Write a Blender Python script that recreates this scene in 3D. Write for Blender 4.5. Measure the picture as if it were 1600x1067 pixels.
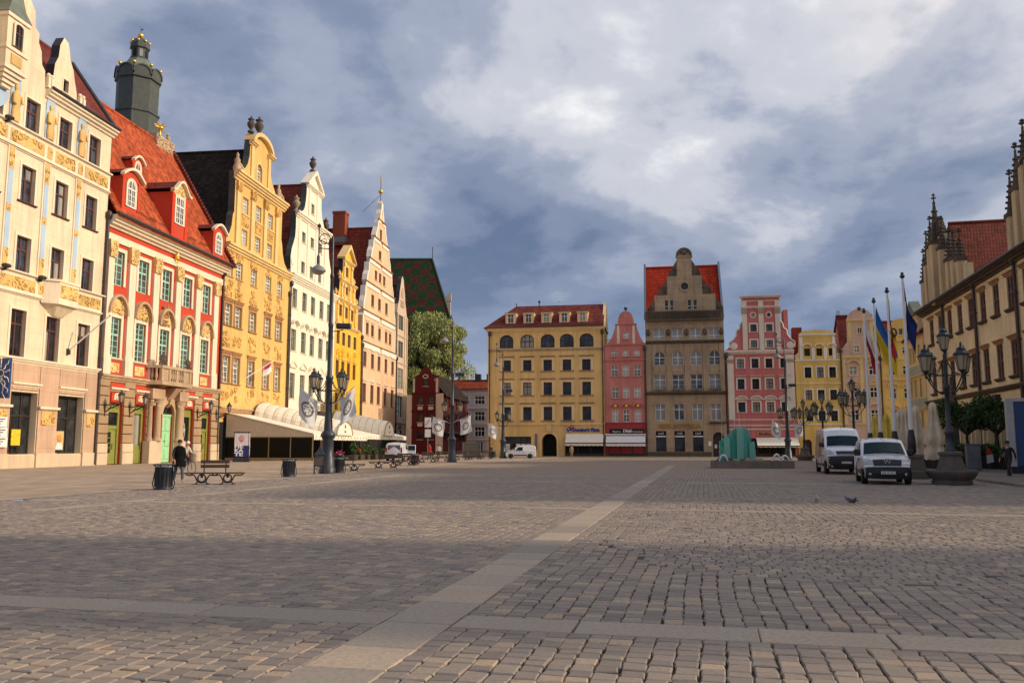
import bpy, math, random
from mathutils import Vector, Matrix
from mathutils.geometry import delaunay_2d_cdt
for _o in list(bpy.data.objects): bpy.data.objects.remove(_o)
rad = math.radians
rnd = random.Random(11)
scene = bpy.context.scene
COL = scene.collection

# ---------------------------------------------------------------- camera
EYE = 1.55
PITCH = 6.949
cam_d = bpy.data.cameras.new('camera'); cam = bpy.data.objects.new('camera', cam_d); COL.objects.link(cam)
cam_d.sensor_width = 36; cam_d.lens = 30; cam_d.clip_start = 0.1; cam_d.clip_end = 6000
cam.location = (0, 0, EYE); cam.rotation_euler = (rad(90 + PITCH), 0, 0)
scene.camera = cam

# ---------------------------------------------------------------- sun, sky, exposure
SUN_EL, SUN_AZ = 24.0, -7.0          # azimuth counted from +X towards +Y
sun_d = bpy.data.lights.new('sun', 'SUN'); sun = bpy.data.objects.new('sun', sun_d); COL.objects.link(sun)
sun_d.energy = 3.45; sun_d.angle = rad(2.2); sun_d.color = (1.0, 0.79, 0.55)
_ds = Vector((math.cos(rad(SUN_EL)) * math.cos(rad(SUN_AZ)), math.cos(rad(SUN_EL)) * math.sin(rad(SUN_AZ)), math.sin(rad(SUN_EL))))
sun.rotation_euler = _ds.to_track_quat('Z', 'Y').to_euler(); sun.location = (60, -10, 60)
scene.view_settings.view_transform = 'Standard'; scene.view_settings.look = 'None'
scene.view_settings.exposure = 0.08; scene.view_settings.gamma = 1.0

_F = 30 / 36 * 1600.0
_c, _s = math.cos(rad(PITCH)), math.sin(rad(PITCH))
def ray(x, y):
    u = (x - 800) / _F; v = (533.5 - y) / _F
    return (u, _c - v * _s, _s + v * _c)
def world():
    w = bpy.data.worlds.new('World'); scene.world = w; w.use_nodes = True
    nt = w.node_tree; N = nt.nodes; K = nt.links
    for n in list(N): N.remove(n)
    def nd(t, **kw):
        n = N.new(t)
        for k, v in kw.items(): setattr(n, k, v)
        return n
    def mth(op, a, b=None, clamp=False):
        n = nd('ShaderNodeMath', operation=op); n.use_clamp = clamp
        for i, v in enumerate((a, b)):
            if v is None: continue
            if isinstance(v, (int, float)): n.inputs[i].default_value = v
            else: K.new(v, n.inputs[i])
        return n.outputs[0]
    def ramp(fac, stops):
        n = nd('ShaderNodeValToRGB'); K.new(fac, n.inputs[0]); e = n.color_ramp.elements
        while len(e) < len(stops): e.new(0.5)
        for i, (p, c) in enumerate(stops): e[i].position = p; e[i].color = (c[0], c[1], c[2], 1)
        n.color_ramp.interpolation = 'EASE'
        return n.outputs[0]
    def mix(f, a, b):
        n = nd('ShaderNodeMix', data_type='RGBA')
        for s, v in ((n.inputs['Factor'], f), (n.inputs[6], a), (n.inputs[7], b)):
            if isinstance(v, (int, float)): s.default_value = v
            elif isinstance(v, tuple): s.default_value = (*v, 1)
            else: K.new(v, s)
        return n.outputs[2]
    sky = nd('ShaderNodeTexSky', sky_type='NISHITA'); sky.sun_disc = False
    sky.sun_elevation = rad(SUN_EL); sky.sun_rotation = rad(90 - SUN_AZ)
    sk = nd('ShaderNodeVectorMath', operation='SCALE'); K.new(sky.outputs[0], sk.inputs[0]); sk.inputs[3].default_value = 0.075
    tc = nd('ShaderNodeTexCoord'); sp = nd('ShaderNodeSeparateXYZ'); K.new(tc.outputs['Generated'], sp.inputs[0])
    zc = mth('MAXIMUM', mth('ADD', sp.outputs[2], 0.30), 0.05)
    cx = nd('ShaderNodeCombineXYZ'); K.new(mth('DIVIDE', sp.outputs[0], zc), cx.inputs[0]); K.new(mth('DIVIDE', sp.outputs[1], zc), cx.inputs[1])
    def noise(scale, det, rough, dist, off):
        m = nd('ShaderNodeMapping'); K.new(cx.outputs[0], m.inputs[0]); m.inputs['Location'].default_value = off
        m.inputs['Rotation'].default_value = (0, 0, rad(20)); m.inputs['Scale'].default_value = (1.0, 0.95, 1)
        n = nd('ShaderNodeTexNoise'); K.new(m.outputs[0], n.inputs['Vector']); n.inputs['Scale'].default_value = scale
        n.inputs['Detail'].default_value = det; n.inputs['Roughness'].default_value = rough; n.inputs['Distortion'].default_value = dist
        return n.outputs[0]
    big = noise(1.0, 3, 0.45, 0.3, (3.2, 6.4, 0)); mid = noise(2.5, 9, 0.55, 0.18, (3.37, 2.61, 0)); fine = noise(8.0, 7, 0.6, 0.15, (0.3, 7.7, 0))
    body = mth('ADD', mth('MULTIPLY', big, 0.38), mth('MULTIPLY', mid, 0.62))
    body = mth('ADD', body, mth('MULTIPLY', mth('SUBTRACT', fine, 0.5), 0.11))
    def blob(px, py, half, amp):
        d = Vector(ray(px, py)).normalized(); vm = nd('ShaderNodeVectorMath', operation='DOT_PRODUCT'); K.new(tc.outputs['Generated'], vm.inputs[0]); vm.inputs[1].default_value = d
        mr = nd('ShaderNodeMapRange', interpolation_type='SMOOTHSTEP'); K.new(vm.outputs['Value'], mr.inputs[0]); mr.inputs[1].default_value = math.cos(rad(half)); mr.inputs[2].default_value = 1.0; mr.inputs[4].default_value = amp
        return mr.outputs[0]
    for q in ((1130, 80, 16, .085), (740, 50, 7, .055), (880, 300, 8, .01), (1400, 330, 15, -.05), (520, 240, 16, -.035), (120, 30, 14, .03), (830, 430, 9, -.03)): body = mth('ADD', body, blob(*q))
    cloud = ramp(body, [(0.38, (0.115, 0.16, 0.265)), (0.465, (0.195, 0.24, 0.35)), (0.54, (0.30, 0.34, 0.44)), (0.615, (0.49, 0.51, 0.575)), (0.72, (0.78, 0.78, 0.79))])
    hole = ramp(mth('ADD', mth('MULTIPLY', mid, 0.6), mth('MULTIPLY', fine, 0.4)), [(0.34, (1, 1, 1)), (0.44, (0, 0, 0))])
    col = mix(mth('MULTIPLY', hole, 0.2), cloud, sk.outputs[0])
    # clouds on the sun's side of the sky are lit warm and brighter
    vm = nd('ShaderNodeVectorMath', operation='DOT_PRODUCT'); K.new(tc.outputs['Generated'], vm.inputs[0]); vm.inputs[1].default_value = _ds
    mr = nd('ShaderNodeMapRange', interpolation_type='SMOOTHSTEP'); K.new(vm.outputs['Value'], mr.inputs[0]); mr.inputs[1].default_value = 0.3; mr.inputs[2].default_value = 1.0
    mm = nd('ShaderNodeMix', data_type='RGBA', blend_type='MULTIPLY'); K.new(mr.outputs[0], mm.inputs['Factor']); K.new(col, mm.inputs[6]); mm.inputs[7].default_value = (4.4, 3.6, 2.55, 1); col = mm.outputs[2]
    # thin haze of the low sky
    lowf = ramp(sp.outputs[2], [(0.0, (1, 1, 1)), (0.26, (0, 0, 0))])
    col = mix(mth('MULTIPLY', lowf, 0.55), col, (0.27, 0.34, 0.465))
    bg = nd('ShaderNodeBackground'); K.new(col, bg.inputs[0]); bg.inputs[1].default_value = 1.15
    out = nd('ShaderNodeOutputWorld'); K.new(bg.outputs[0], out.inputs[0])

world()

# ---------------------------------------------------------------- geometry of the place (planes of the facades)
def gnd(x, y, z=0.0):
    r = ray(x, y); t = (z - EYE) / r[2]
    return (r[0] * t, r[1] * t, z)
def at_depth(x, y, Y):
    r = ray(x, y); t = Y / r[1]
    return Vector((r[0] * t, Y, EYE + r[2] * t))
class Plane:
    "vertical facade plane through ground point A, running along unit vector d (to the viewer's right); n points into the house"
    def __init__(q, A, d):
        l = math.hypot(*d); q.A = A; q.d = (d[0] / l, d[1] / l); q.n = (-q.d[1], q.d[0])
        q.rz = math.atan2(q.d[1], q.d[0])
    def uv(q, x, y, off=0.0):
        r = ray(x, y); B = (q.A[0] + q.n[0] * off, q.A[1] + q.n[1] * off)
        k = (B[0] * q.n[0] + B[1] * q.n[1]) / (r[0] * q.n[0] + r[1] * q.n[1])
        return ((r[0] * k - q.A[0]) * q.d[0] + (r[1] * k - q.A[1]) * q.d[1], EYE + r[2] * k)
    def sec(q, x, y, t):
        r = ray(x, y); B = (q.A[0] + t * q.d[0], q.A[1] + t * q.d[1])
        k = (B[0] * q.d[0] + B[1] * q.d[1]) / (r[0] * q.d[0] + r[1] * q.d[1])
        return ((r[0] * k - B[0]) * q.n[0] + (r[1] * k - B[1]) * q.n[1], EYE + r[2] * k)
    def p(q, t, y=0.0, z=0.0):
        return Vector((q.A[0] + q.d[0] * t + q.n[0] * y, q.A[1] + q.d[1] * t + q.n[1] * y, z))
PL = Plane(gnd(144, 727)[:2], (0.12193, 0.99254))          # the row of houses on the left
PF = Plane(gnd(762, 713.5)[:2], (0.98550, -0.16970))       # the row that closes the square
PR = Plane((40.0, 83.0), (-0.2241, -0.9746))               # town hall side, runs back towards the camera

# ---------------------------------------------------------------- objects
def link(o, parent=None):
    COL.objects.link(o)
    if parent is not None: o.parent = parent
    return o
def tag(o, label=None, cat=None, group=None, kind=None):
    if label: o['label'] = label
    if cat: o['category'] = cat
    if group: o['group'] = group
    if kind: o['kind'] = kind
    return o
def empty(name, loc=(0, 0, 0), rz=0.0, label=None, cat=None, group=None, parent=None):
    o = bpy.data.objects.new(name, None); o.empty_display_size = 0.3
    o.location = loc; o.rotation_euler = (0, 0, rz); link(o, parent)
    return tag(o, label, cat, group)
def copy_tree(o, parent=None):
    c = o.copy(); COL.objects.link(c); c.parent = parent
    for ch in [x for x in bpy.data.objects if x.parent == o]: copy_tree(ch, c)
    return c
def inst(name, mesh, parent, loc=(0, 0, 0), rot=(0, 0, 0), scale=(1, 1, 1)):
    o = bpy.data.objects.new(name, mesh); o.location = loc; o.rotation_euler = rot; o.scale = scale
    return link(o, parent)
class MB:
    "mesh builder: collects shapes, builds one mesh"
    def __init__(q): q.v = []; q.f = []; q.m = []; q.s = []
    def face(q, pts, m=0, s=False):
        b = len(q.v); q.v += [tuple(p) for p in pts]; q.f.append(tuple(range(b, b + len(pts)))); q.m.append(m); q.s.append(s)
    def idx(q, vs, fs, m=0, s=False):
        b = len(q.v); q.v += [tuple(p) for p in vs]
        for f in fs: q.f.append(tuple(i + b for i in f)); q.m.append(m); q.s.append(s)
        return q
    def box(q, x0, x1, y0, y1, z0, z1, m=0):
        return q.idx([(x0, y0, z0), (x1, y0, z0), (x1, y1, z0), (x0, y1, z0), (x0, y0, z1), (x1, y0, z1), (x1, y1, z1), (x0, y1, z1)],
              [(0, 3, 2, 1), (4, 5, 6, 7), (0, 1, 5, 4), (1, 2, 6, 5), (2, 3, 7, 6), (3, 0, 4, 7)], m)
    def rbox(q, x0, x1, y0, y1, z0, z1, r=0.03, m=0):
        "box with chamfered edges"
        cx, cy, cz = (x0 + x1) / 2, (y0 + y1) / 2, (z0 + z1) / 2
        hx, hy, hz = (x1 - x0) / 2, (y1 - y0) / 2, (z1 - z0) / 2
        r = min(r, hx * .9, hy * .9, hz * .9)
        V = []; F = []
        ring = [(-hx + r, -hy), (hx - r, -hy), (hx, -hy + r), (hx, hy - r), (hx - r, hy), (-hx + r, hy), (-hx, hy - r), (-hx, -hy + r)]
        k = max(0, 1 - r / min(hx, hy)) if min(hx, hy) > 0 else 1
        sh = lambda t: [(x - math.copysign(min(r, abs(x)), x) if abs(abs(x) - hx) < 1e-6 else x, y - math.copysign(min(r, abs(y)), y) if abs(abs(y) - hy) < 1e-6 else y, t) for x, y in ring]
        rows = [sh(-hz), [(x, y, -hz + r) for x, y in ring], [(x, y, hz - r) for x, y in ring], sh(hz)]
        for row in rows: V += [(cx + a, cy + b, cz + c) for a, b, c in row]
        for i in range(3):
            for j in range(8): F.append((i * 8 + j, i * 8 + (j + 1) % 8, (i + 1) * 8 + (j + 1) % 8, (i + 1) * 8 + j))
        F.append(tuple(range(7, -1, -1))); F.append(tuple(range(24, 32)))
        return q.idx(V, F, m)
    def prism(q, out, y0, y1, m=0, m2=None):
        "polygon in (x, z), extruded from y0 (front) to y1"
        n = len(out)
        area = sum(out[i][0] * out[(i + 1) % n][1] - out[(i + 1) % n][0] * out[i][1] for i in range(n))
        if area < 0: out = out[::-1]
        q.face([(x, y0, z) for x, z in out], m); q.face([(x, y1, z) for x, z in reversed(out)], m)
        for i in range(n):
            a, b = out[i], out[(i + 1) % n]
            q.face([(b[0], y0, b[1]), (a[0], y0, a[1]), (a[0], y1, a[1]), (b[0], y1, b[1])], m if m2 is None else m2)
        return q
    def prof(q, x0, x1, pts, m=0):
        "profile in (y, z), extruded along x"
        n = len(pts)
        area = sum(pts[i][0] * pts[(i + 1) % n][1] - pts[(i + 1) % n][0] * pts[i][1] for i in range(n))
        if area < 0: pts = pts[::-1]
        q.face([(x1, y, z) for y, z in pts], m); q.face([(x0, y, z) for y, z in reversed(pts)], m)
        for i in range(n):
            a, b = pts[i], pts[(i + 1) % n]
            q.face([(x0, a[0], a[1]), (x0, b[0], b[1]), (x1, b[0], b[1]), (x1, a[0], a[1])], m)
        return q
    def tube(q, pts, r, n=8, m=0, caps=True, s=True):
        pts = [Vector(p) for p in pts]; rs = r if isinstance(r, (list, tuple)) else [r] * len(pts)
        V = []; up = Vector((0, 0, 1)); prev = None
        for i, p in enumerate(pts):
            t = (pts[min(i + 1, len(pts) - 1)] - pts[max(i - 1, 0)]).normalized()
            a = prev if prev is not None else (up.cross(t) if abs(t.z) < 0.95 else Vector((1, 0, 0)))
            a = (a - t * a.dot(t)).normalized(); prev = a; b = t.cross(a)
            V += [p + (a * math.cos(2 * math.pi * k / n) + b * math.sin(2 * math.pi * k / n)) * rs[i] for k in range(n)]
        F = [(i * n + k, i * n + (k + 1) % n, (i + 1) * n + (k + 1) % n, (i + 1) * n + k) for i in range(len(pts) - 1) for k in range(n)]
        q.idx(V, F, m, s)
        if caps:
            q.face([V[k] for k in range(n - 1, -1, -1)], m); q.face(V[-n:], m)
        return q
    def lathe(q, prof, c=(0, 0, 0), n=12, m=0, s=True, rot=0.0, sx=1, sy=1):
        V = []; 
        for r, z in prof: V += [(c[0] + sx * r * math.cos(2 * math.pi * k / n + rot), c[1] + sy * r * math.sin(2 * math.pi * k / n + rot), c[2] + z) for k in range(n)]
        F = [(i * n + k, i * n + (k + 1) % n, (i + 1) * n + (k + 1) % n, (i + 1) * n + k) for i in range(len(prof) - 1) for k in range(n)]
        q.idx(V, F, m, s)
        if prof[0][0] > 1e-4: q.face([V[k] for k in range(n - 1, -1, -1)], m)
        if prof[-1][0] > 1e-4: q.face(V[-n:], m)
        return q
    def ball(q, c, r, n=10, m=0, sz=1.0):
        return q.lathe([(max(1e-5, r * math.sin(math.pi * i / 6)), -r * sz * math.cos(math.pi * i / 6)) for i in range(7)], c, n, m)
    def build(q, name, mats, parent=None, loc=(0, 0, 0), rot=(0, 0, 0)):
        return inst(name, q.mesh(name, mats), parent, loc, rot)
    def mesh(q, name, mats):
        me = bpy.data.meshes.new(name); me.from_pydata(q.v, [], q.f)
        if not isinstance(mats, (list, tuple)): mats = [mats]
        for mt in mats: me.materials.append(mt)
        me.polygons.foreach_set('material_index', q.m); me.polygons.foreach_set('use_smooth', q.s)
        me.update(); return me
def arc_pts(cx, cz, rx, rz, a0, a1, n):
    return [(cx + rx * math.cos(rad(a0 + (a1 - a0) * i / n)), cz + rz * math.sin(rad(a0 + (a1 - a0) * i / n))) for i in range(n + 1)]
def text_mesh(txt, size, mat, depth=0.02, bold=0.0, shear=0.0):
    cu = bpy.data.curves.new('lettering', 'FONT'); cu.body = txt; cu.size = size; cu.extrude = depth; cu.offset = bold; cu.shear = shear
    cu.align_x = 'CENTER'; cu.align_y = 'CENTER'; cu.resolution_u = 3
    o = bpy.data.objects.new('lettering', cu); COL.objects.link(o)
    me = bpy.data.meshes.new_from_object(o.evaluated_get(bpy.context.evaluated_depsgraph_get()))
    bpy.data.objects.remove(o); me.materials.clear(); me.materials.append(mat)
    return me
def letter(txt, size, mat, parent, loc, w=None, rz=0.0, name='lettering', depth=0.02, bold=0.0, shear=0.0):
    "flat lettering standing on a vertical face, reading along +x, facing -y"
    me = text_mesh(txt, size, mat, depth, bold, shear)
    sx = 1.0
    if w:
        xs = [v.co.x for v in me.vertices]; sx = w / max(1e-3, max(xs) - min(xs))
    return inst(name, me, parent, loc, (rad(90), 0, rz), (sx, 1, 1))

# ---------------------------------------------------------------- materials
MT = {}
def nodes(name):
    m = bpy.data.materials.new(name); m.use_nodes = True; MT[name] = m
    nt = m.node_tree; return m, nt.nodes, nt.links, nt.nodes['Principled BSDF']
def _mapped(N, K, scale, world=True):
    g = N.new('ShaderNodeNewGeometry') if world else N.new('ShaderNodeTexCoord')
    mp = N.new('ShaderNodeMapping'); K.new(g.outputs['Position' if world else 'Object'], mp.inputs[0]); mp.inputs['Scale'].default_value = scale
    return mp.outputs[0]
def _noise(N, K, vec, scale, det=4, rough=0.55):
    n = N.new('ShaderNodeTexNoise'); K.new(vec, n.inputs['Vector']); n.inputs['Scale'].default_value = scale
    n.inputs['Detail'].default_value = det; n.inputs['Roughness'].default_value = rough; return n.outputs[0]
def _map(N, K, v, a, b, c, d):
    n = N.new('ShaderNodeMapRange'); K.new(v, n.inputs[0])
    for i, x in enumerate((a, b, c, d)): n.inputs[i + 1].default_value = x
    return n.outputs[0]
def _mul(N, K, a, b, op='MULTIPLY'):
    n = N.new('ShaderNodeMath'); n.operation = op
    for i, v in enumerate((a, b)):
        if isinstance(v, (int, float)): n.inputs[i].default_value = v
        else: K.new(v, n.inputs[i])
    return n.outputs[0]
def _mixc(N, K, f, a, b, mode='MIX'):
    n = N.new('ShaderNodeMix'); n.data_type = 'RGBA'; n.blend_type = mode
    for s, v in ((n.inputs['Factor'], f), (n.inputs[6], a), (n.inputs[7], b)):
        if isinstance(v, (int, float)): s.default_value = v
        elif isinstance(v, tuple): s.default_value = (*v[:3], 1)
        else: K.new(v, s)
    return n.outputs[2]
def _bump(N, K, h, b, strength, dist=0.02):
    n = N.new('ShaderNodeBump'); n.inputs['Strength'].default_value = strength; n.inputs['Distance'].default_value = dist
    K.new(h, n.inputs['Height']); K.new(n.outputs[0], b.inputs['Normal'])
def scale_c(c, k): return tuple(min(1, x * k) for x in c)
def stucco(name, c, var=0.15, rough=0.9, dirt=0.35, bump=0.4, spec=0.2, ashlar=None):
    "lime render or stone with blotches, rain streaks and fine grain; ashlar = (course height, block length)"
    m, N, K, b = nodes(name)
    p = _mapped(N, K, (1, 1, 1)); st = _mapped(N, K, (2.2, 2.2, 0.16))
    n1 = _noise(N, K, p, 0.35, 5); n2 = _noise(N, K, p, 7, 4); n3 = _noise(N, K, st, 1.0, 5, 0.65)
    col = _mixc(N, K, _map(N, K, n1, 0.3, 0.7, 0, 1), scale_c(c, 1 - var), scale_c(c, 1 + var * 0.6))
    col = _mixc(N, K, _map(N, K, n2, 0.35, 0.75, 0, 0.35), col, scale_c(c, 1 - var * 1.6))
    g = sum(c) / 3
    col = _mixc(N, K, _map(N, K, n3, 0.47, 0.76, 0, min(.75, dirt * 1.35)), col, (c[0] * .35 + g * .12, c[1] * .35 + g * .11, c[2] * .35 + g * .10))
    h = _mul(N, K, n2, 0.25)
    if ashlar:
        tcn = N.new('ShaderNodeTexCoord'); sep = N.new('ShaderNodeSeparateXYZ'); K.new(tcn.outputs['Object'], sep.inputs[0])
        cmb = N.new('ShaderNodeCombineXYZ'); K.new(_mul(N, K, sep.outputs[0], sep.outputs[1], 'ADD'), cmb.inputs[0]); K.new(sep.outputs[2], cmb.inputs[1])
        br = N.new('ShaderNodeTexBrick'); K.new(cmb.outputs[0], br.inputs['Vector'])
        br.inputs['Scale'].default_value = 1.0; br.inputs['Brick Width'].default_value = ashlar[1]; br.inputs['Row Height'].default_value = ashlar[0]
        br.inputs['Mortar Size'].default_value = 0.018; br.inputs['Mortar Smooth'].default_value = 0.3
        br.inputs['Color1'].default_value = (0.84, 0.84, 0.84, 1); br.inputs['Color2'].default_value = (1.06, 1.04, 1.0, 1); br.inputs['Mortar'].default_value = (0.62, 0.58, 0.52, 1)
        col = _mixc(N, K, ashlar[2] if len(ashlar) > 2 else 0.7, col, br.outputs[0], 'MULTIPLY')
        h = _mul(N, K, h, _mul(N, K, br.outputs[1], -1.2), 'ADD')
    K.new(col, b.inputs['Base Color']); b.inputs['Roughness'].default_value = rough; b.inputs['Specular IOR Level'].default_value = spec
    _bump(N, K, h, b, bump, 0.03); return m
def plain(name, c, rough=0.5, metal=0.0, var=0.08, spec=0.5, scale=3.0, bump=0.0, coat=0.0):
    m, N, K, b = nodes(name)
    n1 = _noise(N, K, _mapped(N, K, (1, 1, 1)), scale, 4)
    K.new(_mixc(N, K, _map(N, K, n1, 0.3, 0.7, 0, 1), scale_c(c, 1 - var), scale_c(c, 1 + var)), b.inputs['Base Color'])
    K.new(_map(N, K, n1, 0.3, 0.7, max(0.02, rough - 0.08), min(1, rough + 0.08)), b.inputs['Roughness'])
    b.inputs['Metallic'].default_value = metal; b.inputs['Specular IOR Level'].default_value = spec; b.inputs['Coat Weight'].default_value = coat
    if bump: _bump(N, K, _noise(N, K, _mapped(N, K, (1, 1, 1)), 25, 3), b, bump, 0.01)
    return m
def glass_pane(name, c, curtain=0.0, cc=(0.55, 0.53, 0.48), rough=0.04):
    "window pane seen from the street: dark room or a pale curtain behind a reflecting surface"
    m, N, K, b = nodes(name)
    oi = N.new('ShaderNodeObjectInfo'); p = _mapped(N, K, (1, 1, 1)); n1 = _noise(N, K, p, 0.9, 3)
    f = _map(N, K, oi.outputs['Random'], 0.0, 1.0, 0, 1)
    th = N.new('ShaderNodeMath'); th.operation = 'LESS_THAN'; K.new(f, th.inputs[0]); th.inputs[1].default_value = curtain
    folds = N.new('ShaderNodeTexWave'); K.new(p, folds.inputs['Vector']); folds.inputs['Scale'].default_value = 3.0; folds.inputs['Distortion'].default_value = 2.0
    cur = _mixc(N, K, _map(N, K, folds.outputs[1], 0, 1, 0.2, 0.8), scale_c(cc, 0.45), cc)
    dark = _mixc(N, K, _map(N, K, n1, 0.35, 0.7, 0, 1), scale_c(c, 0.4), scale_c(c, 1.8))
    K.new(_mixc(N, K, th.outputs[0], dark, cur), b.inputs['Base Color'])
    b.inputs['Roughness'].default_value = rough; b.inputs['Specular IOR Level'].default_value = 0.36
    _bump(N, K, _noise(N, K, p, 1.6, 2), b, 0.05, 0.05); return m
def tiles(name, c, course=0.32, var=0.3, dark=0.45, moss=0.0, chk=None, colw=0.34):
    "roof tiles: courses step down the slope, single tiles differ in tone"
    m, N, K, b = nodes(name)
    g = N.new('ShaderNodeTexCoord'); sep = N.new('ShaderNodeSeparateXYZ'); K.new(g.outputs['Object'], sep.inputs[0])
    z, x, y = sep.outputs[2], sep.outputs[0], sep.outputs[1]
    fz = _mul(N, K, z, 1.0 / course); frac = _mul(N, K, fz, 1.0, 'FRACT'); row = _mul(N, K, fz, 0.0, 'FLOOR')
    nsep = N.new('ShaderNodeSeparateXYZ'); K.new(g.outputs['Normal'], nsep.inputs[0])
    isx = _mul(N, K, _mul(N, K, nsep.outputs[0], 0.0, 'ABSOLUTE'), _mul(N, K, nsep.outputs[1], 0.0, 'ABSOLUTE'), 'GREATER_THAN')
    along = _mul(N, K, _mul(N, K, isx, y), _mul(N, K, _mul(N, K, 1.0, isx, 'SUBTRACT'), x), 'ADD')
    xa = _mul(N, K, along, 1.0 / colw); xo = _mul(N, K, xa, _mul(N, K, row, 0.5), 'ADD'); cellx = _mul(N, K, xo, 0.0, 'FLOOR')
    cb = N.new('ShaderNodeCombineXYZ'); K.new(cellx, cb.inputs[0]); K.new(row, cb.inputs[1])
    wn = N.new('ShaderNodeTexWhiteNoise'); wn.noise_dimensions = '2D'; K.new(cb.outputs[0], wn.inputs['Vector'])
    n1 = _noise(N, K, _mapped(N, K, (1, 1, 1)), 0.5, 5)
    col = _mixc(N, K, wn.outputs[0], scale_c(c, 1 - var), scale_c(c, 1 + var))
    if chk:
        ch = N.new('ShaderNodeTexChecker'); cv = N.new('ShaderNodeCombineXYZ'); K.new(along, cv.inputs[0]); K.new(z, cv.inputs[1]); K.new(cv.outputs[0], ch.inputs[0])
        ch.inputs['Scale'].default_value = 1.0 / chk[1]
        col = _mixc(N, K, ch.outputs[1], _mixc(N, K, wn.outputs[0], scale_c(chk[0], 1 - var), scale_c(chk[0], 1 + var)), col)
    col = _mixc(N, K, _map(N, K, n1, 0.4, 0.7, 0, dark), col, scale_c(c, 0.35))
    gap = _map(N, K, frac, 0.0, 0.16, 0.7, 0.0)
    col = _mixc(N, K, gap, col, scale_c(c, 0.2))
    K.new(col, b.inputs['Base Color']); b.inputs['Roughness'].default_value = 0.85; b.inputs['Specular IOR Level'].default_value = 0.12
    fx = _mul(N, K, xo, 1.0, 'FRACT'); hx = _mul(N, K, fx, 0.5, 'SUBTRACT'); hx = _mul(N, K, hx, hx)
    h = _mul(N, K, _mul(N, K, frac, -1.0), _mul(N, K, hx, -1.6), 'ADD')
    _bump(N, K, h, b, 0.9, 0.05); return m
cream = stucco('cream_render', (0.79, 0.66, 0.47), dirt=0.36, ashlar=(1.05, 2.3, 0.25))
pinkst = stucco('pinkish_stone', (0.58, 0.39, 0.27), dirt=0.3, ashlar=(1.35, 2.6, 0.35))
palest = stucco('pale_plinth_stone', (0.68, 0.53, 0.37), dirt=0.3)
redw = stucco('red_render', (0.56, 0.070, 0.033), var=0.12, dirt=0.15)
trim = stucco('cream_trim', (0.80, 0.68, 0.51), dirt=0.25, var=0.08)
tan = stucco('tan_rustication', (0.42, 0.29, 0.17), dirt=0.25)
sandst = stucco('sandstone', (0.52, 0.37, 0.24), dirt=0.5, var=0.2)
yellow = stucco('ochre_yellow_render', (0.70, 0.46, 0.155), dirt=0.32)
yeltrim = stucco('pale_yellow_trim', (0.78, 0.56, 0.25), dirt=0.25)
orn = stucco('ochre_ornament', (0.68, 0.41, 0.14), var=0.2, dirt=0.35)
brownst = stucco('brown_stone_surround', (0.42, 0.23, 0.11), dirt=0.3)
whiter = stucco('ivory_render', (0.83, 0.75, 0.60), var=0.09, dirt=0.25)
gold = stucco('golden_yellow_render', (0.80, 0.47, 0.05), dirt=0.25)
peach = stucco('peach_render', (0.78, 0.51, 0.31), dirt=0.26)
whitetrim = stucco('white_trim', (0.80, 0.74, 0.64), dirt=0.25, var=0.06)
greyhouse = stucco('grey_beige_render', (0.60, 0.47, 0.34), dirt=0.3)
ochre = stucco('ochre_far_render', (0.76, 0.52, 0.22), dirt=0.42, var=0.14)
ochre_l = stucco('light_ochre_trim', (0.80, 0.60, 0.32), dirt=0.3)
pink = stucco('pink_render', (0.60, 0.225, 0.20), dirt=0.42, var=0.2)
pink2 = stucco('rose_red_render', (0.60, 0.175, 0.17), dirt=0.4, var=0.2)
rosebase = stucco('dark_rose_base', (0.36, 0.055, 0.06), dirt=0.2)
stone = stucco('library_sandstone', (0.43, 0.33, 0.225), var=0.26, dirt=0.55, ashlar=(0.62, 1.5, 0.75))
stone_d = stucco('soot_dark_stone', (0.13, 0.105, 0.08), var=0.3, dirt=0.6)
stone_p = stucco('library_plain_stone', (0.40, 0.30, 0.20), var=0.25, dirt=0.5)
offwhite = stucco('off_white_trim', (0.72, 0.64, 0.53), dirt=0.3)
beige = stucco('dusty_pink_render', (0.62, 0.43, 0.32), dirt=0.3)
sage = stucco('sage_green_render', (0.40, 0.42, 0.29), dirt=0.3)
yelfar = stucco('sunny_yellow_render', (0.78, 0.52, 0.14), dirt=0.4, var=0.18)
townwall = stucco('town_hall_render', (0.86, 0.69, 0.40), dirt=0.34, ashlar=(0.55, 1.5, 0.22))
townst = stucco('town_hall_stone', (0.62, 0.50, 0.30), dirt=0.5)
lilac = stucco('lilac_grey_render', (0.52, 0.48, 0.51), dirt=0.3)
maroon = stucco('maroon_render', (0.095, 0.013, 0.014), dirt=0.3)
palepanel = stucco('pale_quoin_render', (0.50, 0.42, 0.36), dirt=0.3)
goldleaf = stucco('gold_ornament', (0.76, 0.50, 0.18), var=0.3, dirt=0.35, rough=0.55)
skyblue = stucco('pale_blue_panel', (0.42, 0.56, 0.72), dirt=0.1)
rooftile = tiles('orange_red_tiles', (0.42, 0.085, 0.032), 0.34, var=0.38, dark=0.5)
darktile = tiles('black_brown_tiles', (0.026, 0.016, 0.012), 0.42, var=0.5)
redtile = tiles('dark_red_tiles', (0.215, 0.043, 0.024), 0.62, var=0.22, dark=0.35)
browntile = tiles('red_brown_tiles', (0.17, 0.04, 0.032), 0.36, var=0.25)
chktile = tiles('green_red_chequered_tiles', (0.062, 0.017, 0.013), 0.55, var=0.25, dark=0.2, chk=((0.008, 0.038, 0.012), 2.05))
copper = plain('weathered_copper', (0.052, 0.062, 0.055), 0.6, 0.0, var=0.3, scale=1.2)
copper_l = plain('grey_green_copper', (0.13, 0.155, 0.125), 0.65, 0.0, var=0.25, scale=1.5)
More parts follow.
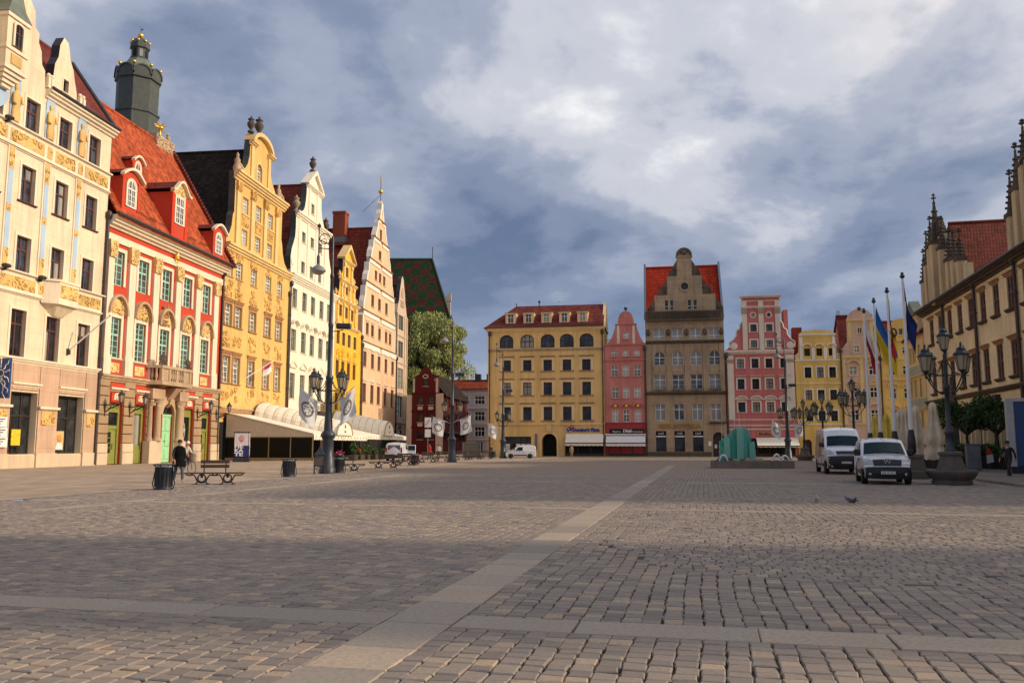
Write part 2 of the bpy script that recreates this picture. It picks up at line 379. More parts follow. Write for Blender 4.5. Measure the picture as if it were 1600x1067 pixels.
lead = plain('lead_sheet', (0.17, 0.18, 0.19), 0.5, 0.3, var=0.2)
blackcop = plain('black_coping', (0.028, 0.026, 0.028), 0.5, var=0.3)
iron = plain('cast_iron_paint', (0.022, 0.025, 0.03), 0.45, var=0.3, spec=0.5)
ironblue = plain('blue_grey_iron_paint', (0.028, 0.037, 0.052), 0.42, var=0.25)
pipe = plain('brown_downpipe', (0.045, 0.030, 0.028), 0.45, var=0.3)
brownf = plain('dark_brown_frame', (0.085, 0.028, 0.022), 0.5, var=0.2)
mintf = plain('mint_green_frame', (0.34, 0.60, 0.46), 0.5, var=0.1)
whitef = plain('white_frame', (0.78, 0.77, 0.72), 0.5, var=0.06)
greyf = plain('grey_green_frame', (0.22, 0.23, 0.18), 0.5, var=0.15)
darkf = plain('black_brown_frame', (0.03, 0.02, 0.016), 0.5, var=0.2)
olive = plain('olive_joinery', (0.235, 0.25, 0.055), 0.5, var=0.12)
mintdoor = plain('pale_mint_door', (0.33, 0.66, 0.36), 0.5, var=0.08)
goldm = plain('gilded_metal', (0.85, 0.50, 0.08), 0.3, 0.7, var=0.1)
white = plain('white_paint', (0.75, 0.75, 0.74), 0.5, var=0.05)
pane_d = glass_pane('dark_pane', (0.022, 0.024, 0.03), 0.18, cc=(0.42, 0.39, 0.33))
pane_b = glass_pane('bluish_pane', (0.045, 0.055, 0.075), 0.2, cc=(0.4, 0.40, 0.37))
pane_c = glass_pane('curtained_pane', (0.05, 0.05, 0.055), 0.45)
pane_l = glass_pane('pale_blind_pane', (0.10, 0.11, 0.12), 0.65, cc=(0.36, 0.37, 0.38))
pane_shut = plain('brown_shutter_pane', (0.13, 0.075, 0.045), 0.3, var=0.3)
pane_g = glass_pane('greenish_grey_pane', (0.13, 0.125, 0.095), 0.05, cc=(0.3, 0.3, 0.25))
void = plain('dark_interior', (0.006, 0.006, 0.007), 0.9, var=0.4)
canvas = plain('cream_canvas', (0.80, 0.75, 0.63), 0.85, var=0.07)
canvas_t = plain('tan_canvas', (0.62, 0.52, 0.38), 0.85, var=0.08)

_wc = {}
def opening(w, h, arch=None, n=10):
    "outline of an opening in (x, z) around its bottom centre"
    a = w / 2
    if arch == 'round': return [(-a, 0), (a, 0)] + arc_pts(0, h - a, a, a, 0, 180, n)
    if arch == 'oval': return arc_pts(0, h / 2, a, h / 2, 0, 360, 20)[:-1]
    if arch: return [(-a, 0), (a, 0)] + arc_pts(0, h - arch, a, arch, 0, 180, n)
    return [(-a, 0), (a, 0), (a, h), (-a, h)]
def win_parts(w, h, st):
    key = (round(w, 2), round(h, 2), st['id'])
    if key in _wc: return _wc[key]
    g = st.get; arch = g('arch'); r = g('recess', 0.22); ft = g('ft', 0.09); fm = st['frame']
    out = opening(w, h, arch); a = w / 2
    mb = MB()
    inner = opening(w - 2 * ft, h - 2 * ft if arch != 'round' else h - 2 * ft, arch if arch in ('round', 'oval', None) else arch * 0.95)
    inner = [(x, z + ft) for x, z in inner]
    n = len(out)
    for i in range(n):
        j = (i + 1) % n
        o0, o1, i0, i1 = out[i], out[j], inner[i], inner[j]
        mb.face([(o0[0], r, o0[1]), (o1[0], r, o1[1]), (i1[0], r, i1[1]), (i0[0], r, i0[1])])
        mb.face([(i0[0], r, i0[1]), (i1[0], r, i1[1]), (i1[0], r + .1, i1[1]), (i0[0], r + .1, i0[1])])
    bars = []          # x, bars given as fractions of the width / height
    for k, fx in enumerate(g('vx', (0.5,))):
        x = -a + fx * w; bt = g('bt', 0.06); bars.append((x - bt / 2, x + bt / 2, ft * .5, h - ft * .5 - (0 if not arch else (h if arch == 'oval' else 0) * 0.0), r - .012 - .004 * k))
    for k, fz in enumerate(g('hz', (0.66,))):
        z = fz * h; bt = g('ht', g('bt', 0.06) * 1.25); bars.append((-a + ft * .5, a - ft * .5, z - bt / 2, z + bt / 2, r - .022 - .003 * k))
    mt = g('mt', 0.03)
    for k, fx in enumerate(g('mvx', ())): bars.append((-a + fx * w - mt / 2, -a + fx * w + mt / 2, ft * .5, h - ft * .5, r + .012 + .002 * k))
    for k, fz in enumerate(g('mhz', ())): bars.append((-a + ft * .5, a - ft * .5, fz * h - mt / 2, fz * h + mt / 2, r + .006 + .002 * k))
    for x0, x1, z0, z1, y in bars:
        if arch == 'round':
            mx = max(abs(x0), abs(x1)); zt = h - a + math.sqrt(max(0.001, (a - ft * .4) ** 2 - min(mx, a * .99) ** 2))
            if z1 - z0 > x1 - x0: z1 = min(z1, zt)
            elif z1 > h - a:
                hw = math.sqrt(max(0.001, a * a - (z1 - (h - a)) ** 2)); x0, x1 = max(x0, -hw), min(x1, hw)
        mb.box(x0, x1, y, r + .09, z0, z1)
    parts = {'frame': mb.mesh('window', fm)}
    pm = MB()
    if g('split') and not arch:
        xs = [0] + list(g('vx', (0.5,))) + [1]; zs = [0] + list(g('hz', (0.66,))) + [1]
        plist = []
        for i in range(len(xs) - 1):
            for j in range(len(zs) - 1):
                x0, x1 = -a + xs[i] * w + .01, -a + xs[i + 1] * w - .01; z0, z1 = zs[j] * h + .01, zs[j + 1] * h - .01
                q = MB(); q.box(x0, x1, r + .05, r + .062, z0, z1); plist.append(q.mesh('pane', st['pane']))
        parts['panes'] = plist
    else:
        pm.prism([(x * .985, z * .985 + h * .0075) for x, z in out], r + .05, r + .062); parts['panes'] = [pm.mesh('pane', st['pane'])]
    if g('sur'):
        sw, so, sm = g('sur'); sb = MB(); A = out[1:] + out[:1] if not arch else out
        big = opening(w + 2 * sw, h + sw, arch if arch in (None, 'round', 'oval') else arch + sw * .4)
        if arch == 'oval': big = [(x, z - sw / 2) for x, z in opening(w + 2 * sw, h + 2 * sw, 'oval')]
        rng = range(n) if arch == 'oval' else range(1, n)
        if arch == 'oval': big = [(x, z) for x, z in arc_pts(0, h / 2, a + sw, h / 2 + sw, 0, 360, 20)[:-1]]
        for i in rng:
            j = (i + 1) % n; o0, o1, b0, b1 = out[i], out[j], big[i], big[j]
            sb.face([(b0[0], -so, b0[1]), (b1[0], -so, b1[1]), (o1[0], -so, o1[1]), (o0[0], -so, o0[1])])
            sb.face([(b0[0], 0.03, b0[1]), (b1[0], 0.03, b1[1]), (b1[0], -so, b1[1]), (b0[0], -so, b0[1])])
            sb.face([(o0[0], -so, o0[1]), (o1[0], -so, o1[1]), (o1[0], 0.03, o1[1]), (o0[0], 0.03, o0[1])])
        parts['surround'] = sb.mesh('surround', sm)
    if g('sill'):
        so, sh, sm = g('sill'); ex = (g('sur') or (0.06,))[0] + .06
        sb = MB(); sb.prof(-a - ex, a + ex, [(-so, -sh * .4), (-so, 0), (.1, .02), (.1, -sh), (-so * .4, -sh)]); parts['sill'] = sb.mesh('sill', sm)
    if g('hood'):
        kind, hz, hh, hm = g('hood'); ex = (g('sur') or (0.06,))[0] + .12; sb = MB(); W = a + ex
        zt = h + hz
        if kind == 'flat': sb.prof(-W, W, [(.03, zt), (-.10, zt), (-.16, zt + hh * .5), (-.24, zt + hh * .6), (-.24, zt + hh * .85), (.03, zt + hh)])
        elif kind == 'tri':
            t = 0.13; sb.prism([(-W, zt), (W, zt), (W, zt + t), (0, zt + hh), (-W, zt + t)], -.10, .03)
            sb.prism([(-W - .08, zt + t), (-W - .08, zt + t + .12), (0, zt + hh + .16), (W + .08, zt + t + .12), (W + .08, zt + t), (0, zt + hh)], -.26, .03)
            sb.prof(-W - .06, W + .06, [(.03, zt - .02), (-.22, zt - .02), (-.22, zt + .10), (.03, zt + .10)])
        elif kind == 'arc':
            th = .04 + .075 * w; outer = arc_pts(0, zt, W + th, hh + th * .3, 0, 180, 12); inn = arc_pts(0, zt, W - th * .5, hh - th, 0, 180, 12)
            for i in range(12):
                q = [outer[i], outer[i + 1], inn[i + 1], inn[i]]
                sb.prism(q, -.12 - .2 * w, .03)
            if g('hoodfill'):
                fb = MB(); fb.prism(inn, -.08, .03); parts['tympanum'] = fb.mesh('tympanum', g('hoodfill'))
        parts['hood'] = sb.mesh('hood', hm)
    _wc[key] = parts; return parts

class House:
    def __init__(q, name, label, plane, t0, t1, cat='building'):
        q.P = plane; q.t0 = t0; q.W = t1 - t0; q.holes = []
        q.root = empty(name, plane.p(t0), plane.rz, label, cat)
    def uv(q, x, y, off=0.0):
        t, z = q.P.uv(x, y, off); return t - q.t0, z
    def S(q, x, y): return q.uv(x, y)[0]
    def Z(q, x, y): return q.uv(x, y)[1]
    def sec(q, x, y, s): return q.P.sec(x, y, q.t0 + s)
    def hole(q, s, z, w, h, arch=None, depth=0.3): q.holes.append(([(x + s, zz + z) for x, zz in opening(w, h, arch)], depth))
    def win(q, s, z, w, h, st, hole=True, y=0.0, name='window', par=None):
        if hole: q.hole(s, z, w, h, st.get('arch'), st.get('recess', 0.22) + .09)
        ps = win_parts(w, h, st); o = inst(name, ps['frame'], par or q.root, (s, y, z))
        for p in ps['panes']: inst('pane', p, o)
        for k in ('surround', 'sill', 'hood', 'tympanum'):
            if k in ps: inst(k, ps[k], o)
        return o
    def grid(q, cols, rows, st, **kw):
        for z0, z1, w in rows:
            for c in cols: q.win(c, z0, w, z1 - z0, st, **kw)
    def add(q, mb, name, mats, loc=(0, 0, 0)): return mb.build(name, mats, q.root, loc)
    def wall(q, outline, mats, eave=None, thick=0.55, name='wall'):
        "front wall with its openings cut out; edges above the eave get the coping material (index 1)"
        vs = [Vector(p) for p in outline]; ed = [(i, (i + 1) % len(outline)) for i in range(len(outline))]
        for hp, _ in q.holes:
            b = len(vs); vs += [Vector(p) for p in hp]; ed += [(b + i, b + (i + 1) % len(hp)) for i in range(len(hp))]
        ov, _, of, _, _, _ = delaunay_2d_cdt(vs, ed, [], 0, 1e-5)
        def inside(p, poly):
            c = False; j = len(poly) - 1
            for i in range(len(poly)):
                if (poly[i][1] > p[1]) != (poly[j][1] > p[1]) and p[0] < (poly[j][0] - poly[i][0]) * (p[1] - poly[i][1]) / (poly[j][1] - poly[i][1]) + poly[i][0]: c = not c
                j = i
            return c
        mb = MB()
        for f in of:
            c = sum((ov[i] for i in f), Vector((0, 0))) / len(f)
            if not inside(c, outline) or any(inside(c, hp) for hp, _ in q.holes): continue
            pts = [ov[i] for i in f]
            ar = sum(pts[i].x * pts[(i + 1) % len(pts)].y - pts[(i + 1) % len(pts)].x * pts[i].y for i in range(len(pts)))
            if ar < 0: pts = pts[::-1]
            mb.face([(p.x, 0, p.y) for p in pts])
        for hp, d in q.holes:
            for i in range(len(hp)):
                a, b = hp[i], hp[(i + 1) % len(hp)]
                mb.face([(a[0], 0, a[1]), (b[0], 0, b[1]), (b[0], d, b[1]), (a[0], d, a[1])])
        n = len(outline); e = eave if eave is not None else 1e9
        for i in range(n):
            a, b = outline[i], outline[(i + 1) % n]
            hi = min(a[1], b[1]) > e - .05
            mb.face([(b[0], 0, b[1]), (a[0], 0, a[1]), (a[0], thick, a[1]), (b[0], thick, b[1])], 1 if hi and len(mats) > 1 else 0)
        mb.face([(x, thick, z) for x, z in reversed(outline)])
        return q.add(mb, name, mats)
    def strip(q, s0, s1, z0, z1, out, mat, name='band', ends=True):
        mb = MB(); mb.box(s0, s1, -out, .03, z0, z1); return q.add(mb, name, mat)
    def cornice(q, s0, s1, z, h, out, mat, name='cornice', steps=3, y=0.0):
        pts = [(y + .03, z)]
        for i in range(steps):
            o = -out * (i + 1) / steps
            pts += [(y + o * .72 if i == 0 else y + o, z + h * i / steps), (y + o, z + h * (i + .75) / steps)]
        pts += [(y - out, z + h), (y + .03, z + h)]
        mb = MB(); mb.prof(s0, s1, pts); return q.add(mb, name, mat)
    def sides(q, depth, z, mat, z2=None, name='side_wall', y0=.84):
        mb = MB(); mb.box(.03, q.W - .03, y0, depth, -.2, z); return q.add(mb, name, mat)
    def gable_roof(q, s0, s1, ze, sa, zr, depth, mat, y0=.5, over=.0, name='roof', side_mat=None):
        "ridge runs away from the square"
        t = .22; mb = MB()
        for (a, za, b, zb) in ((s0 - over, ze, sa, zr), (sa, zr, s1 + over, ze)):
            mb.idx([(a, y0, za), (b, y0, zb), (b, depth, zb), (a, depth, za), (a, y0, za - t), (b, y0, zb - t), (b, depth, zb - t), (a, depth, za - t)],
                   [(0, 1, 2, 3), (7, 6, 5, 4), (0, 4, 5, 1), (3, 2, 6, 7), (0, 3, 7, 4), (1, 5, 6, 2)])
        mb.tube([(sa, y0, zr + .02), (sa, depth, zr + .02)], .16, 6)
        o = q.add(mb, name, mat)
        gb = MB(); gb.prism([(s0 + .05, ze - t), (s1 - .05, ze - t), (sa, zr - t)], depth - .4, depth - .1); q.add(gb, 'rear_gable', side_mat or mat)
        return o
    def eave_roof(q, s0, s1, ze, yr, zr, depth, mat, y0=-.45, name='roof', side_mat=None):
        "ridge runs along the square"
        mb = MB(); t = .25
        for (ya, za, yb, zb) in ((y0, ze, yr, zr), (yr, zr, depth, ze)):
            mb.idx([(s0, ya, za), (s1, ya, za), (s1, yb, zb), (s0, yb, zb), (s0, ya, za - t), (s1, ya, za - t), (s1, yb, zb - t), (s0, yb, zb - t)],
                   [(0, 1, 2, 3), (7, 6, 5, 4), (0, 4, 5, 1), (3, 2, 6, 7), (0, 3, 7, 4), (1, 5, 6, 2)])
        mb.tube([(s0, yr, zr + .02), (s1, yr, zr + .02)], .17, 6)
        o = q.add(mb, name, mat)
        gb = MB()
        for x in (s0 + .25, s1 - .5): 
            gb.idx([(x, y0 + .9, ze - t - .05), (x, yr, zr - t), (x, depth - .3, ze - t - .05), (x + .25, y0 + .9, ze - t - .05), (x + .25, yr, zr - t), (x + .25, depth - .3, ze - t - .05)], [(0, 2, 1), (3, 4, 5), (0, 1, 4, 3), (1, 2, 5, 4)])
        q.add(gb, 'gable_end', side_mat or mat)
        return o
    def downpipe(q, s, z0, z1, r=.09, mat=None, head=True):
        mb = MB(); mb.tube([(s, -.16, z0), (s, -.16, z1)], r, 8)
        if head: mb.lathe([(r, 0), (.26, .25), (.26, .6), (.14, .75)], (s, -.2, z1 - .4), 8)
        z = z0 + 2.2
        while z < z1 - 1: mb.box(s - .13, s + .13, -.26, .02, z - .04, z + .04); z += 3.1
        return q.add(mb, 'downpipe', mat or pipe)
def urn(mb, c, h, m=0, n=10):
    p = [(.30, 0), (.30, .08), (.16, .12), (.12, .2), (.2, .26), (.34, .42), (.36, .56), (.22, .66), (.20, .72), (.30, .76), (.30, .8), (.12, .86), (.10, .92), (.02, 1.0)]
    mb.lathe([(r * h * .62, z * h) for r, z in p], c, n, m)
def column(mb, c, z0, z1, r, n=12, m=0):
    h = z1 - z0
    mb.lathe([(r * 1.35, 0), (r * 1.35, .12), (r * 1.2, .2), (r * 1.05, .28), (r, .4), (r * .98, h * .5), (r * .86, h - .7), (r * 1.0, h - .62), (r * .88, h - .55), (r * 1.05, h - .3), (r * 1.4, h - .08), (r * 1.4, h)], (c[0], c[1], z0), n, m)
def relief(mb, s0, s1, z0, z1, y, dens, seed, rmin=.05, rmax=.13, m=0):
    "low scrollwork: curled tendrils and bosses modelled proud of the wall"
    g = random.Random(seed)
    A = max(1, int((s1 - s0) * (z1 - z0) * dens))
    for k in range(A):
        x, z = g.uniform(s0, s1), g.uniform(z0, z1); r = g.uniform(rmin, rmax)
        if k % 2:
            a0 = g.uniform(0, 360); pts = []
            for i in range(6):
                rr = r * (1.9 - .25 * i); a = rad(a0 + i * 60); px, pz = x + rr * math.cos(a), z + rr * math.sin(a)
                pts.append((min(max(px, s0), s1), y - .03, min(max(pz, z0), z1)))
            mb.tube(pts, [r * .30] * 5 + [r * .45], 4, m, True, True)
        else:
            mb.lathe([(r, 0), (r * .75, r * .4), (.001, r * .55)], (0, 0, 0), 6, m) if False else mb.idx(
                [(x + r * math.cos(rad(60 * i)), y, z + r * .8 * math.sin(rad(60 * i))) for i in range(6)] + [(x, y - r * .6, z)], [(i, (i + 1) % 6, 6) for i in range(6)], m, True)
def pilaster(mb, s, w, z0, z1, out, m=0, cap=None):
    mb.box(s - w / 2, s + w / 2, -out, .03, z0 + .35, z1 - .1, m)
    mb.box(s - w * .62, s + w * .62, -out - .05, .03, z0, z0 + .35, m)
    if cap is None: mb.box(s - w * .62, s + w * .62, -out - .06, .03, z1 - .28, z1, m)
# ================================================================ left row
def mirror(pts, c): return [(2 * c - x, z) for x, z in reversed(pts)]
# ---- cream house with painted friezes
def cream_house():
    t0 = -24.0; H = House('cream_town_house', 'cream house with golden friezes and brown windows at the left edge', PL, t0, 0.03); T = lambda t: t - t0
    st = dict(id='cream', frame=brownf, pane=pane_b, vx=(.5,), hz=(.64,), ft=.13, bt=.13, ht=.15, recess=.24, split=True, sur=(.2, .05, trim))
    ss = dict(st, id='cream_sill', sill=(.16, .12, brownf)); tall = dict(st, id='cream_tall', pane=pane_d, hz=(.70,), ft=.14)
    cols = [T(-5.8 + 3.65 * k) for k in (-3, -2, -1, 0, 1)]
    H.grid(cols, [(23.65, 26.0, 1.45)], st); H.grid(cols, [(18.5, 21.1, 1.45)], ss)
    H.grid(cols, [(13.5, 16.05, 1.45)], st); H.grid(cols, [(7.6, 10.9, 1.5)], tall)
    pane_s = glass_pane('shop_pane', (0.03, 0.034, 0.035), 0.0); shop = dict(id='shop', frame=darkf, pane=pane_s, vx=(.28, .62), hz=(.62,), ft=.13, bt=.12, recess=.5)
    shopB = dict(id='shop_display', frame=darkf, pane=pane_d, vx=(), hz=(), ft=.13, recess=.5)
    for c, w in ((-8.3, 2.8), (-3.15, 3.1), (-13.6, 2.9), (-18.8, 2.9)): H.win(T(c), .95, w, 4.3, dict(shop, vx=(.30, .64)), name='shop_window')
    g1 = [(-8.35, 27.45), (-8.47, 28.68), (-8.82, 28.96), (-8.98, 29.9), (-9.31, 30.4), (-9.34, 31.1), (-9.78, 31.4), (-9.9, 32.5), (-10.5, 33.2), (-10.9, 34.6), (-11.5, 35.2), (-11.7, 36.6), (-12.6, 37.6), (-13.2, 37.9)]
    gx = g1 + mirror(g1[:-1], -13.2)
    g2 = [(-4.7, 27.45), (-4.75, 28.46), (-5.1, 29.4), (-5.3, 30.1), (-5.75, 30.8), (-5.9, 31.5), (-6.1, 31.95), (-6.6, 32.15), (-7.0, 31.4), (-7.1, 30.4), (-7.45, 29.7), (-7.55, 28.6), (-7.7, 27.45)]
    H.win(T(-6.1), 28.0, .62, 1.0, dict(id='gw', frame=brownf, pane=pane_d, vx=(), hz=(), ft=.08, sur=(.1, .04, trim), sill=(.12, .1, trim)))
    out = [(T(-24), -.2), (T(.03), -.2), (T(.03), 27.4)] + [(T(a), z) for a, z in g2] + [(T(a), z) for a, z in gx] + [(T(-24), 27.4)]
    H.wall(out, [cream, blackcop], 27.6, 0.7)
    # ground floor in pinkish stone, standing proud as piers
    for a, b in ((-24, -20.3), (-17.3, -15.1), (-12.1, -9.75), (-6.85, -4.75), (-1.55, 0.0)):
        mb = MB(); mb.box(T(a), T(b), -.10, .03, -.1, 7.2); H.add(mb, 'pier', pinkst)
        if b - a < 3:
            mb = MB(); mb.box(T(a) + .12, T(b) - .12, -.2, -.08, 4.1, 4.2); mb.box(T(a) - .05, T(b) + .05, -.28, -.08, 4.15, 4.32); H.add(mb, 'pier_moulding', trim)
            mb = MB(); mb.box(T(a) + .3, T(b) - .3, -.14, -.08, 3.0, 4.0); relief(mb, T(a) + .35, T(b) - .35, 3.05, 3.95, -.14, 14, 3, .08, .16); H.add(mb, 'gold_panel', goldleaf)
        mb = MB(); mb.box(T(a) - .06, T(b) + .06, -.2, .03, -.1, 1.0); H.add(mb, 'plinth', palest)
    for c, w in ((-8.3, 2.8), (-3.15, 3.1), (-13.6, 2.9), (-18.8, 2.9)):
        mb = MB(); mb.box(T(c) - w / 2 + .02, T(c) + w / 2 - .02, -.08, .5, -.1, .9); H.add(mb, 'window_parapet', palest)
        mb = MB(); mb.box(T(c) - w / 2 + .02, T(c) + w / 2 - .02, -.09, .03, 5.4, 7.2); H.add(mb, 'lintel_panel', pinkst)
        H.cornice(T(c) - w / 2 - .1, T(c) + w / 2 + .1, 5.62, .28, .26, trim, 'shop_moulding', 2)
    H.cornice(T(-24), T(.02), 7.2, .42, .3, trim, 'belt_course')
    for z0, z1 in ((22.15, 23.42), (12.1, 13.32)):
        H.strip(T(-24), T(.02), z0, z1, .10, trim, 'frieze'); H.cornice(T(-24), T(.05), z1, .2, .30, trim, 'frieze_cornice', 2); H.cornice(T(-24), T(.05), z0 - .2, .2, .2, trim, 'frieze_moulding', 2)
        x = -23.7; k = 0
        for a, b in ((-23.5, -19.9), (-19.2, -15.5), (-14.9, -11.9), (-11.6, -8.1), (-7.75, -7.2), (-6.85, -4.55), (-4.15, -3.6), (-3.3, -.3)):
            mb = MB(); mb.box(T(a), T(b), -.13, -.08, z0 + .2, z1 - .2); relief(mb, T(a) + .08, T(b) - .08, z0 + .25, z1 - .25, -.13, 9, int(z0 * 7) + k, .09, .2); k += 1
            H.add(mb, 'frieze_panel', goldleaf)
    for t in (-11.3, -7.62, -3.92):
        mb = MB(); mb.box(T(t) - .36, T(t) + .36, -.09, .03, 13.5, 22.0); H.add(mb, 'strip_frame', trim)
        mb = MB(); mb.box(T(t) - .22, T(t) + .22, -.12, -.07, 14.9, 20.4); H.add(mb, 'blue_strip', skyblue)
        for a, b in ((13.55, 14.9), (20.4, 21.95), (17.4, 17.95)):
            mb = MB(); mb.box(T(t) - .24, T(t) + .24, -.13, -.07, a, b); relief(mb, T(t) - .2, T(t) + .2, a + .05, b - .05, -.13, 16, int(a * 9), .06, .12); H.add(mb, 'gold_panel', goldleaf)
        mb = MB(); mb.prism([(x + T(t), z + 23.7) for x, z in opening(1.0, 3.2, 'round')], -.07, .03); H.add(mb, 'niche', skyblue)
        mb = MB(); mb.lathe([(.36, 0), (.42, .5), (.33, 1.1), (.37, 1.55), (.40, 1.95), (.15, 2.15), (.12, 2.22), (.2, 2.35), (.19, 2.55), (.02, 2.7)], (T(t), -.12, 23.75), 8, sy=.45)
        mb.tube([(T(t) - .36, -.2, 25.6), (T(t) - .46, -.26, 25.0), (T(t) - .2, -.3, 24.9)], .09, 5); mb.tube([(T(t) + .36, -.2, 25.6), (T(t) + .44, -.26, 25.1)], .09, 5)
        H.add(mb, 'niche_figure', goldleaf)
    # balcony with canted front under the second floor
    bal = [(-7.3, 0), (-6.6, -.85), (-4.4, -.85), (-3.7, 0)]
    mb = MB(); n = 4
    for z0, z1, gsc, mi in ((12.0, 13.38, 1.0, 0), (13.38, 13.55, 1.08, 1), (11.75, 12.0, 1.05, 1)):
        P = [(T(-5.5) + (a + 5.5) * gsc, y * gsc - .1) for a, y in bal]
        for i in range(3): mb.face([(*P[i], z0), (*P[i + 1], z0), (*P[i + 1], z1), (*P[i], z1)], mi)
        mb.face([(*p, z1) for p in P], mi); mb.face([(*p, z0) for p in reversed(P)], mi)
    H.add(mb, 'balcony', [trim, trim])
    mb = MB(); P = [(T(a), y) for a, y in bal]; Q = [(T(-6.2), 0), (T(-5.9), -.12), (T(-5.1), -.12), (T(-4.8), 0)]
    for i in range(3): mb.face([(*Q[i], 10.95), (*Q[i + 1], 10.95), (*P[i + 1], 11.78), (*P[i], 11.78)], 0, True)
    H.add(mb, 'balcony_corbel', cream)
    mb = MB(); mb.box(T(-6.5), T(-4.5), -.99, -.93, 12.25, 13.2); relief(mb, T(-6.4), T(-4.6), 12.3, 13.15, -.99, 12, 77, .1, .2); H.add(mb, 'balcony_panel', goldleaf)
    # eave between the gables
    H.cornice(T(-8.3), T(.25), 26.75, .65, .55, trim); mb = MB(); mb.tube([(T(-8.3), -.6, 27.45), (T(.25), -.6, 27.45)], .12, 8); H.add(mb, 'gutter', blackcop)
    for t in (-8.2, -7.85, -4.5, -4.1):
        mb = MB(); mb.box(T(t) - .14, T(t) + .14, -.25, .05, 27.5, 28.3); mb.ball((T(t), -.1, 28.45), .17, 8); H.add(mb, 'eave_pinnacle', trim)
    yr, zr = H.sec(112, 101, T(0))
    sl = (zr - 27.4) / (yr + .3); H.eave_roof(T(-24), T(.0), 27.4 + sl * 1.05, yr, zr, 15, browntile, y0=.75, side_mat=cream); mb = MB(); mb.idx([(T(-4.6), -.3, 27.45), (T(0), -.3, 27.45), (T(0), .76, 27.45 + sl * 1.05), (T(-4.6), .76, 27.45 + sl * 1.05)], [(0, 1, 2, 3)]); H.add(mb, 'roof_apron', browntile)
    mb = MB(); mb.tube([(T(.02), -.35, 27.45), (T(.02), yr, zr + .1)], .2, 6); H.add(mb, 'verge', blackcop)
    H.sides(14.8, 27.0, cream)
    # oriel turret on the big gable
    o = 1.05; s0, zt = H.uv(13.5, 21, -o); s1, _ = H.uv(45, 43, -o); _, zb = H.uv(11, 100, -o); _, zl = H.uv(14, 74, -o)
    mb = MB(); mb.box(s0, s1, -o, .02, zb, zt); H.add(mb, 'oriel', cream)
    mb = MB(); mb.box(s0 - .12, s1 + .12, -o - .12, .02, zt - .1, zt + .16); H.add(mb, 'oriel_moulding', trim); mb = MB(); mb.box(s0 - .1, s1 + .1, -o - .1, .02, zl - .1, zl + .08); H.add(mb, 'oriel_moulding', trim); mb = MB()
    for k in range(5): d = .16 * k; mb.box(s0 + d - .08, s1 - d + .08, -o + d - .06, .02, zb - .26 * (k + 1) + .02, zb - .26 * k)
    H.add(mb, 'oriel_corbel', trim)
    cx = (s0 + s1) / 2; W = (s1 - s0) / 2 + .18; mb = MB(); rows = [(1.0, .16), (.62, .9), (.42, 1.9), (.26, 3.2), (.05, 5.2)]
    for i in range(4):
        a, za = rows[i]; b, zb2 = rows[i + 1]
        A = [(cx - W * a, -o - .15 + (1 - a) * .55, zt + za), (cx + W * a, -o - .15 + (1 - a) * .55, zt + za), (cx + W * a, .3, zt + za), (cx - W * a, .3, zt + za)]
        B = [(cx - W * b, -o - .15 + (1 - b) * .55, zt + zb2), (cx + W * b, -o - .15 + (1 - b) * .55, zt + zb2), (cx + W * b, .3, zt + zb2), (cx - W * b, .3, zt + zb2)]
        for k in range(4): mb.face([A[k], A[(k + 1) % 4], B[(k + 1) % 4], B[k]])
    H.add(mb, 'oriel_roof', copper_l)
    H.win(cx, zl + .25, .75, (zt - zl) * .72, dict(id='oriel', frame=brownf, pane=pane_s, vx=(.5,), hz=(.6,), ft=.08, arch=.18, sur=(.14, .05, trim), recess=.02), hole=False, y=-o - .10)
    mb = MB(); mb.prism([(cx - .5, zb + .9), (cx + .5, zb + .9), (cx + .5, zb + .2), (cx - .5, zb + .2)], -o - .06, -o + .02); H.add(mb, 'gold_panel', goldleaf)
    mb = MB(); mb.prism([(cx - .75, zb - 1.3), (cx + .75, zb - 1.3), (cx + .62, zb - 2.1), (cx, zb - 2.6), (cx - .62, zb - 2.1)], -.14, .02); H.add(mb, 'shield', skyblue)
    H.downpipe(T(-.0), .1, 20.2, .13)
    # flag staff and the bird deterrent lamps
    mb = MB(); a = H.uv(105, 549); b = H.uv(172, 493, -3.0); mb.tube([(a[0], -.05, a[1]), (b[0], -3.0, b[1])], .06, 8); mb.ball((b[0], -3.02, b[1] + .02), .1, 8); H.add(mb, 'flag_staff', white)
    mb = MB(); mb.box(a[0] - .12, a[0] + .12, -.2, .02, a[1] - .25, a[1] + .2); H.add(mb, 'flag_staff_bracket', iron)
    for px, py in ((15, 184), (10, 415), (66, 434), (118, 449)):
        s, z = H.uv(px, py, -.4); mb = MB(); mb.rbox(s - .32, s + .32, -.62, -.2, z - .12, z + .14, .1); mb.box(s - .05, s + .05, -.4, .02, z - .3, z - .05); H.add(mb, 'floodlight', iron)
    return H
HC = cream_house(); T0 = -24.0
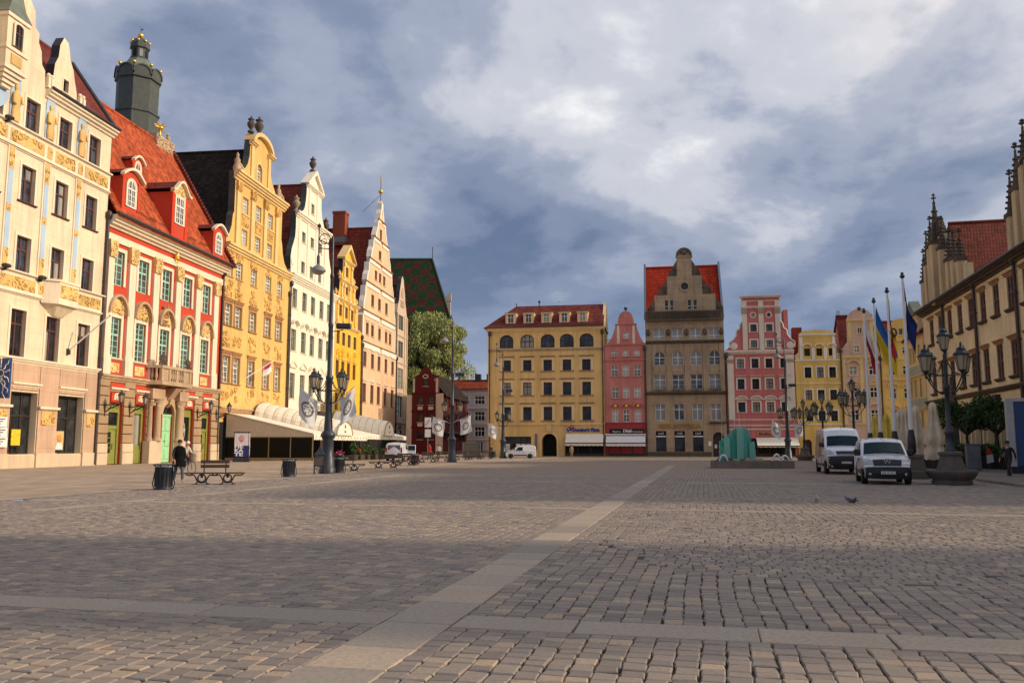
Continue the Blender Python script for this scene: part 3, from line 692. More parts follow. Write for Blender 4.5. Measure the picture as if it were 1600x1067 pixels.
# things shown in the shop windows and on the wall
def shop_things():
    R = HC.root
    def obj(mb, name, mat, label, cat, s, y, z):
        o = mb.build(name, mat); o.location = PL.p(T0 + s, y, z); o.rotation_euler = (0, 0, PL.rz); return tag(o, label, cat)
    # projecting blue sign with a sun on it
    y0, z0 = PL.sec(0, 622, -10.9); y1, z1 = PL.sec(19, 559, -10.9)
    r = empty('hanging_sign', PL.p(-10.9, 0, 0), PL.rz, 'blue projecting shop sign with a white wavy-rayed sun', 'sign')
    a, b = y1, y1 + 1.35
    mb = MB(); mb.rbox(-.09, .09, a, b, z0, z1, .05); mb.build('sign_panel', plain('sign_blue', (0.01, 0.055, 0.22), 0.35, var=.1), r)
    wht = plain('sign_white', (0.72, 0.76, 0.72), 0.5); mb = MB(); cy, cz = (a + b) / 2, z0 + (z1 - z0) * .62
    for k in range(24):
        q0, q1 = rad(15 * k), rad(15 * (k + 1))
        mb.face([(-.10, cy + .26 * math.cos(q0), cz + .26 * math.sin(q0)), (-.10, cy + .26 * math.cos(q1), cz + .26 * math.sin(q1)), (-.10, cy + .19 * math.cos(q1), cz + .19 * math.sin(q1)), (-.10, cy + .19 * math.cos(q0), cz + .19 * math.sin(q0))])
    for ang, L, wv in ((90, .85, 0), (55, .8, .05), (125, .8, .05), (15, .55, .05), (165, .55, .05), (-75, 1.75, .09), (-105, 1.75, .09), (-60, 1.15, .09), (-120, 1.15, .09), (-35, .7, .05), (215, .7, .05)):
        pts = []
        for i in range(8):
            u = .34 + L * i / 7; w = wv * math.sin(i * 1.9); q = rad(ang)
            pts.append((-.105, min(max(cy + u * math.cos(q) * (1 if abs(ang + 90) > 40 else .8) - w * math.sin(q), a + .06), b - .06), cz + u * math.sin(q) + w * math.cos(q)))
        mb.tube(pts, [.05 - .005 * i for i in range(8)], 4)
    mb.build('sun_symbol', wht, r)
    mb = MB(); mb.tube([(0, 0, z1 - .4), (0, b, z1 - .4)], .04, 6); mb.tube([(0, 0, z0 + .4), (0, b, z0 + .4)], .04, 6); mb.build('sign_bracket', iron, r)
    # notice boards
    for k, (pz0, pz1) in enumerate(((650, 668), (670, 682), (684, 697))):
        s, z = HC.uv(-2, (pz0 + pz1) / 2); mb = MB(); mb.box(-.7, .45, -.05, 0, -.34, .34); mb2 = MB()
        o = obj(mb, 'notice_board', white, ('white notice board topmost by the blue sign', 'white notice board in the middle below the blue sign', 'white notice board lowest beside the shop window')[k], 'notice', s, -.22, z)
        for i in range(3): mb2.box(-.6, .25 - .2 * i, -.06, -.05, .16 - .16 * i, .22 - .16 * i)
        mb2.build('print_line', iron, o)
    y = -.02
    a = HC.uv(24, 683); mb = MB(); mb.box(-.45, .45, -.03, .03, -.55, .55)
    o = obj(mb, 'yellow_painting', plain('sun_yellow_canvas', (0.75, 0.50, 0.02), .6, var=.35, scale=9), 'bright yellow painting on an easel in the left shop window', 'painting', a[0] + .5, .38, a[1])
    mb = MB(); mb.tube([(-.3, .05, -1.3), (-.1, .05, .6)], .03, 5); mb.tube([(.3, .05, -1.3), (.1, .05, .6)], .03, 5); mb.box(-.4, .4, 0, .06, -.66, -.6); mb.build('easel', darkf, o)
    a = HC.uv(89, 688); mb = MB(); mb.box(-.5, .5, -.03, .03, -.7, .7)
    o = obj(mb, 'portrait_painting', plain('beige_canvas', (0.62, 0.42, 0.20), .6, var=.2), 'portrait painting of a bearded figure in the right shop window', 'painting', a[0] + .75, .38, a[1])
    mb = MB(); mb.lathe([(.02, -.3), (.2, -.2), (.25, 0), (.2, .3), (.02, .4)], (0, -.04, .1), 10, sy=.15); mb.build('painted_head', plain('painted_skin', (0.55, 0.28, 0.06), .6), o)
    mb = MB(); mb.lathe([(.46, -.68), (.42, -.4), (.2, -.15), (.02, -.1)], (0, -.04, 0), 10, sy=.1); mb.build('painted_robe', plain('painted_robe', (0.55, 0.66, 0.66), .6), o)
shop_things()

# ---- red house with mint windows
def red_house():
    t0 = 0.1; H = House('red_town_house', 'red house with cream pilasters, mint windows and a carved portal', PL, t0, 21.15); T = lambda t: t - t0
    cols = [1.95, 5.75, 9.68, 13.55, 17.35]
    pane_r = glass_pane('grey_pane', (0.07, 0.075, 0.08), 0.06)
    up = dict(id='red_up', frame=mintf, pane=pane_r, vx=(.5,), hz=(.62,), ft=.11, bt=.13, ht=.16, mt=.05, mhz=(.2, .41, .81), mvx=(), recess=.13, sur=(.3, .09, trim))
    md = dict(up, id='red_mid', hz=(.58,), mhz=(.145, .29, .435, .72, .86), hood=('arc', .30, 1.6, sandst), hoodfill=yeltrim, sill=(.2, .16, trim))
    H.grid([T(c) for c in cols], [(14.75, 17.6, 1.6)], up); H.grid([T(c) for c in cols], [(8.7, 12.05, 1.6)], md)
    # ground floor openings
    for c, w in ((2.65, 2.1), (6.28, 1.95), (14.75, 2.0), (18.3, 2.0)): H.hole(T(c), -.15, w, 5.2, None, .5)
    H.hole(T(10.85), -.15, 2.05, 5.55, 'round', .7)
    out = [(0, -.2), (H.W, -.2), (H.W, 20.2), (0, 20.2)]
    H.wall(out, [redw], name='wall', thick=.8)
    # rusticated ground floor: courses of blocks with open joints between the doors
    edges = [(T(.25), T(1.58)), (T(3.72), T(5.28)), (T(7.28), T(7.7)), (T(13.3), T(13.72)), (T(15.78), T(17.28)), (T(19.32), T(21.1))]
    for a, b in edges:
        z = 1.75
        while z < 6.6:
            mb = MB(); mb.rbox(a, b, -.17, .02, z + .02, z + .72, .04); H.add(mb, 'stone_block', tan); z += .76
        mb = MB(); mb.rbox(a - .03, b + .03, -.24, .02, .0, .95, .04); mb.rbox(a - .02, b + .02, -.22, .02, .97, 1.72, .04); H.add(mb, 'plinth_block', palest)
    for c in (2.65, 6.28, 14.75, 18.3):
        H.cornice(T(c) - 1.2, T(c) + 1.2, 5.98, .3, .4, trim, 'door_hood', 2)
        mb = MB(); mb.box(T(c) - .75, T(c) + .75, -.12, .02, 5.15, 5.85); mb.box(T(c) - 1.0, T(c) + 1.0, -.16, .02, 6.3, 6.62); H.add(mb, 'door_panel', redw)
        mb = MB(); mb.prism([(T(c) + x, 5.3 + z) for x, z in opening(.9, .55, .25)], -.16, -.1); relief(mb, T(c) - .4, T(c) + .4, 5.3, 5.75, -.16, 18, int(c), .07, .14); H.add(mb, 'door_cartouche', trim)
    # olive shop doors
    for i, (c, w) in enumerate(((2.65, 2.1), (6.28, 1.95), (14.75, 2.0), (18.3, 2.0))):
        door = empty('shop_door', (T(c), 0, .05), parent=H.root)
        mb = MB(); mb.box(-w / 2, w / 2, .24, .36, 4.3, 4.98); mb.box(-w / 2, -w / 2 + .2, .22, .36, 0, 4.3); mb.box(w / 2 - .25, w / 2, .22, .36, 0, 4.3); mb.box(-w / 2, w / 2, .2, .3, 4.22, 4.34)
        if i in (0, 3):
            mb.box(-w / 2 + .2, w / 2 - .25, .25, .35, 2.85, 3.15)
            mb.box(-w / 2 + .2, -w / 2 + .36, .29, .36, 0, 2.85); mb.box(.08, .26, .29, .36, 0, 2.85); mb.box(-w / 2 + .36, .08, .29, .36, 0, .9); mb.box(-w / 2 + .36, .08, .29, .36, 2.6, 2.85)
            mb.box(.26, w / 2 - .25, .33, .38, 0, 2.85)
            for z in (1.3, 1.7, 2.1): mb.box(-w / 2 + .36, .08, .31, .36, z, z + .05)
            mb.box(-w / 2 + .42, .02, .27, .30, .2, .7)
        else:
            mb.box(-w / 2 + .2, w / 2 - .25, .26, .36, 0, 1.5); mb.box(-w / 2 + .35, w / 2 - .4, .22, .27, .25, 1.25)
        mb.build('door_frame', olive, door)
        mb = MB(); mb.box(-w / 2 + .1, w / 2 - .1, .40, .44, .02, 4.3); mb.build('pane', pane_d, door)
        mb = MB(); mb.tube([(.18 if i in (0, 3) else w / 2 - .3, .2, 1.2), (.18 if i in (0, 3) else w / 2 - .3, .2, 1.7)], .03, 6); mb.build('door_handle', iron, door)
        if i == 2:
            mb = MB(); n = 24
            for k in range(n):
                q0, q1 = rad(360 * k / n), rad(360 * (k + 1) / n)
                mb.face([(-.1 + .42 * math.cos(q0), .385, 2.9 + .85 * math.sin(q0)), (-.1 + .42 * math.cos(q1), .385, 2.9 + .85 * math.sin(q1)), (-.1 + .36 * math.cos(q1), .385, 2.9 + .77 * math.sin(q1)), (-.1 + .36 * math.cos(q0), .385, 2.9 + .77 * math.sin(q0))])
            mb.build('oval_emblem', white, door)
            letter('LPP', .55, white, door, (-.1, .38, 2.9))
    # portal
    mb = MB(); mb.box(T(7.1), T(9.1), -.62, .02, 0, 1.95); H.add(mb, 'portal_plinth', palest); mb = MB(); mb.box(T(12.0), T(13.4), -.62, .02, 0, 1.95); H.add(mb, 'portal_plinth', palest)
    mb = MB(); column(mb, (T(7.55), -.25), 1.95, 5.6, .24); column(mb, (T(8.55), -.42), 1.95, 5.6, .32); H.add(mb, 'portal_column', sandst)
    mb = MB(); column(mb, (T(12.35), -.42), 1.95, 5.6, .32); column(mb, (T(13.1), -.25), 1.95, 5.6, .24); H.add(mb, 'portal_column', sandst)
    mb = MB(); relief(mb, T(7.2), T(9.0), 5.05, 5.7, -.5, 16, 5, .1, .2); relief(mb, T(11.9), T(13.4), 5.05, 5.7, -.5, 16, 6, .1, .2); H.add(mb, 'capital_carving', sandst)
    mb = MB(); mb.box(T(7.1), T(9.2), -.7, .02, 5.65, 6.55); H.add(mb, 'portal_entablature', sandst); mb = MB(); mb.box(T(11.8), T(13.5), -.7, .02, 5.65, 6.55); H.add(mb, 'portal_entablature', sandst)
    o = arc_pts(T(10.85), 4.35, 1.5, 1.75, 0, 180, 14); i_ = arc_pts(T(10.85), 4.35, 1.04, 1.03, 0, 180, 14); mb = MB()
    for k in range(14): mb.prism([o[k], o[k + 1], i_[k + 1], i_[k]], -.22, .02)
    mb.box(T(9.72), T(9.82), -.22, .02, 0, 4.35); mb.box(T(11.9), T(12.1), -.22, .02, 0, 4.35); H.add(mb, 'portal_arch', sandst)
    mb = MB(); mb.prof(T(10.35), T(11.35), [(.02, 5.5), (-.3, 5.7), (-1.1, 6.75), (.02, 6.75)]); mb.prof(T(10.6), T(11.1), [(.02, 5.0), (-.4, 5.3), (-.5, 5.8), (.02, 5.8)]); H.add(mb, 'keystone_console', sandst)
    d = empty('entrance_door', (T(10.85), 0, .05), parent=H.root)
    mb = MB(); mb.box(-1.02, .0, .16, .24, 0, 4.15); mb.box(.012, 1.02, .16, .24, 0, 4.15)
    for x0, x1 in ((-.9, -.12), (.12, .9)):
        for z0, z1 in ((.25, 1.2), (1.45, 2.6), (2.8, 3.9)): mb.rbox(x0, x1, .10, .18, z0, z1, .05)
    mb.box(-1.02, 1.02, .08, .24, 4.15, 4.35); mb.build('door_leaf', mintdoor, d)
    mb = MB(); mb.prism([(x, z + 4.35) for x, z in arc_pts(0, 0, 1.0, .98, 0, 180, 12)], .24, .29); mb.build('fanlight_pane', pane_d, d)
    mb = MB()
    for a in range(20, 180, 20): mb.tube([(0, .2, 4.38), (.95 * math.cos(rad(a)), .2, 4.36 + .93 * math.sin(rad(a)))], .025, 4)
    for r in (.35, .65): mb.tube([(r * math.cos(rad(a)), .19, 4.36 + r * math.sin(rad(a))) for a in range(0, 181, 15)], .02, 4)
    mb.build('fanlight_grille', iron, d); mb = MB(); mb.ball((-.1, .06, 1.9), .07, 8); mb.build('door_knob', iron, d)
    # belt, balcony
    H.cornice(T(.15), T(21.1), 6.75, .55, .42, sandst, 'belt_course', 3)
    mb = MB(); P = [(T(7.00), -.05), (T(7.40), -1.35), (T(12.50), -1.35), (T(13.05), -.05)]
    for z0, z1, g in ((6.9, 7.25, 1.04), (8.35, 8.6, 1.04)):
        Q = [(T(10.00) + (x - T(10.00)) * g, y * g) for x, y in P]
        for i in range(3): mb.face([(*Q[i], z0), (*Q[i + 1], z0), (*Q[i + 1], z1), (*Q[i], z1)])
        mb.face([(*q, z1) for q in Q]); mb.face([(*q, z0) for q in reversed(Q)])
    bal = H.add(mb, 'balcony', sandst)
    mb = MB()
    for x in (8.15, 9.4, 10.7, 12.0, 13.1): mb.box(T(x - .7) - .16, T(x - .7) + .16, -1.34, -1.1, 7.25, 8.35)
    mb.box(T(7.50), T(8.70), -1.28, -1.16, 7.3, 8.3); mb.box(T(11.30), T(12.30), -1.28, -1.16, 7.3, 8.3)
    mb.build('balcony_post', sandst, bal)
    mb = MB()
    for k in range(7): mb.lathe([(.11, 0), (.07, .15), (.16, .4), (.08, .8), (.13, 1.1)], (T(9.00) + k * .36, -1.2, 7.25), 8)
    for yy in (-.5, -.85): 
        mb.lathe([(.11, 0), (.07, .15), (.16, .4), (.08, .8), (.13, 1.1)], (T(7.25), yy, 7.25), 8); mb.lathe([(.11, 0), (.07, .15), (.16, .4), (.08, .8), (.13, 1.1)], (T(12.75), yy, 7.25), 8)
    mb.build('baluster', sandst, bal)
    for x in (8.4, 12.95):
        mb = MB(); urn(mb, (T(x - .7), -1.15, 8.6), 1.0); relief(mb, T(x - .7) - .55, T(x - .7) + .55, 8.7, 9.5, -1.2, 26, int(x), .1, .2); mb.build('balcony_ornament', stone_d, bal)
    # pilasters
    for k, x in enumerate((.75, 3.88, 7.72, 11.62, 15.48, 19.3)):
        mb = MB(); w = .95 if k else .8; pilaster(mb, T(x), w, 8.55, 18.25, .22, cap=1); mb.box(T(x) - w * .62, T(x) + w * .62, -.3, .02, 7.3, 8.55); H.add(mb, 'pilaster', trim)
        mb = MB(); mb.prism([(T(x) - w * .5, 16.9), (T(x) + w * .5, 16.9), (T(x) + w * .66, 18.3), (T(x) - w * .66, 18.3)], -.36, .02); relief(mb, T(x) - w * .55, T(x) + w * .55, 16.95, 18.25, -.37, 22, k, .08, .17); H.add(mb, 'capital', yeltrim)
    for c in cols:
        if abs(c - 9.68) < .1: continue
        mb = MB(); mb.box(T(c) - .95, T(c) + .95, -.10, .02, 7.32, 8.5); H.add(mb, 'apron', redw)
        mb = MB(); mb.box(T(c) - .72, T(c) + .72, -.14, -.08, 7.5, 8.3); relief(mb, T(c) - .65, T(c) + .65, 7.55, 8.25, -.14, 14, int(c * 3), .07, .15); H.add(mb, 'apron_panel', yeltrim)
    for c in cols:                           # carving above the windows of the main floor
        mb = MB(); relief(mb, T(c) - .85, T(c) + .85, 12.4, 13.55, -.14, 14, int(c * 5), .12, .26); H.add(mb, 'tympanum_carving', goldleaf if abs(c - 9.68) > .1 else brownst)
    mb = MB(); urn(mb, (T(9.68), -.25, 13.5), .9); relief(mb, T(9.0), T(10.4), 13.4, 14.2, -.2, 22, 99, .1, .2); H.add(mb, 'crest', brownst)
    H.strip(T(.15), T(21.1), 18.25, 18.85, .16, trim, 'architrave'); H.cornice(T(.12), T(21.15), 19.35, .95, .95, trim, 'main_cornice', 4)
    mb = MB(); mb.tube([(T(-.1), -1.08, 20.35), (T(21.4), -1.08, 20.35)], .16, 8); H.add(mb, 'gutter', pipe)
    s = T(10.9); mb = MB()
    for k in range(10): a = rad(36 * k); mb.tube([(s, -.2, 19.0), (s + .55 * math.cos(a), -.3, 19.0 + .55 * math.sin(a))], [.1, .02], 4)
    mb.ball((s, -.25, 19.0), .24, 10); H.add(mb, 'gilded_sun', goldm)
    # roof
    y1, z1 = H.sec(265, 233, T(21.0)); ze = 20.3; y0 = -1.0
    H.eave_roof(T(.1), T(21.1), ze, y1, z1, 2 * y1 + 3, rooftile, y0=y0, side_mat=tan); H.sides(2 * y1 + 2.5, 20.1, tan, y0=.8)
    sl = (z1 - ze) / (y1 - y0); Y = lambda z: y0 + (z - ze) / sl
    mb = MB(); mb.box(T(20.75), T(21.15), -.9, -.2, ze, ze + .7)
    for k in range(40):
        f = k / 39; mb.box(T(20.8), T(21.18), Y(ze + (z1 - ze) * f) - .28, Y(ze + (z1 - ze) * f) + .15, ze + (z1 - ze) * f - .1, ze + (z1 - ze) * f + .35)
    H.add(mb, 'verge_tiles', browntile)
    mb = MB()                                # snow guards
    for t in (3.5, 5.2, 7.0, 12.3, 14.5): mb.tube([(T(t), Y(21.3) - .15, 21.4), (T(t) + 1.5, Y(21.3) - .15, 21.4)], .04, 5)
    H.add(mb, 'snow_guard', blackcop)
    def dormer(tc, w, z0, h, ww, wh, roofk, arch):
        yf = Y(z0) - .05; d = empty('dormer', (T(tc), yf, z0), parent=H.root); a = w / 2; yb = (h + .7) / sl + .3
        mb = MB(); mb.box(-a, a, .0, yb, -.3, h)
        mb.build('dormer_wall', redw, d)
        mb = MB(); mb.box(-a - .02, -a + .32, -.08, .0, -.2, h); mb.box(a - .32, a + .02, -.08, 0, -.2, h); mb.box(-a - .1, a + .1, -.12, 0, -.3, -.05); mb.build('dormer_pilaster', redw if roofk == 'seg' else stucco('bright_red_render', (0.75, 0.05, 0.02), dirt=.1) if 'bright_red_render' not in MT else MT['bright_red_render'], d)
        rise = .75 if roofk == 'seg' else 1.15; n = 12; mb = MB(); R0 = []; R1 = []
        for k in range(n + 1):
            u = -1 + 2 * k / n; z = h + rise * (math.cos(u * math.pi / 2) if roofk == 'seg' else (.5 + .5 * math.cos(u * math.pi)) if abs(u) < .75 else 0.06)
            R0.append(((a + .3) * u, z)); R1.append(((a + .3) * u, z + .22))
        for k in range(n): mb.prism([R0[k], R0[k + 1], R1[k + 1], R1[k]], -.38, -.0)
        mb.build('dormer_cornice', trim, d)
        mb = MB()
        for k in range(n): mb.face([(R1[k][0], -.02, R1[k][1] - .03), (R1[k + 1][0], -.02, R1[k + 1][1] - .03), (R1[k + 1][0], yb + rise / sl, R1[k + 1][1] - .03), (R1[k][0], yb + rise / sl, R1[k][1] - .03)])
        mb.build('dormer_roof', browntile, d)
        mb = MB(); mb.prism([(x, z) for x, z in R0] + [(a, h - .1), (-a, h - .1)], -.03, .1); mb.build('dormer_gable', yeltrim if roofk != 'seg' else redw, d)
        if roofk != 'seg':
            mb = MB(); relief(mb, -a * .6, a * .6, h, h + .8, -.05, 22, 8, .1, .2); mb.build('dormer_carving', yeltrim, d)
        ps = win_parts(ww, wh, dict(id='dorm' + roofk + str(arch), frame=whitef, pane=pane_g, vx=(.5,), hz=(.66,), mhz=(.22, .44), ft=.10, bt=.10, mt=.05, mvx=(.25, .75), recess=-.02, arch=arch, sur=(.16, .05, trim)))
        w_ = inst('dormer_window', ps['frame'], d, (0, -.06, h - wh - (.05 if roofk == 'seg' else .25))); inst('pane', ps['panes'][0], w_); inst('surround', ps['surround'], w_)
    dormer(2.45, 2.6, 21.3, 2.6, 1.25, 2.35, 'seg', 'round')
    dormer(9.9, 2.7, 20.75, 4.0, 1.5, 2.55, 'ogee', None)
    dormer(18.0, 2.4, 20.85, 2.3, 1.25, 2.1, 'seg', 'round')
    # small oval dormer high on the roof
    z0 = 25.6; yf = Y(z0) - .1; d = empty('oval_dormer', (T(7.3), yf, z0), parent=H.root); mb = MB()
    mb.box(-.75, .75, 0, 2.0, -.2, 1.6); mb.build('dormer_wall', redw, d)
    mb = MB(); mb.box(-.95, .95, -.25, .1, -.35, -.12)
    R0 = [((.95) * (-1 + k / 6), 1.45 + .55 * math.cos((-1 + k / 6) * math.pi / 2)) for k in range(13)]
    for k in range(12): mb.prism([R0[k], R0[k + 1], (R0[k + 1][0], R0[k + 1][1] + .2), (R0[k][0], R0[k][1] + .2)], -.3, .05)
    mb.build('dormer_cornice', trim, d); mb = MB()
    for k in range(12): mb.face([(R0[k][0], .0, R0[k][1] + .19), (R0[k + 1][0], .0, R0[k + 1][1] + .19), (R0[k + 1][0], 2.2, R0[k + 1][1] + .19), (R0[k][0], 2.2, R0[k][1] + .19)])
    mb.build('dormer_roof', browntile, d)
    mb = MB(); mb.prism(R0 + [(.75, 1.2), (-.75, 1.2)], -.02, .1); mb.build('dormer_gable', redw, d)
    ps = win_parts(.85, 1.45, dict(id='oval', frame=whitef, pane=pane_g, vx=(.5,), hz=(.5,), ft=.08, bt=.06, recess=-.02, arch='oval', sur=(.17, .06, trim)))
    w_ = inst('dormer_window', ps['frame'], d, (0, -.04, .1)); inst('pane', ps['panes'][0], w_); inst('surround', ps['surround'], w_)
    # ornate ridge end with a gilded star
    mb = MB(); zz = z1; mb.box(T(17.5), T(21.1), y1 - .5, y1 + .4, zz - 1.2, zz + .5); relief(mb, T(17.6), T(21.0), zz - .9, zz + .4, y1 - .5, 9, 4, .14, .3); urn(mb, (T(20.6), y1, zz + .4), 1.2); H.add(mb, 'ridge_parapet', sandst)
    mb = MB(); c = (T(19.0), y1, zz + 1.6); mb.tube([(c[0], c[1], zz + .4), c], .05, 6); mb.ball(c, .3, 10)
    for k in range(14):
        a, b = rad(360 * k / 14), rad(50 * math.sin(k * 2.2)); v = (math.cos(a) * math.cos(b), math.sin(b) * .9, math.sin(a) * math.cos(b)); mb.tube([c, (c[0] + v[0] * .85, c[1] + v[1] * .85, c[2] + v[2] * .85)], [.14, .015], 4)
    H.add(mb, 'gilded_star', goldm)
    H.downpipe(T(20.75), .1, 19.6, .12)
    return H
HR = red_house()
# ---- ochre yellow house with a baroque gable
def yellow_house():
    t0 = 21.2; H = House('ochre_gabled_house', 'ochre yellow house with baroque gable and stucco ornament under a black roof', PL, t0, 39.2); T = lambda t: t - t0
    cols = [22.35, 24.75, 28.55, 32.7, 36.1]
    base = dict(frame=whitef, pane=pane_d, vx=(.5,), hz=(.62,), ft=.11, bt=.12, ht=.13, mt=.05, mhz=(.2, .41, .81), mvx=(.25, .75), recess=.22)
    H.grid([T(c) for c in cols], [(19.6, 21.5, 1.55)], dict(base, id='y1', sill=(.15, .12, orn)))
    st = dict(base, id='y2', sur=(.22, .06, brownst), sill=(.2, .14, brownst), hood=('flat', .28, .35, brownst))
    H.grid([T(c) for c in cols], [(14.3, 16.6, 1.6), (8.15, 11.0, 1.6)], st)
    gw = dict(base, id='yg'); H.grid([T(c) for c in (25.65, 29.2, 32.6)], [(27.35, 29.15, 1.45), (23.75, 25.5, 1.45)], gw)
    H.win(T(28.95), 32.15, 1.5, 2.0, dict(base, id='yt', arch='round', hz=(.6,), sur=(.2, .06, yeltrim)))
    L = [(21.25, 23.2), (21.3, 23.7), (21.9, 24.2), (22.4, 25.2), (22.6, 26.4), (22.9, 26.9), (22.9, 31.5), (24.2, 31.5), (24.3, 32.1), (25.2, 32.5), (25.8, 33.2), (26.2, 34.3), (26.3, 35.9)]
    Rr = [(32.0, 35.9), (32.1, 34.3), (32.6, 33.2), (33.6, 32.3), (34.2, 31.5), (36.1, 31.5), (36.1, 26.9), (36.4, 26.3), (36.7, 25.2), (37.3, 24.2), (38.2, 23.6), (38.9, 23.2)]
    out = [(0, -.2), (H.W, -.2), (H.W, 23.2)] + [(T(a), z) for a, z in reversed(Rr)] + [(T(29.15) + 2.7 * math.cos(rad(a)), 36.0 + 1.5 * math.sin(rad(a))) for a in range(15, 180, 15)] + [(T(a), z) for a, z in reversed(L)] + [(0, 23.2)]
    H.wall(out, [yellow, copper], 23.5, .75)
    H.cornice(0, H.W, 22.4, .75, .55, yeltrim, 'main_cornice'); H.cornice(T(22.5), T(36.6), 30.5, 1.0, .75, yeltrim, 'gable_cornice', 4)
    H.cornice(T(26.0), T(27.6), 35.6, .5, .55, yeltrim, 'pediment_cornice'); H.cornice(T(30.9), T(32.5), 35.6, .5, .55, yeltrim, 'pediment_cornice')
    o = arc_pts(T(29.15), 36.0, 2.9, 1.75, 8, 172, 14); i_ = arc_pts(T(29.15), 36.0, 2.45, 1.3, 8, 172, 14); mb = MB()
    for k in range(14): mb.prism([o[k], o[k + 1], i_[k + 1], i_[k]], -.5, .8)
    H.add(mb, 'pediment_arch', yeltrim)
    for k, x in enumerate((23.6, 27.35, 30.9, 34.35)):
        mb = MB(); mb.box(T(x) - .42, T(x) + .42, -.2, .02, 23.3, 30.5); mb.box(T(x) - .55, T(x) + .55, -.26, .02, 23.25, 23.6); H.add(mb, 'pilaster', yeltrim)
        mb = MB(); mb.box(T(x) - .48, T(x) + .48, -.3, .02, 29.4, 30.4); relief(mb, T(x) - .5, T(x) + .5, 29.3, 30.4, -.3, 22, k, .08, .18); H.add(mb, 'capital', orn)
    for x in (26.8, 31.5):
        mb = MB(); mb.box(T(x) - .32, T(x) + .32, -.16, .02, 31.7, 35.6); H.add(mb, 'pilaster', yeltrim)
    for k, c in enumerate((25.65, 29.2, 32.6)):
        mb = MB(); mb.box(T(c) - .85, T(c) + .85, -.07, .02, 25.85, 26.9); relief(mb, T(c) - .75, T(c) + .75, 25.95, 26.8, -.07, 12, 40 + k, .1, .2); H.add(mb, 'gable_panel', orn); H.cornice(T(c) - .95, T(c) + .95, 26.9, .25, .22, yeltrim, 'window_hood', 2)
    for k, c in enumerate(cols):
        for z0, z1, dn in ((21.55, 22.35, 7), (17.0, 18.5, 6), (12.0, 13.6, 6), (18.55, 19.4, 4), (6.2, 7.8, 4)):
            mb = MB(); relief(mb, T(c) - 1.0, T(c) + 1.0, z0, z1, -.02, dn, int(c * 7 + z0), .1, .24); tag(H.add(mb, 'stucco_ornament', orn), kind='stuff')
    for x, y, z, h in ((26.7, .2, 37.2, 2.0), (28.9, .2, 37.6, 2.4)):
        mb = MB(); urn(mb, (T(x), y, z), h); H.add(mb, 'urn', stone_d)
    for x in (23.6, 35.2):
        mb = MB(); mb.lathe([(.45, 0), (.5, .4), (.3, .9), (.35, 1.3), (.15, 1.6), (.2, 1.9), (.02, 2.2)], (T(x), .2, 31.6), 8); mb.tube([(T(x), 0, 32.6), (T(x) + .5, -.2, 32.1), (T(x) + .3, -.3, 31.7)], .15, 6); H.add(mb, 'gable_statue', sandst)
    mb = MB(); mb.box(T(24.9), T(25.5), -.05, .02, .2, 5.0); H.add(mb, 'ground_pilaster', sandst)
    H.strip(0, H.W, 4.4, 5.3, .08, brownst, 'shop_fascia'); H.cornice(0, H.W, 5.3, .3, .25, sandst, 'belt_course', 2)
    letter('POD ZLOTYM SLONCEM', .62, goldm, H.root, (T(24.6), -.1, 4.85), 5.6)
    for c in (22.8, 27.0, 31.5, 36.0):
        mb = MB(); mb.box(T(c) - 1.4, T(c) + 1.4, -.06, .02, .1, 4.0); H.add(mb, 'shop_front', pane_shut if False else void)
    H.gable_roof(.1, H.W - .1, 23.2, T(29.2), 36.0, 16, darktile, y0=.7, side_mat=darktile); H.sides(15.5, 23.0, yellow)
    H.downpipe(H.W - .15, .2, 20.6, .11)
    s, z = H.uv(381, 592); a = H.uv(428, 563, -2.3); mb = MB(); mb.tube([(s, -.05, z), (a[0], -2.3, a[1])], .05, 6); H.add(mb, 'flag_staff', white)
    fl = MB(); P = [Vector((s, -.05, z)).lerp(Vector((a[0], -2.3, a[1])), f) for f in (.66, .95)]; n = 6
    for i in range(n):
        for j in range(5):
            def pt(u, v): p = P[0].lerp(P[1], u); return (p.x + .1 * math.sin(v * 5 + u * 3), p.y + .12 * math.sin(u * 7 + v * 2), p.z - v * 1.15)
            fl.face([pt(i / n, j / 5), pt((i + 1) / n, j / 5), pt((i + 1) / n, (j + 1) / 5), pt(i / n, (j + 1) / 5)], 1 if j > 1 else 0, True)
    ob = H.add(fl, 'flag', [plain('flag_red', (0.45, 0.03, 0.06), .8), white])
    return H
HY = yellow_house()

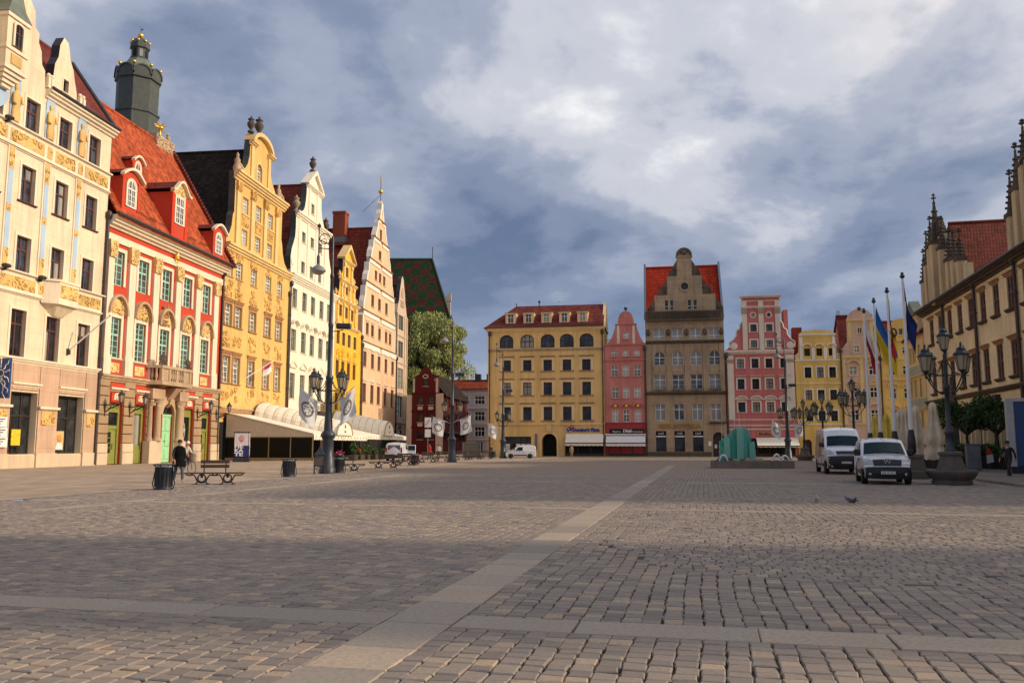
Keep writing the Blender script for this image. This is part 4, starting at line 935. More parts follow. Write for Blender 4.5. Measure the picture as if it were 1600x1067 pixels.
# ---- ivory house with volute gable
def white_house():
    t0 = 39.3; H = House('ivory_gabled_house', 'ivory white house with scrolled gable and small pediments over grey windows', PL, t0, 57.0); T = lambda t: t - t0
    cols = [41.1, 44.6, 47.8, 51.2, 54.3]
    base = dict(frame=greyf, pane=pane_g, vx=(.5,), hz=(.66,), ft=.1, bt=.08, ht=.1, recess=.22, sill=(.14, .12, whiter))
    H.grid([T(c) for c in cols], [(19.15, 21.7, 1.6)], dict(base, id='w1'))
    for r, (z0, z1) in enumerate(((13.6, 16.4), (7.5, 10.75))):
        for i, c in enumerate(cols):
            kind = 'tri' if (i in (0, 1, 3) and r == 1) else 'arc'
            H.win(T(c), z0, 1.7, z1 - z0, dict(base, id='w2' + kind, hood=(kind, .5 if r == 0 else .7, .75, whiter)))
    gw = dict(base, id='wg', hz=(), ft=.08); H.grid([T(c) for c in (43.65, 46.85, 50.1)], [(24.1, 25.75, 1.3), (28.3, 29.75, 1.3)], gw)
    H.win(T(46.7), 33.0, 1.2, 1.45, gw)
    c = 47.2
    Lf = [(39.6, 23.2), (39.45, 23.9), (38.95 + .4, 24.6), (39.3, 25.6), (39.55, 26.6), (40.1, 27.5), (40.6, 28.4), (40.75, 29.6), (40.7, 31.9), (42.6, 31.9), (42.7, 32.4), (43.2, 32.6), (43.7, 33.2), (44.0, 34.2), (44.2, 35.4), (44.2, 36.7)]
    Rf = [(50.0, 36.7), (50.0, 35.4), (50.2, 34.2), (50.6, 33.2), (51.2, 32.6), (51.7, 31.9), (53.5, 31.9), (53.5, 29.6), (53.8, 28.4), (54.4, 27.2), (55.2, 26.2), (55.9, 25.0), (56.3, 23.9), (56.4, 23.2)]
    out = [(0, -.2), (H.W, -.2), (H.W, 23.2)] + [(T(a), z) for a, z in reversed(Rf)] + [(T(47.0), 39.2)] + [(T(a), z) for a, z in reversed(Lf)] + [(0, 23.2)]
    H.wall(out, [whiter, copper], 23.5, .75)
    H.cornice(0, H.W, 22.5, .95, .6, whiter, 'main_cornice', 4); H.cornice(T(40.5), T(53.7), 31.2, .75, .5, whiter, 'gable_cornice'); H.cornice(T(44.0), T(50.3), 36.2, .5, .4, whiter, 'pediment_cornice')
    mb = MB(); mb.prism([(T(43.9), 36.7), (T(44.2), 36.6), (T(47.0), 38.7), (T(49.9), 36.6), (T(50.3), 36.7), (T(47.0), 39.3)], -.4, .85); H.add(mb, 'pediment', whiter)
    for x in (42.0, 45.2, 48.4, 52.0):
        mb = MB(); mb.box(T(x) - .35, T(x) + .35, -.1, .02, 23.45, 31.2); H.add(mb, 'pilaster', whiter)
    for x in (45.3, 48.4): mb = MB(); mb.box(T(x) - .3, T(x) + .3, -.1, .02, 31.95, 36.2); H.add(mb, 'pilaster', whiter)
    for x, z, h in ((41.4, 31.95, 2.3), (52.9, 31.95, 2.3), (47.0, 39.2, 2.2)):
        mb = MB(); urn(mb, (T(x), .3, z), h); H.add(mb, 'urn', stone_p if x < 45 else stone_d)
    for x in (40.0, 55.2):                   # round volute centres
        mb = MB(); mb.idx([(T(x) + (.55 * math.cos(rad(30 * i))), -.05, 25.0 + .55 * math.sin(rad(30 * i))) for i in range(12)] + [(T(x), -.18, 25.0)], [(i, (i + 1) % 12, 12) for i in range(12)], 0, True); H.add(mb, 'volute_boss', whiter)
    mb = MB(); H.strip(T(49.5), T(53.5), 5.4, 6.2, .8, darkf, 'balcony_slab')
    mb.box(T(49.5), T(53.5), -.85, -.78, 7.25, 7.35)
    for k in range(17): mb.box(T(49.6) + k * .24, T(49.6) + k * .24 + .05, -.84, -.79, 6.2, 7.25)
    relief(mb, T(49.6), T(53.4), 6.3, 7.2, -.84, 8, 31, .1, .2); H.add(mb, 'balcony_railing', stucco('gilt_iron', (0.25, 0.16, 0.05), var=.3))
    H.gable_roof(.1, H.W - .1, 23.2, T(47.2), 37.4, 17, redtile, y0=.7, side_mat=whiter); H.sides(16.5, 23.0, whiter)
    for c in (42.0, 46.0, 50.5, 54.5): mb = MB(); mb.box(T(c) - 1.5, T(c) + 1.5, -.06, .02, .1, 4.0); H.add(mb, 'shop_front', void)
    H.cornice(0, H.W, 5.2, .3, .25, whiter, 'belt_course', 2); H.downpipe(.15, .2, 22.0, .1)
    return H
HW = white_house()

# ---- golden yellow narrow house with mannerist gable
def gold_house():
    t0 = 57.1; H = House('golden_gabled_house', 'narrow golden yellow house with stepped scrollwork gable', PL, t0, 70.4); T = lambda t: t - t0
    cols = [57.9, 60.2, 62.9, 65.8]
    base = dict(frame=brownf, pane=pane_shut, vx=(.5,), hz=(.6,), ft=.1, bt=.09, recess=.2)
    cols2 = [58.6, 61.2, 63.9, 66.8]
    H.grid([T(c) for c in cols2], [(16.6, 18.55, 1.4)], dict(base, id='g1', sur=(.12, .04, yeltrim))); H.grid([T(c) for c in cols2], [(11.8, 14.15, 1.45), (6.8, 9.3, 1.45)], dict(base, id='g2', hood=('flat', .12, .22, yeltrim)))
    gs = dict(base, id='g3', sur=(.14, .05, yeltrim)); 
    H.grid([T(c) for c in (59.4, 62.2, 65.1)], [(20.9, 22.6, 1.25)], gs); H.win(T(62.1), 24.5, 1.15, 1.35, gs); H.win(T(62.1), 27.3, 1.25, 1.5, gs)
    Lf = [(57.15, 19.8), (57.15, 23.6), (58.0, 23.6), (58.2, 24.3), (58.7, 24.9), (58.9, 26.6), (59.5, 26.6), (59.6, 27.3), (60.1, 27.9), (60.2, 29.9)]
    c = 62.7; Rf = mirror(Lf, c)
    out = [(0, -.2), (H.W, -.2), (H.W, 19.8)] + [(T(a), z) for a, z in reversed(Rf)] + [(T(c), 32.3)] + [(T(a), z) for a, z in reversed(Lf)] + [(0, 19.8)]
    H.wall(out, [gold, blackcop], 20.0, .8)
    for z, a, b in ((19.3, 57.1, 68.3), (23.1, 57.1, 68.3), (26.1, 58.7, 66.7), (29.4, 60.0, 65.4)): H.cornice(T(a), T(b), z, .45, .4, yeltrim, 'gable_cornice')
    mb = MB(); mb.prism([(T(c) - 2.9, 29.8), (T(c) - 2.7, 30.05), (T(c), 31.9), (T(c) + 2.7, 30.05), (T(c) + 2.9, 29.8), (T(c) + 2.9, 30.1), (T(c), 32.5), (T(c) - 2.9, 30.1)], -.45, .85); H.add(mb, 'pediment', yeltrim)
    for z0, z1, xs in ((19.8, 23.1, (57.9, 60.8, 63.7, 66.6)), (23.6, 26.1, (59.6, 60.9, 63.4, 65.4)), (26.6, 29.4, (60.6, 64.2))):
        for x in xs: mb = MB(); mb.box(T(x) - .28, T(x) + .28, -.18, .02, z0, z1); mb.box(T(x) - .36, T(x) + .36, -.3, .02, z0, z0 + .35); mb.box(T(x) - .36, T(x) + .36, -.3, .02, z1 - .6, z1 - .1); H.add(mb, 'pilaster', yeltrim)
    for x, z in ((57.6, 24.0), (67.8, 24.0), (59.2, 27.0), (66.2, 27.0)): mb = MB(); urn(mb, (T(x), .2, z - .4), 1.3); H.add(mb, 'obelisk', yeltrim)
    for k, c2 in enumerate(cols2): mb = MB(); relief(mb, T(c2) - .8, T(c2) + .8, 14.7, 16.0, -.02, 5, 60 + k, .15, .3); tag(H.add(mb, 'stucco_ornament', gold), kind='stuff')
    H.gable_roof(.1, H.W - .1, 19.8, T(c), 29.0, 15, redtile, y0=.75, side_mat=gold); H.sides(14.5, 19.6, gold)
    H.strip(0, H.W, .0, 5.0, .05, void, 'shop_front'); H.downpipe(H.W - .2, .2, 19.0, .11)
    return H
HG = gold_house()

# ---- peach house with tall scrolled gable
def peach_house():
    t0 = 70.5; H = House('peach_gabled_house', 'peach house with tall white-edged stepped gable and weathervane', PL, t0, 92.5); T = lambda t: t - t0
    cols = [72.5, 76.9, 80.9, 85.4, 90.0]
    base = dict(frame=brownf, pane=pane_shut, vx=(.5,), hz=(.62,), ft=.1, bt=.1, recess=.2, sill=(.15, .14, peach))
    H.grid([T(c) for c in cols], [(14.45, 16.95, 1.75), (8.6, 11.7, 1.85)], dict(base, id='p1', hood=('flat', .35, .25, whitetrim)))
    H.grid([T(c) for c in (73.5, 76.5, 80.9, 85.2, 87.9)], [(19.85, 21.85, 1.6)], dict(base, id='p2', hood=('flat', .2, .25, whitetrim)))
    gs = dict(base, id='p3'); H.grid([T(c) for c in (76.3, 80.5, 85.1)], [(24.95, 27.05, 1.7)], gs); H.grid([T(c) for c in (78.0, 80.6, 83.3)], [(29.9, 31.6, 1.5)], gs)
    H.win(T(80.3), 33.95, 1.6, 1.6, gs); H.win(T(80.6), 37.5, 1.3, 2.0, gs)
    c = 81.0
    Lf = [(70.6, 18.0), (70.4 + .2, 22.8), (71.1, 23.4), (70.75, 24.2), (71.0, 25.2), (71.6, 26.2), (71.8, 27.9), (72.9, 28.2), (72.4, 29.0), (72.7, 30.0), (73.4, 30.8), (73.6, 32.3), (75.0, 32.6), (74.6, 33.4), (75.0, 34.6), (75.7, 35.4), (75.9, 36.6), (77.4, 37.0), (77.2, 37.8), (77.8, 38.8), (78.3, 39.5), (78.4, 40.4), (79.6, 41.0), (79.9, 42.4), (80.4, 43.2), (80.5, 44.4)]
    Rf = mirror(Lf, c)
    out = [(0, -.2), (H.W, -.2), (H.W, 18.0)] + [(T(a), z) for a, z in reversed(Rf)] + [(T(c), 44.9)] + [(T(a), z) for a, z in reversed(Lf)] + [(0, 18.0)]
    H.wall(out, [peach, whitetrim], 18.2, .8)
    for z, a, b, h in ((17.6, 70.5, 92.5, .8), (22.9, 70.7, 91.3, .7), (27.9, 71.8, 90.2, .7), (32.3, 73.6, 88.4, .6), (36.6, 75.9, 86.1, .55), (40.4, 78.4, 83.6, .45)):
        m = (a + b) / 2; H.strip(T(a) + .2, T(m) - .6, z, z + h, .12, whitetrim, 'white_band'); H.strip(T(m) + .6, T(b) - .2, z, z + h, .12, whitetrim, 'white_band'); H.cornice(T(a), T(b), z + h, .2, .3, brownst, 'gable_moulding', 2)
    for side in (Lf, Rf):                    # white rendered edge of the gable scrolls
        mb = MB(); sg = 1 if side is Lf else -1
        for (a, za), (b, zb) in zip(side[:-1], side[1:]): mb.prism([(T(a), za), (T(b), zb), (T(b) + sg * .55, zb), (T(a) + sg * .55, za)], -.08, .02)
        H.add(mb, 'gable_edge', whitetrim)
    mb = MB(); mb.tube([(T(c), .3, 44.6), (T(c), .3, 49.5)], .06, 6); mb.tube([(T(c) - 1.6, 3.0, 42.6), (T(c), .35, 46.0)], .04, 5); H.add(mb, 'weathervane_rod', iron)
    mb = MB(); mb.ball((T(c), .3, 46.6), .42, 10); mb.prism([(T(c) + .05, 48.2), (T(c) + .9, 48.4), (T(c) + .8, 48.8), (T(c) + 1.0, 49.2), (T(c) + .05, 48.9)], .27, .33); mb.box(T(c) - .25, T(c) + .05, .26, .34, 48.8, 49.4); H.add(mb, 'weathervane', goldm)
    H.gable_roof(.1, H.W - .1, 18.0, T(c), 40.0, 19, redtile, y0=.75, side_mat=peach); H.sides(18.5, 17.8, peach)
    mb = MB(); mb.box(T(78.6), T(80.6), 6.0, 8.2, 36.5, 42.2); mb.box(T(78.5), T(80.7), 5.9, 8.3, 42.2, 42.6); H.add(mb, 'chimney', stucco('chimney_brick', (0.30, 0.07, 0.035), var=.25))
    mb = MB(); mb.box(T(78.5), T(80.7), 5.9, 8.3, 37.0, 37.9); H.add(mb, 'chimney_flashing', lead)
    mb = MB(); mb.box(T(81.2), T(83.2), -.12, .02, 5.0, 8.0); relief(mb, T(81.3), T(83.1), 5.2, 7.8, -.12, 8, 71, .15, .3); H.add(mb, 'stone_relief', sandst)
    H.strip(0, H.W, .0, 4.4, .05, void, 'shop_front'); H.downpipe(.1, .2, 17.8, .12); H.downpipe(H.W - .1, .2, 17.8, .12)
    return H
HP = peach_house()

# ---- narrow grey-beige house closing the row
def narrow_house():
    t0 = 92.6; H = House('narrow_gabled_house', 'narrow grey beige house with tall window strips beside the peach house', PL, t0, 100.6); T = lambda t: t - t0
    base = dict(frame=greyf, pane=pane_d, ft=.12, bt=.16, ht=.12, recess=.2)
    for z0, z1 in ((23.6, 26.4), (18.3, 21.4)): H.win(T(95.6), z0, 3.6, z1 - z0, dict(base, id='n1', vx=(.33, .66), hz=(), bt=.4))
    for z0, z1 in ((12.3, 16.2), (6.9, 10.8)): H.win(T(95.7), z0, 4.0, z1 - z0, dict(base, id='n2', vx=(.5,), hz=(.33, .66)))
    H.win(T(95.7), 1.0, 4.0, 3.4, dict(base, id='n3', vx=(.5,), hz=()))
    c = 96.4; Lf = [(92.7, 26.8), (93.4, 28.4), (94.0, 29.2), (94.4, 31.0), (95.2, 32.6), (95.5, 33.6)]
    out = [(0, -.2), (H.W, -.2), (H.W, 26.8)] + [(T(a), z) for a, z in reversed(mirror(Lf, c))] + [(T(c), 34.3)] + [(T(a), z) for a, z in reversed(Lf)] + [(0, 26.8)]
    H.wall(out, [greyhouse, blackcop], 27.0, .8)
    for z in (22.2, 17.0, 11.3, 5.6): H.cornice(.1, H.W, z, .3, .18, greyhouse, 'floor_band', 2)
    mb = MB(); mb.prism([(T(c) + x, 30.0 + z) for x, z in opening(1.6, 2.0, 'round')], -.08, .02); H.add(mb, 'gable_medallion', sandst); mb = MB(); mb.box(T(c) - 1.3, T(c) + 1.3, -.08, .02, 28.1, 29.4); H.add(mb, 'gable_panel', stone_p)
    for x in (92.9, 98.6, 100.3): mb = MB(); mb.box(T(x) - .28, T(x) + .28, -.14, .02, 0, 26.6); H.add(mb, 'pilaster', greyhouse)
    letter('CAFE', .7, iron, H.root, (T(95.7), -.08, 5.0), 2.6)
    H.gable_roof(.1, H.W - .1, 26.6, T(c), 32.5, 15, browntile, y0=.75, side_mat=greyhouse); H.sides(14.5, 26.4, greyhouse)
    return H
HN = narrow_house()
# ================================================================ far row
def shopfront(H, s0, s1, z1, n=3, mat=None):
    mb = MB(); mb.box(s0, s1, -.02, .02, .05, z1); H.add(mb, 'shop_front', void)
    mb = MB()
    for k in range(n + 1): x = s0 + (s1 - s0) * k / n; mb.box(x - .06, x + .06, -.1, -.02, .05, z1)
    mb.box(s0, s1, -.12, -.02, z1 - .55, z1 - .45); mb.box(s0, s1, -.11, -.02, .05, .5); H.add(mb, 'shop_mullions', mat or darkf)
def awning(H, s0, s1, z0, z1, out, mat, val=.3, gap=True, name='awning', stripes=False):
    r = empty(name, (0, 0, 0), parent=H.root)
    mb = MB(); t = .05; mb.idx([(s0, -.08, z1), (s1, -.08, z1), (s1, -out, z0), (s0, -out, z0), (s0, -.08, z1 - t), (s1, -.08, z1 - t), (s1, -out, z0 - t), (s0, -out, z0 - t)], [(0, 3, 2, 1), (4, 5, 6, 7), (0, 4, 7, 3), (1, 2, 6, 5), (2, 3, 7, 6), (0, 1, 5, 4)]); mb.build('awning_cloth', mat, r)
    mb = MB(); n = 18; zz = z0 - t
    for k in range(n):
        a, b = s0 + (s1 - s0) * k / n, s0 + (s1 - s0) * (k + 1) / n; d = .03 * math.sin(k * 1.7)
        mb.box(a, b, -out - .01 + d * .3, -out + .01 + d * .3, zz - val - (.04 if k % 2 else 0) - .05, zz - .05)
    mb.build('valance', mat, r)
    mb = MB(); mb.box(s0 - .03, s1 + .03, -out - .06, -out + .04, zz - .06, zz + .06); mb.tube([(s0 + .1, -.05, z0 - .4), (s0 + .1, -out, zz)], .03, 5); mb.tube([(s1 - .1, -.05, z0 - .4), (s1 - .1, -out, zz)], .03, 5); mb.build('awning_bar', iron, r)
def far_yellow():
    H = House('ochre_corner_house', 'big ochre yellow corner house with arched top-floor windows and five dormers', PF, 0, 16.35)
    st = dict(id='f1', frame=darkf, pane=pane_d, vx=(.5,), hz=(.66,), ft=.08, bt=.07, recess=.2, sur=(.34, .05, ochre_l), sill=(.2, .14, stone_p), hood=('flat', .38, .2, stone_p))
    cols = [2.7, 5.62, 8.5, 11.2, 13.9]
    H.grid(cols, [(11.9, 13.45, 1.2), (8.5, 10.3, 1.2), (5.0, 6.9, 1.2)], st)
    H.grid([2.65, 5.6, 8.5, 11.2, 13.95], [(15.15, 17.05, 1.95)], dict(id='f2', frame=darkf, pane=pane_b, vx=(.33, .66), hz=(.5,), ft=.1, bt=.07, arch=.8, recess=.25))
    H.hole(8.65, .05, 2.1, 3.15, 'round', 1.5); H.hole(4.25, .15, 3.75, 2.65, None, .4)
    H.wall([(0, -.2), (H.W, -.2), (H.W, 18), (0, 18)], [ochre], thick=2.0)
    mb = MB(); mb.box(7.5, 9.8, 1.4, 1.49, 0, 3.3); H.add(mb, 'passage', void)
    o = arc_pts(8.65, 2.15, 1.3, 1.3, 0, 180, 12); i_ = arc_pts(8.65, 2.15, 1.05, 1.05, 0, 180, 12); mb = MB()
    for k in range(12): mb.prism([o[k], o[k + 1], i_[k + 1], i_[k]], -.1, .02)
    mb.box(7.35, 7.58, -.1, .02, 0, 2.15); mb.box(9.72, 9.95, -.1, .02, 0, 2.15); H.add(mb, 'gateway_surround', ochre_l)
    shop = empty('shop_window', (4.25, .3, .15), parent=H.root); mb = MB()
    for k in range(6): mb.box(-1.87 + k * .73, -1.79 + k * .73, 0, .1, 0, 2.65)
    mb.box(-1.87, 1.87, .01, .1, 1.75, 1.9); mb.box(-1.87, 1.87, -.01, .1, 2.5, 2.65); mb.build('shop_mullions', darkf, shop)
    mb = MB(); mb.box(-1.87, 1.87, .12, .14, 0, 2.65); mb.build('pane', pane_d, shop)
    for k in (0, 2, 3, 4):
        mb = MB(); mb.box(-1.75 + k * .73, -1.13 + k * .73, .09, .1, .1, 1.65); po = mb.build('window_poster', white, shop)
        mb = MB(); g = random.Random(k); pts = [(-1.45 + k * .73 + .22 * math.sin(i * 1.3 + k), .085, .3 + i * .13) for i in range(9)]; mb.tube(pts, .03, 4); mb.build('poster_print', iron, shop)
    H.cornice(-.2, H.W + .1, 17.45, .55, .5, ochre_l, 'main_cornice'); H.strip(0, H.W, 14.75, 15.0, .12, stone_p, 'belt_course'); H.cornice(-.05, H.W, 4.3, .3, .2, ochre_l, 'belt_course', 2)
    mb = MB(); mb.prof(8.3, 9.0, [(.02, 3.3), (-.25, 3.5), (-.35, 4.3), (.02, 4.3)]); H.add(mb, 'keystone', ochre_l)
    mb = MB(); mb.box(6.65, 7.0, -.08, .02, 1.1, 3.2); H.add(mb, 'wall_plaque', lead)
    # hipped roof
    mb = MB(); ze = 18.05; zr = 21.75; e = .5
    a = [(-e, -e, ze), (H.W, -e, ze), (H.W, 4.0, zr), (3.4, 4.0, zr), (-e, 9, ze), (H.W, 9, ze)]
    mb.face([a[0], a[1], a[2], a[3]]); mb.face([a[4], a[0], a[3]]); mb.face([a[5], a[4], a[3], a[2]]); mb.face([(x, y, z - .15) for x, y, z in (a[1], a[0], a[4], a[5])])
    H.add(mb, 'roof', browntile)
    mb = MB(); mb.box(H.W - .25, H.W + .1, -.2, 9, 17.9, 18.1); mb.prism([(-.2, 18.0), (9, 18.0), (4.0, 22.1)], -.25, .12); 
    gm = mb.mesh('fire_wall', ochre_l); inst('fire_wall', gm, H.root, (H.W - .1, 0, 0), (0, 0, rad(90)))
    mb = MB(); mb.tube([(-e, -e - .1, ze), (H.W, -e - .1, ze)], .1, 6); H.add(mb, 'gutter', pipe)
    sl = (zr - ze) / 4.5
    for x in (3.2, 5.75, 8.3, 10.85, 13.4):
        z0 = 18.75; y = -e + (z0 - ze) / sl; d = empty('dormer', (x, y, z0), parent=H.root)
        mb = MB(); mb.box(-.72, -.42, -.05, 1.7, -.1, 1.35); mb.box(.42, .72, -.05, 1.7, -.1, 1.35); mb.box(-.42, .42, 0, 1.7, -.1, .1); mb.box(-.8, .8, -.15, 1.7, 1.25, 1.42); mb.build('dormer_wall', ochre_l, d)
        mb = MB(); mb.box(-.42, .42, .1, .13, .08, 1.28); mb.build('pane', pane_b, d); mb = MB(); mb.box(-.03, .03, .05, .1, .1, 1.25); mb.box(-.42, .42, .06, .1, .8, .86); mb.box(-.42, -.36, .04, .1, .1, 1.25); mb.box(.36, .42, .04, .1, .1, 1.25); mb.build('window_frame', whitef, d)
        mb = MB(); mb.box(-.85, .85, -.2, 1.9, 1.42, 1.5); mb.build('dormer_roof', lead, d)
    for x, h in ((6.8, .6), (3.4, .4)): mb = MB(); mb.tube([(x, 4, zr - .1), (x, 4, zr + h)], .07, 6); mb.ball((x, 4, zr + h), .2 if h > .5 else .08, 8); H.add(mb, 'roof_vent', iron)
    mb = MB(); mb.tube([(9.8, 4, zr), (9.8, 4, zr + .5)], .03, 5); mb.lathe([(.32, 0), (.2, .06), (.02, .1)], (9.8, 4, zr + .5), 10); H.add(mb, 'satellite_dish', white)
    mb = MB(); mb.box(.6, 1.6, 5.5, 6.5, 18, 20.4); H.add(mb, 'chimney', ochre_l)
    H.downpipe(H.W - .2, .1, 17.2, .09); H.downpipe(.25, .1, 17.2, .08); H.sides(9, 17.9, ochre, y0=1.8); awning(H, 11.0, 16.15, 1.95, 3.15, 1.5, canvas); shopfront(H, 10.9, 16.1, 2.6)
    letter("Domino's Pizza", .62, plain('sign_royal_blue', (0.008, 0.03, 0.28), .4), H.root, (13.75, -.1, 3.68), 3.75, bold=.035, name='sign_lettering')
    mb = MB(); q = .22; cx, cz = 11.45, 3.75
    mb.prism([(cx, cz - .42), (cx + .38, cz), (cx + .0, cz + .0 + .38), (cx - .38, cz - .04)], -.12, .02); H.add(mb, 'sign_tile', MT['sign_royal_blue'])
    mb = MB(); mb.prism([(cx + .05, cz + .35), (cx + .38, cz + .02), (cx + .68, cz + .34), (cx + .36, cz + .66)], -.14, .02); H.add(mb, 'sign_tile', plain('sign_red', (0.5, 0.015, 0.02), .4))
    for x, z in ((cx - .05, cz + .08), (cx + .05, cz - .22), (cx + .36, cz + .36)): mb = MB(); mb.idx([(x + .075 * math.cos(rad(45 * i)), -.15, z + .075 * math.sin(rad(45 * i))) for i in range(8)], [tuple(range(8))]); H.add(mb, 'sign_dot', white)
    return H
far_yellow()

def far_pink():
    t0 = 16.4; H = House('narrow_pink_house', 'narrow pink house with a rounded bell gable', PF, t0, 22.0); T = lambda t: t - t0
    st = dict(id='pk', frame=whitef, pane=pane_c, vx=(.5,), hz=(.62,), ft=.07, bt=.08, mt=.03, mvx=(.25, .75), mhz=(.31, .81), recess=.12, sill=(.14, .1, pink)); cols = [T(17.8), T(19.3), T(20.85)]
    H.grid(cols, [(13.7, 14.55, .8)], st); H.grid(cols, [(10.95, 12.5, .88), (8.0, 9.5, .88)], st); H.grid(cols, [(4.75, 6.45, .9)], dict(st, id='pk2', sill=None, hood=('arc', .35, .5, pink)))
    H.win(T(19.45), 16.1, .8, 1.0, st); c = T(19.4)
    prof = [(2.75, 15.45), (2.4, 15.6), (1.95, 16.4), (1.6, 17.4), (1.4, 18.1), (1.15, 18.15), (1.1, 18.6)]
    out = [(0, -.2), (H.W, -.2), (H.W, 15.4)] + [(c + a, z) for a, z in prof] + [(c + 1.0 * math.cos(rad(a)), 18.9 + 1.15 * math.sin(rad(a))) for a in range(10, 180, 16)] + [(c - a, z) for a, z in reversed(prof)] + [(0, 15.4)]
    H.wall(out, [pink, pink], 15.6, .6); H.cornice(0, H.W, 13.05, .3, .22, pink, 'belt_course', 2); H.cornice(0, H.W, 15.2, .3, .22, pink, 'gable_cornice', 2); H.cornice(c - 1.5, c + 1.5, 18.05, .2, .2, pink, 'gable_moulding', 2)
    for x in (c - 1.05, c + 1.05): H.strip(x - .18, x + .18, 15.5, 18.0, .06, offwhite, 'pilaster')
    for x in cols:
        mb = MB(); mb.ball((x, -.1, 6.95), .26, 8); H.add(mb, 'gilded_boss', goldm)
    mb = MB(); mb.ball((c, .2, 20.4), .24, 8); mb.tube([(c, .2, 20), (c, .2, 20.3)], .08, 6); H.add(mb, 'gable_ball', iron)
    H.strip(0, H.W, 3.9, 4.5, .06, rosebase, 'base_band'); H.cornice(0, H.W, 4.5, .16, .14, rosebase, 'base_cornice', 2); H.strip(0, H.W, -.1, 3.9, .04, rosebase, 'base_wall')
    mb = MB(); mb.box(T(17.0), T(21.6), -.14, .02, 3.12, 3.78); H.add(mb, 'fascia_board', void)
    letter('Pijalnia', .36, white, H.root, (T(17.95), -.16, 3.42), 1.1); letter('E.Wedel', .62, white, H.root, (T(19.35), -.17, 3.5), 1.2, bold=.02, shear=.3, name='sign_lettering'); letter('Czekolady', .36, white, H.root, (T(20.75), -.16, 3.42), 1.45)
    shopfront(H, .5, H.W - .4, 3.0); awning(H, .1, H.W - .2, 1.95, 2.95, 1.3, white, .35); mb = MB(); mb.box(.0, H.W - .15, -.35, -.05, 2.98, 3.14); H.add(mb, 'awning_case', white)
    H.downpipe(H.W - .12, .1, 14.8, .08); H.gable_roof(.1, H.W - .1, 15.3, c, 18.3, 10, darktile, y0=.5, side_mat=pink); H.sides(9.8, 15.2, pink); return H
far_pink()

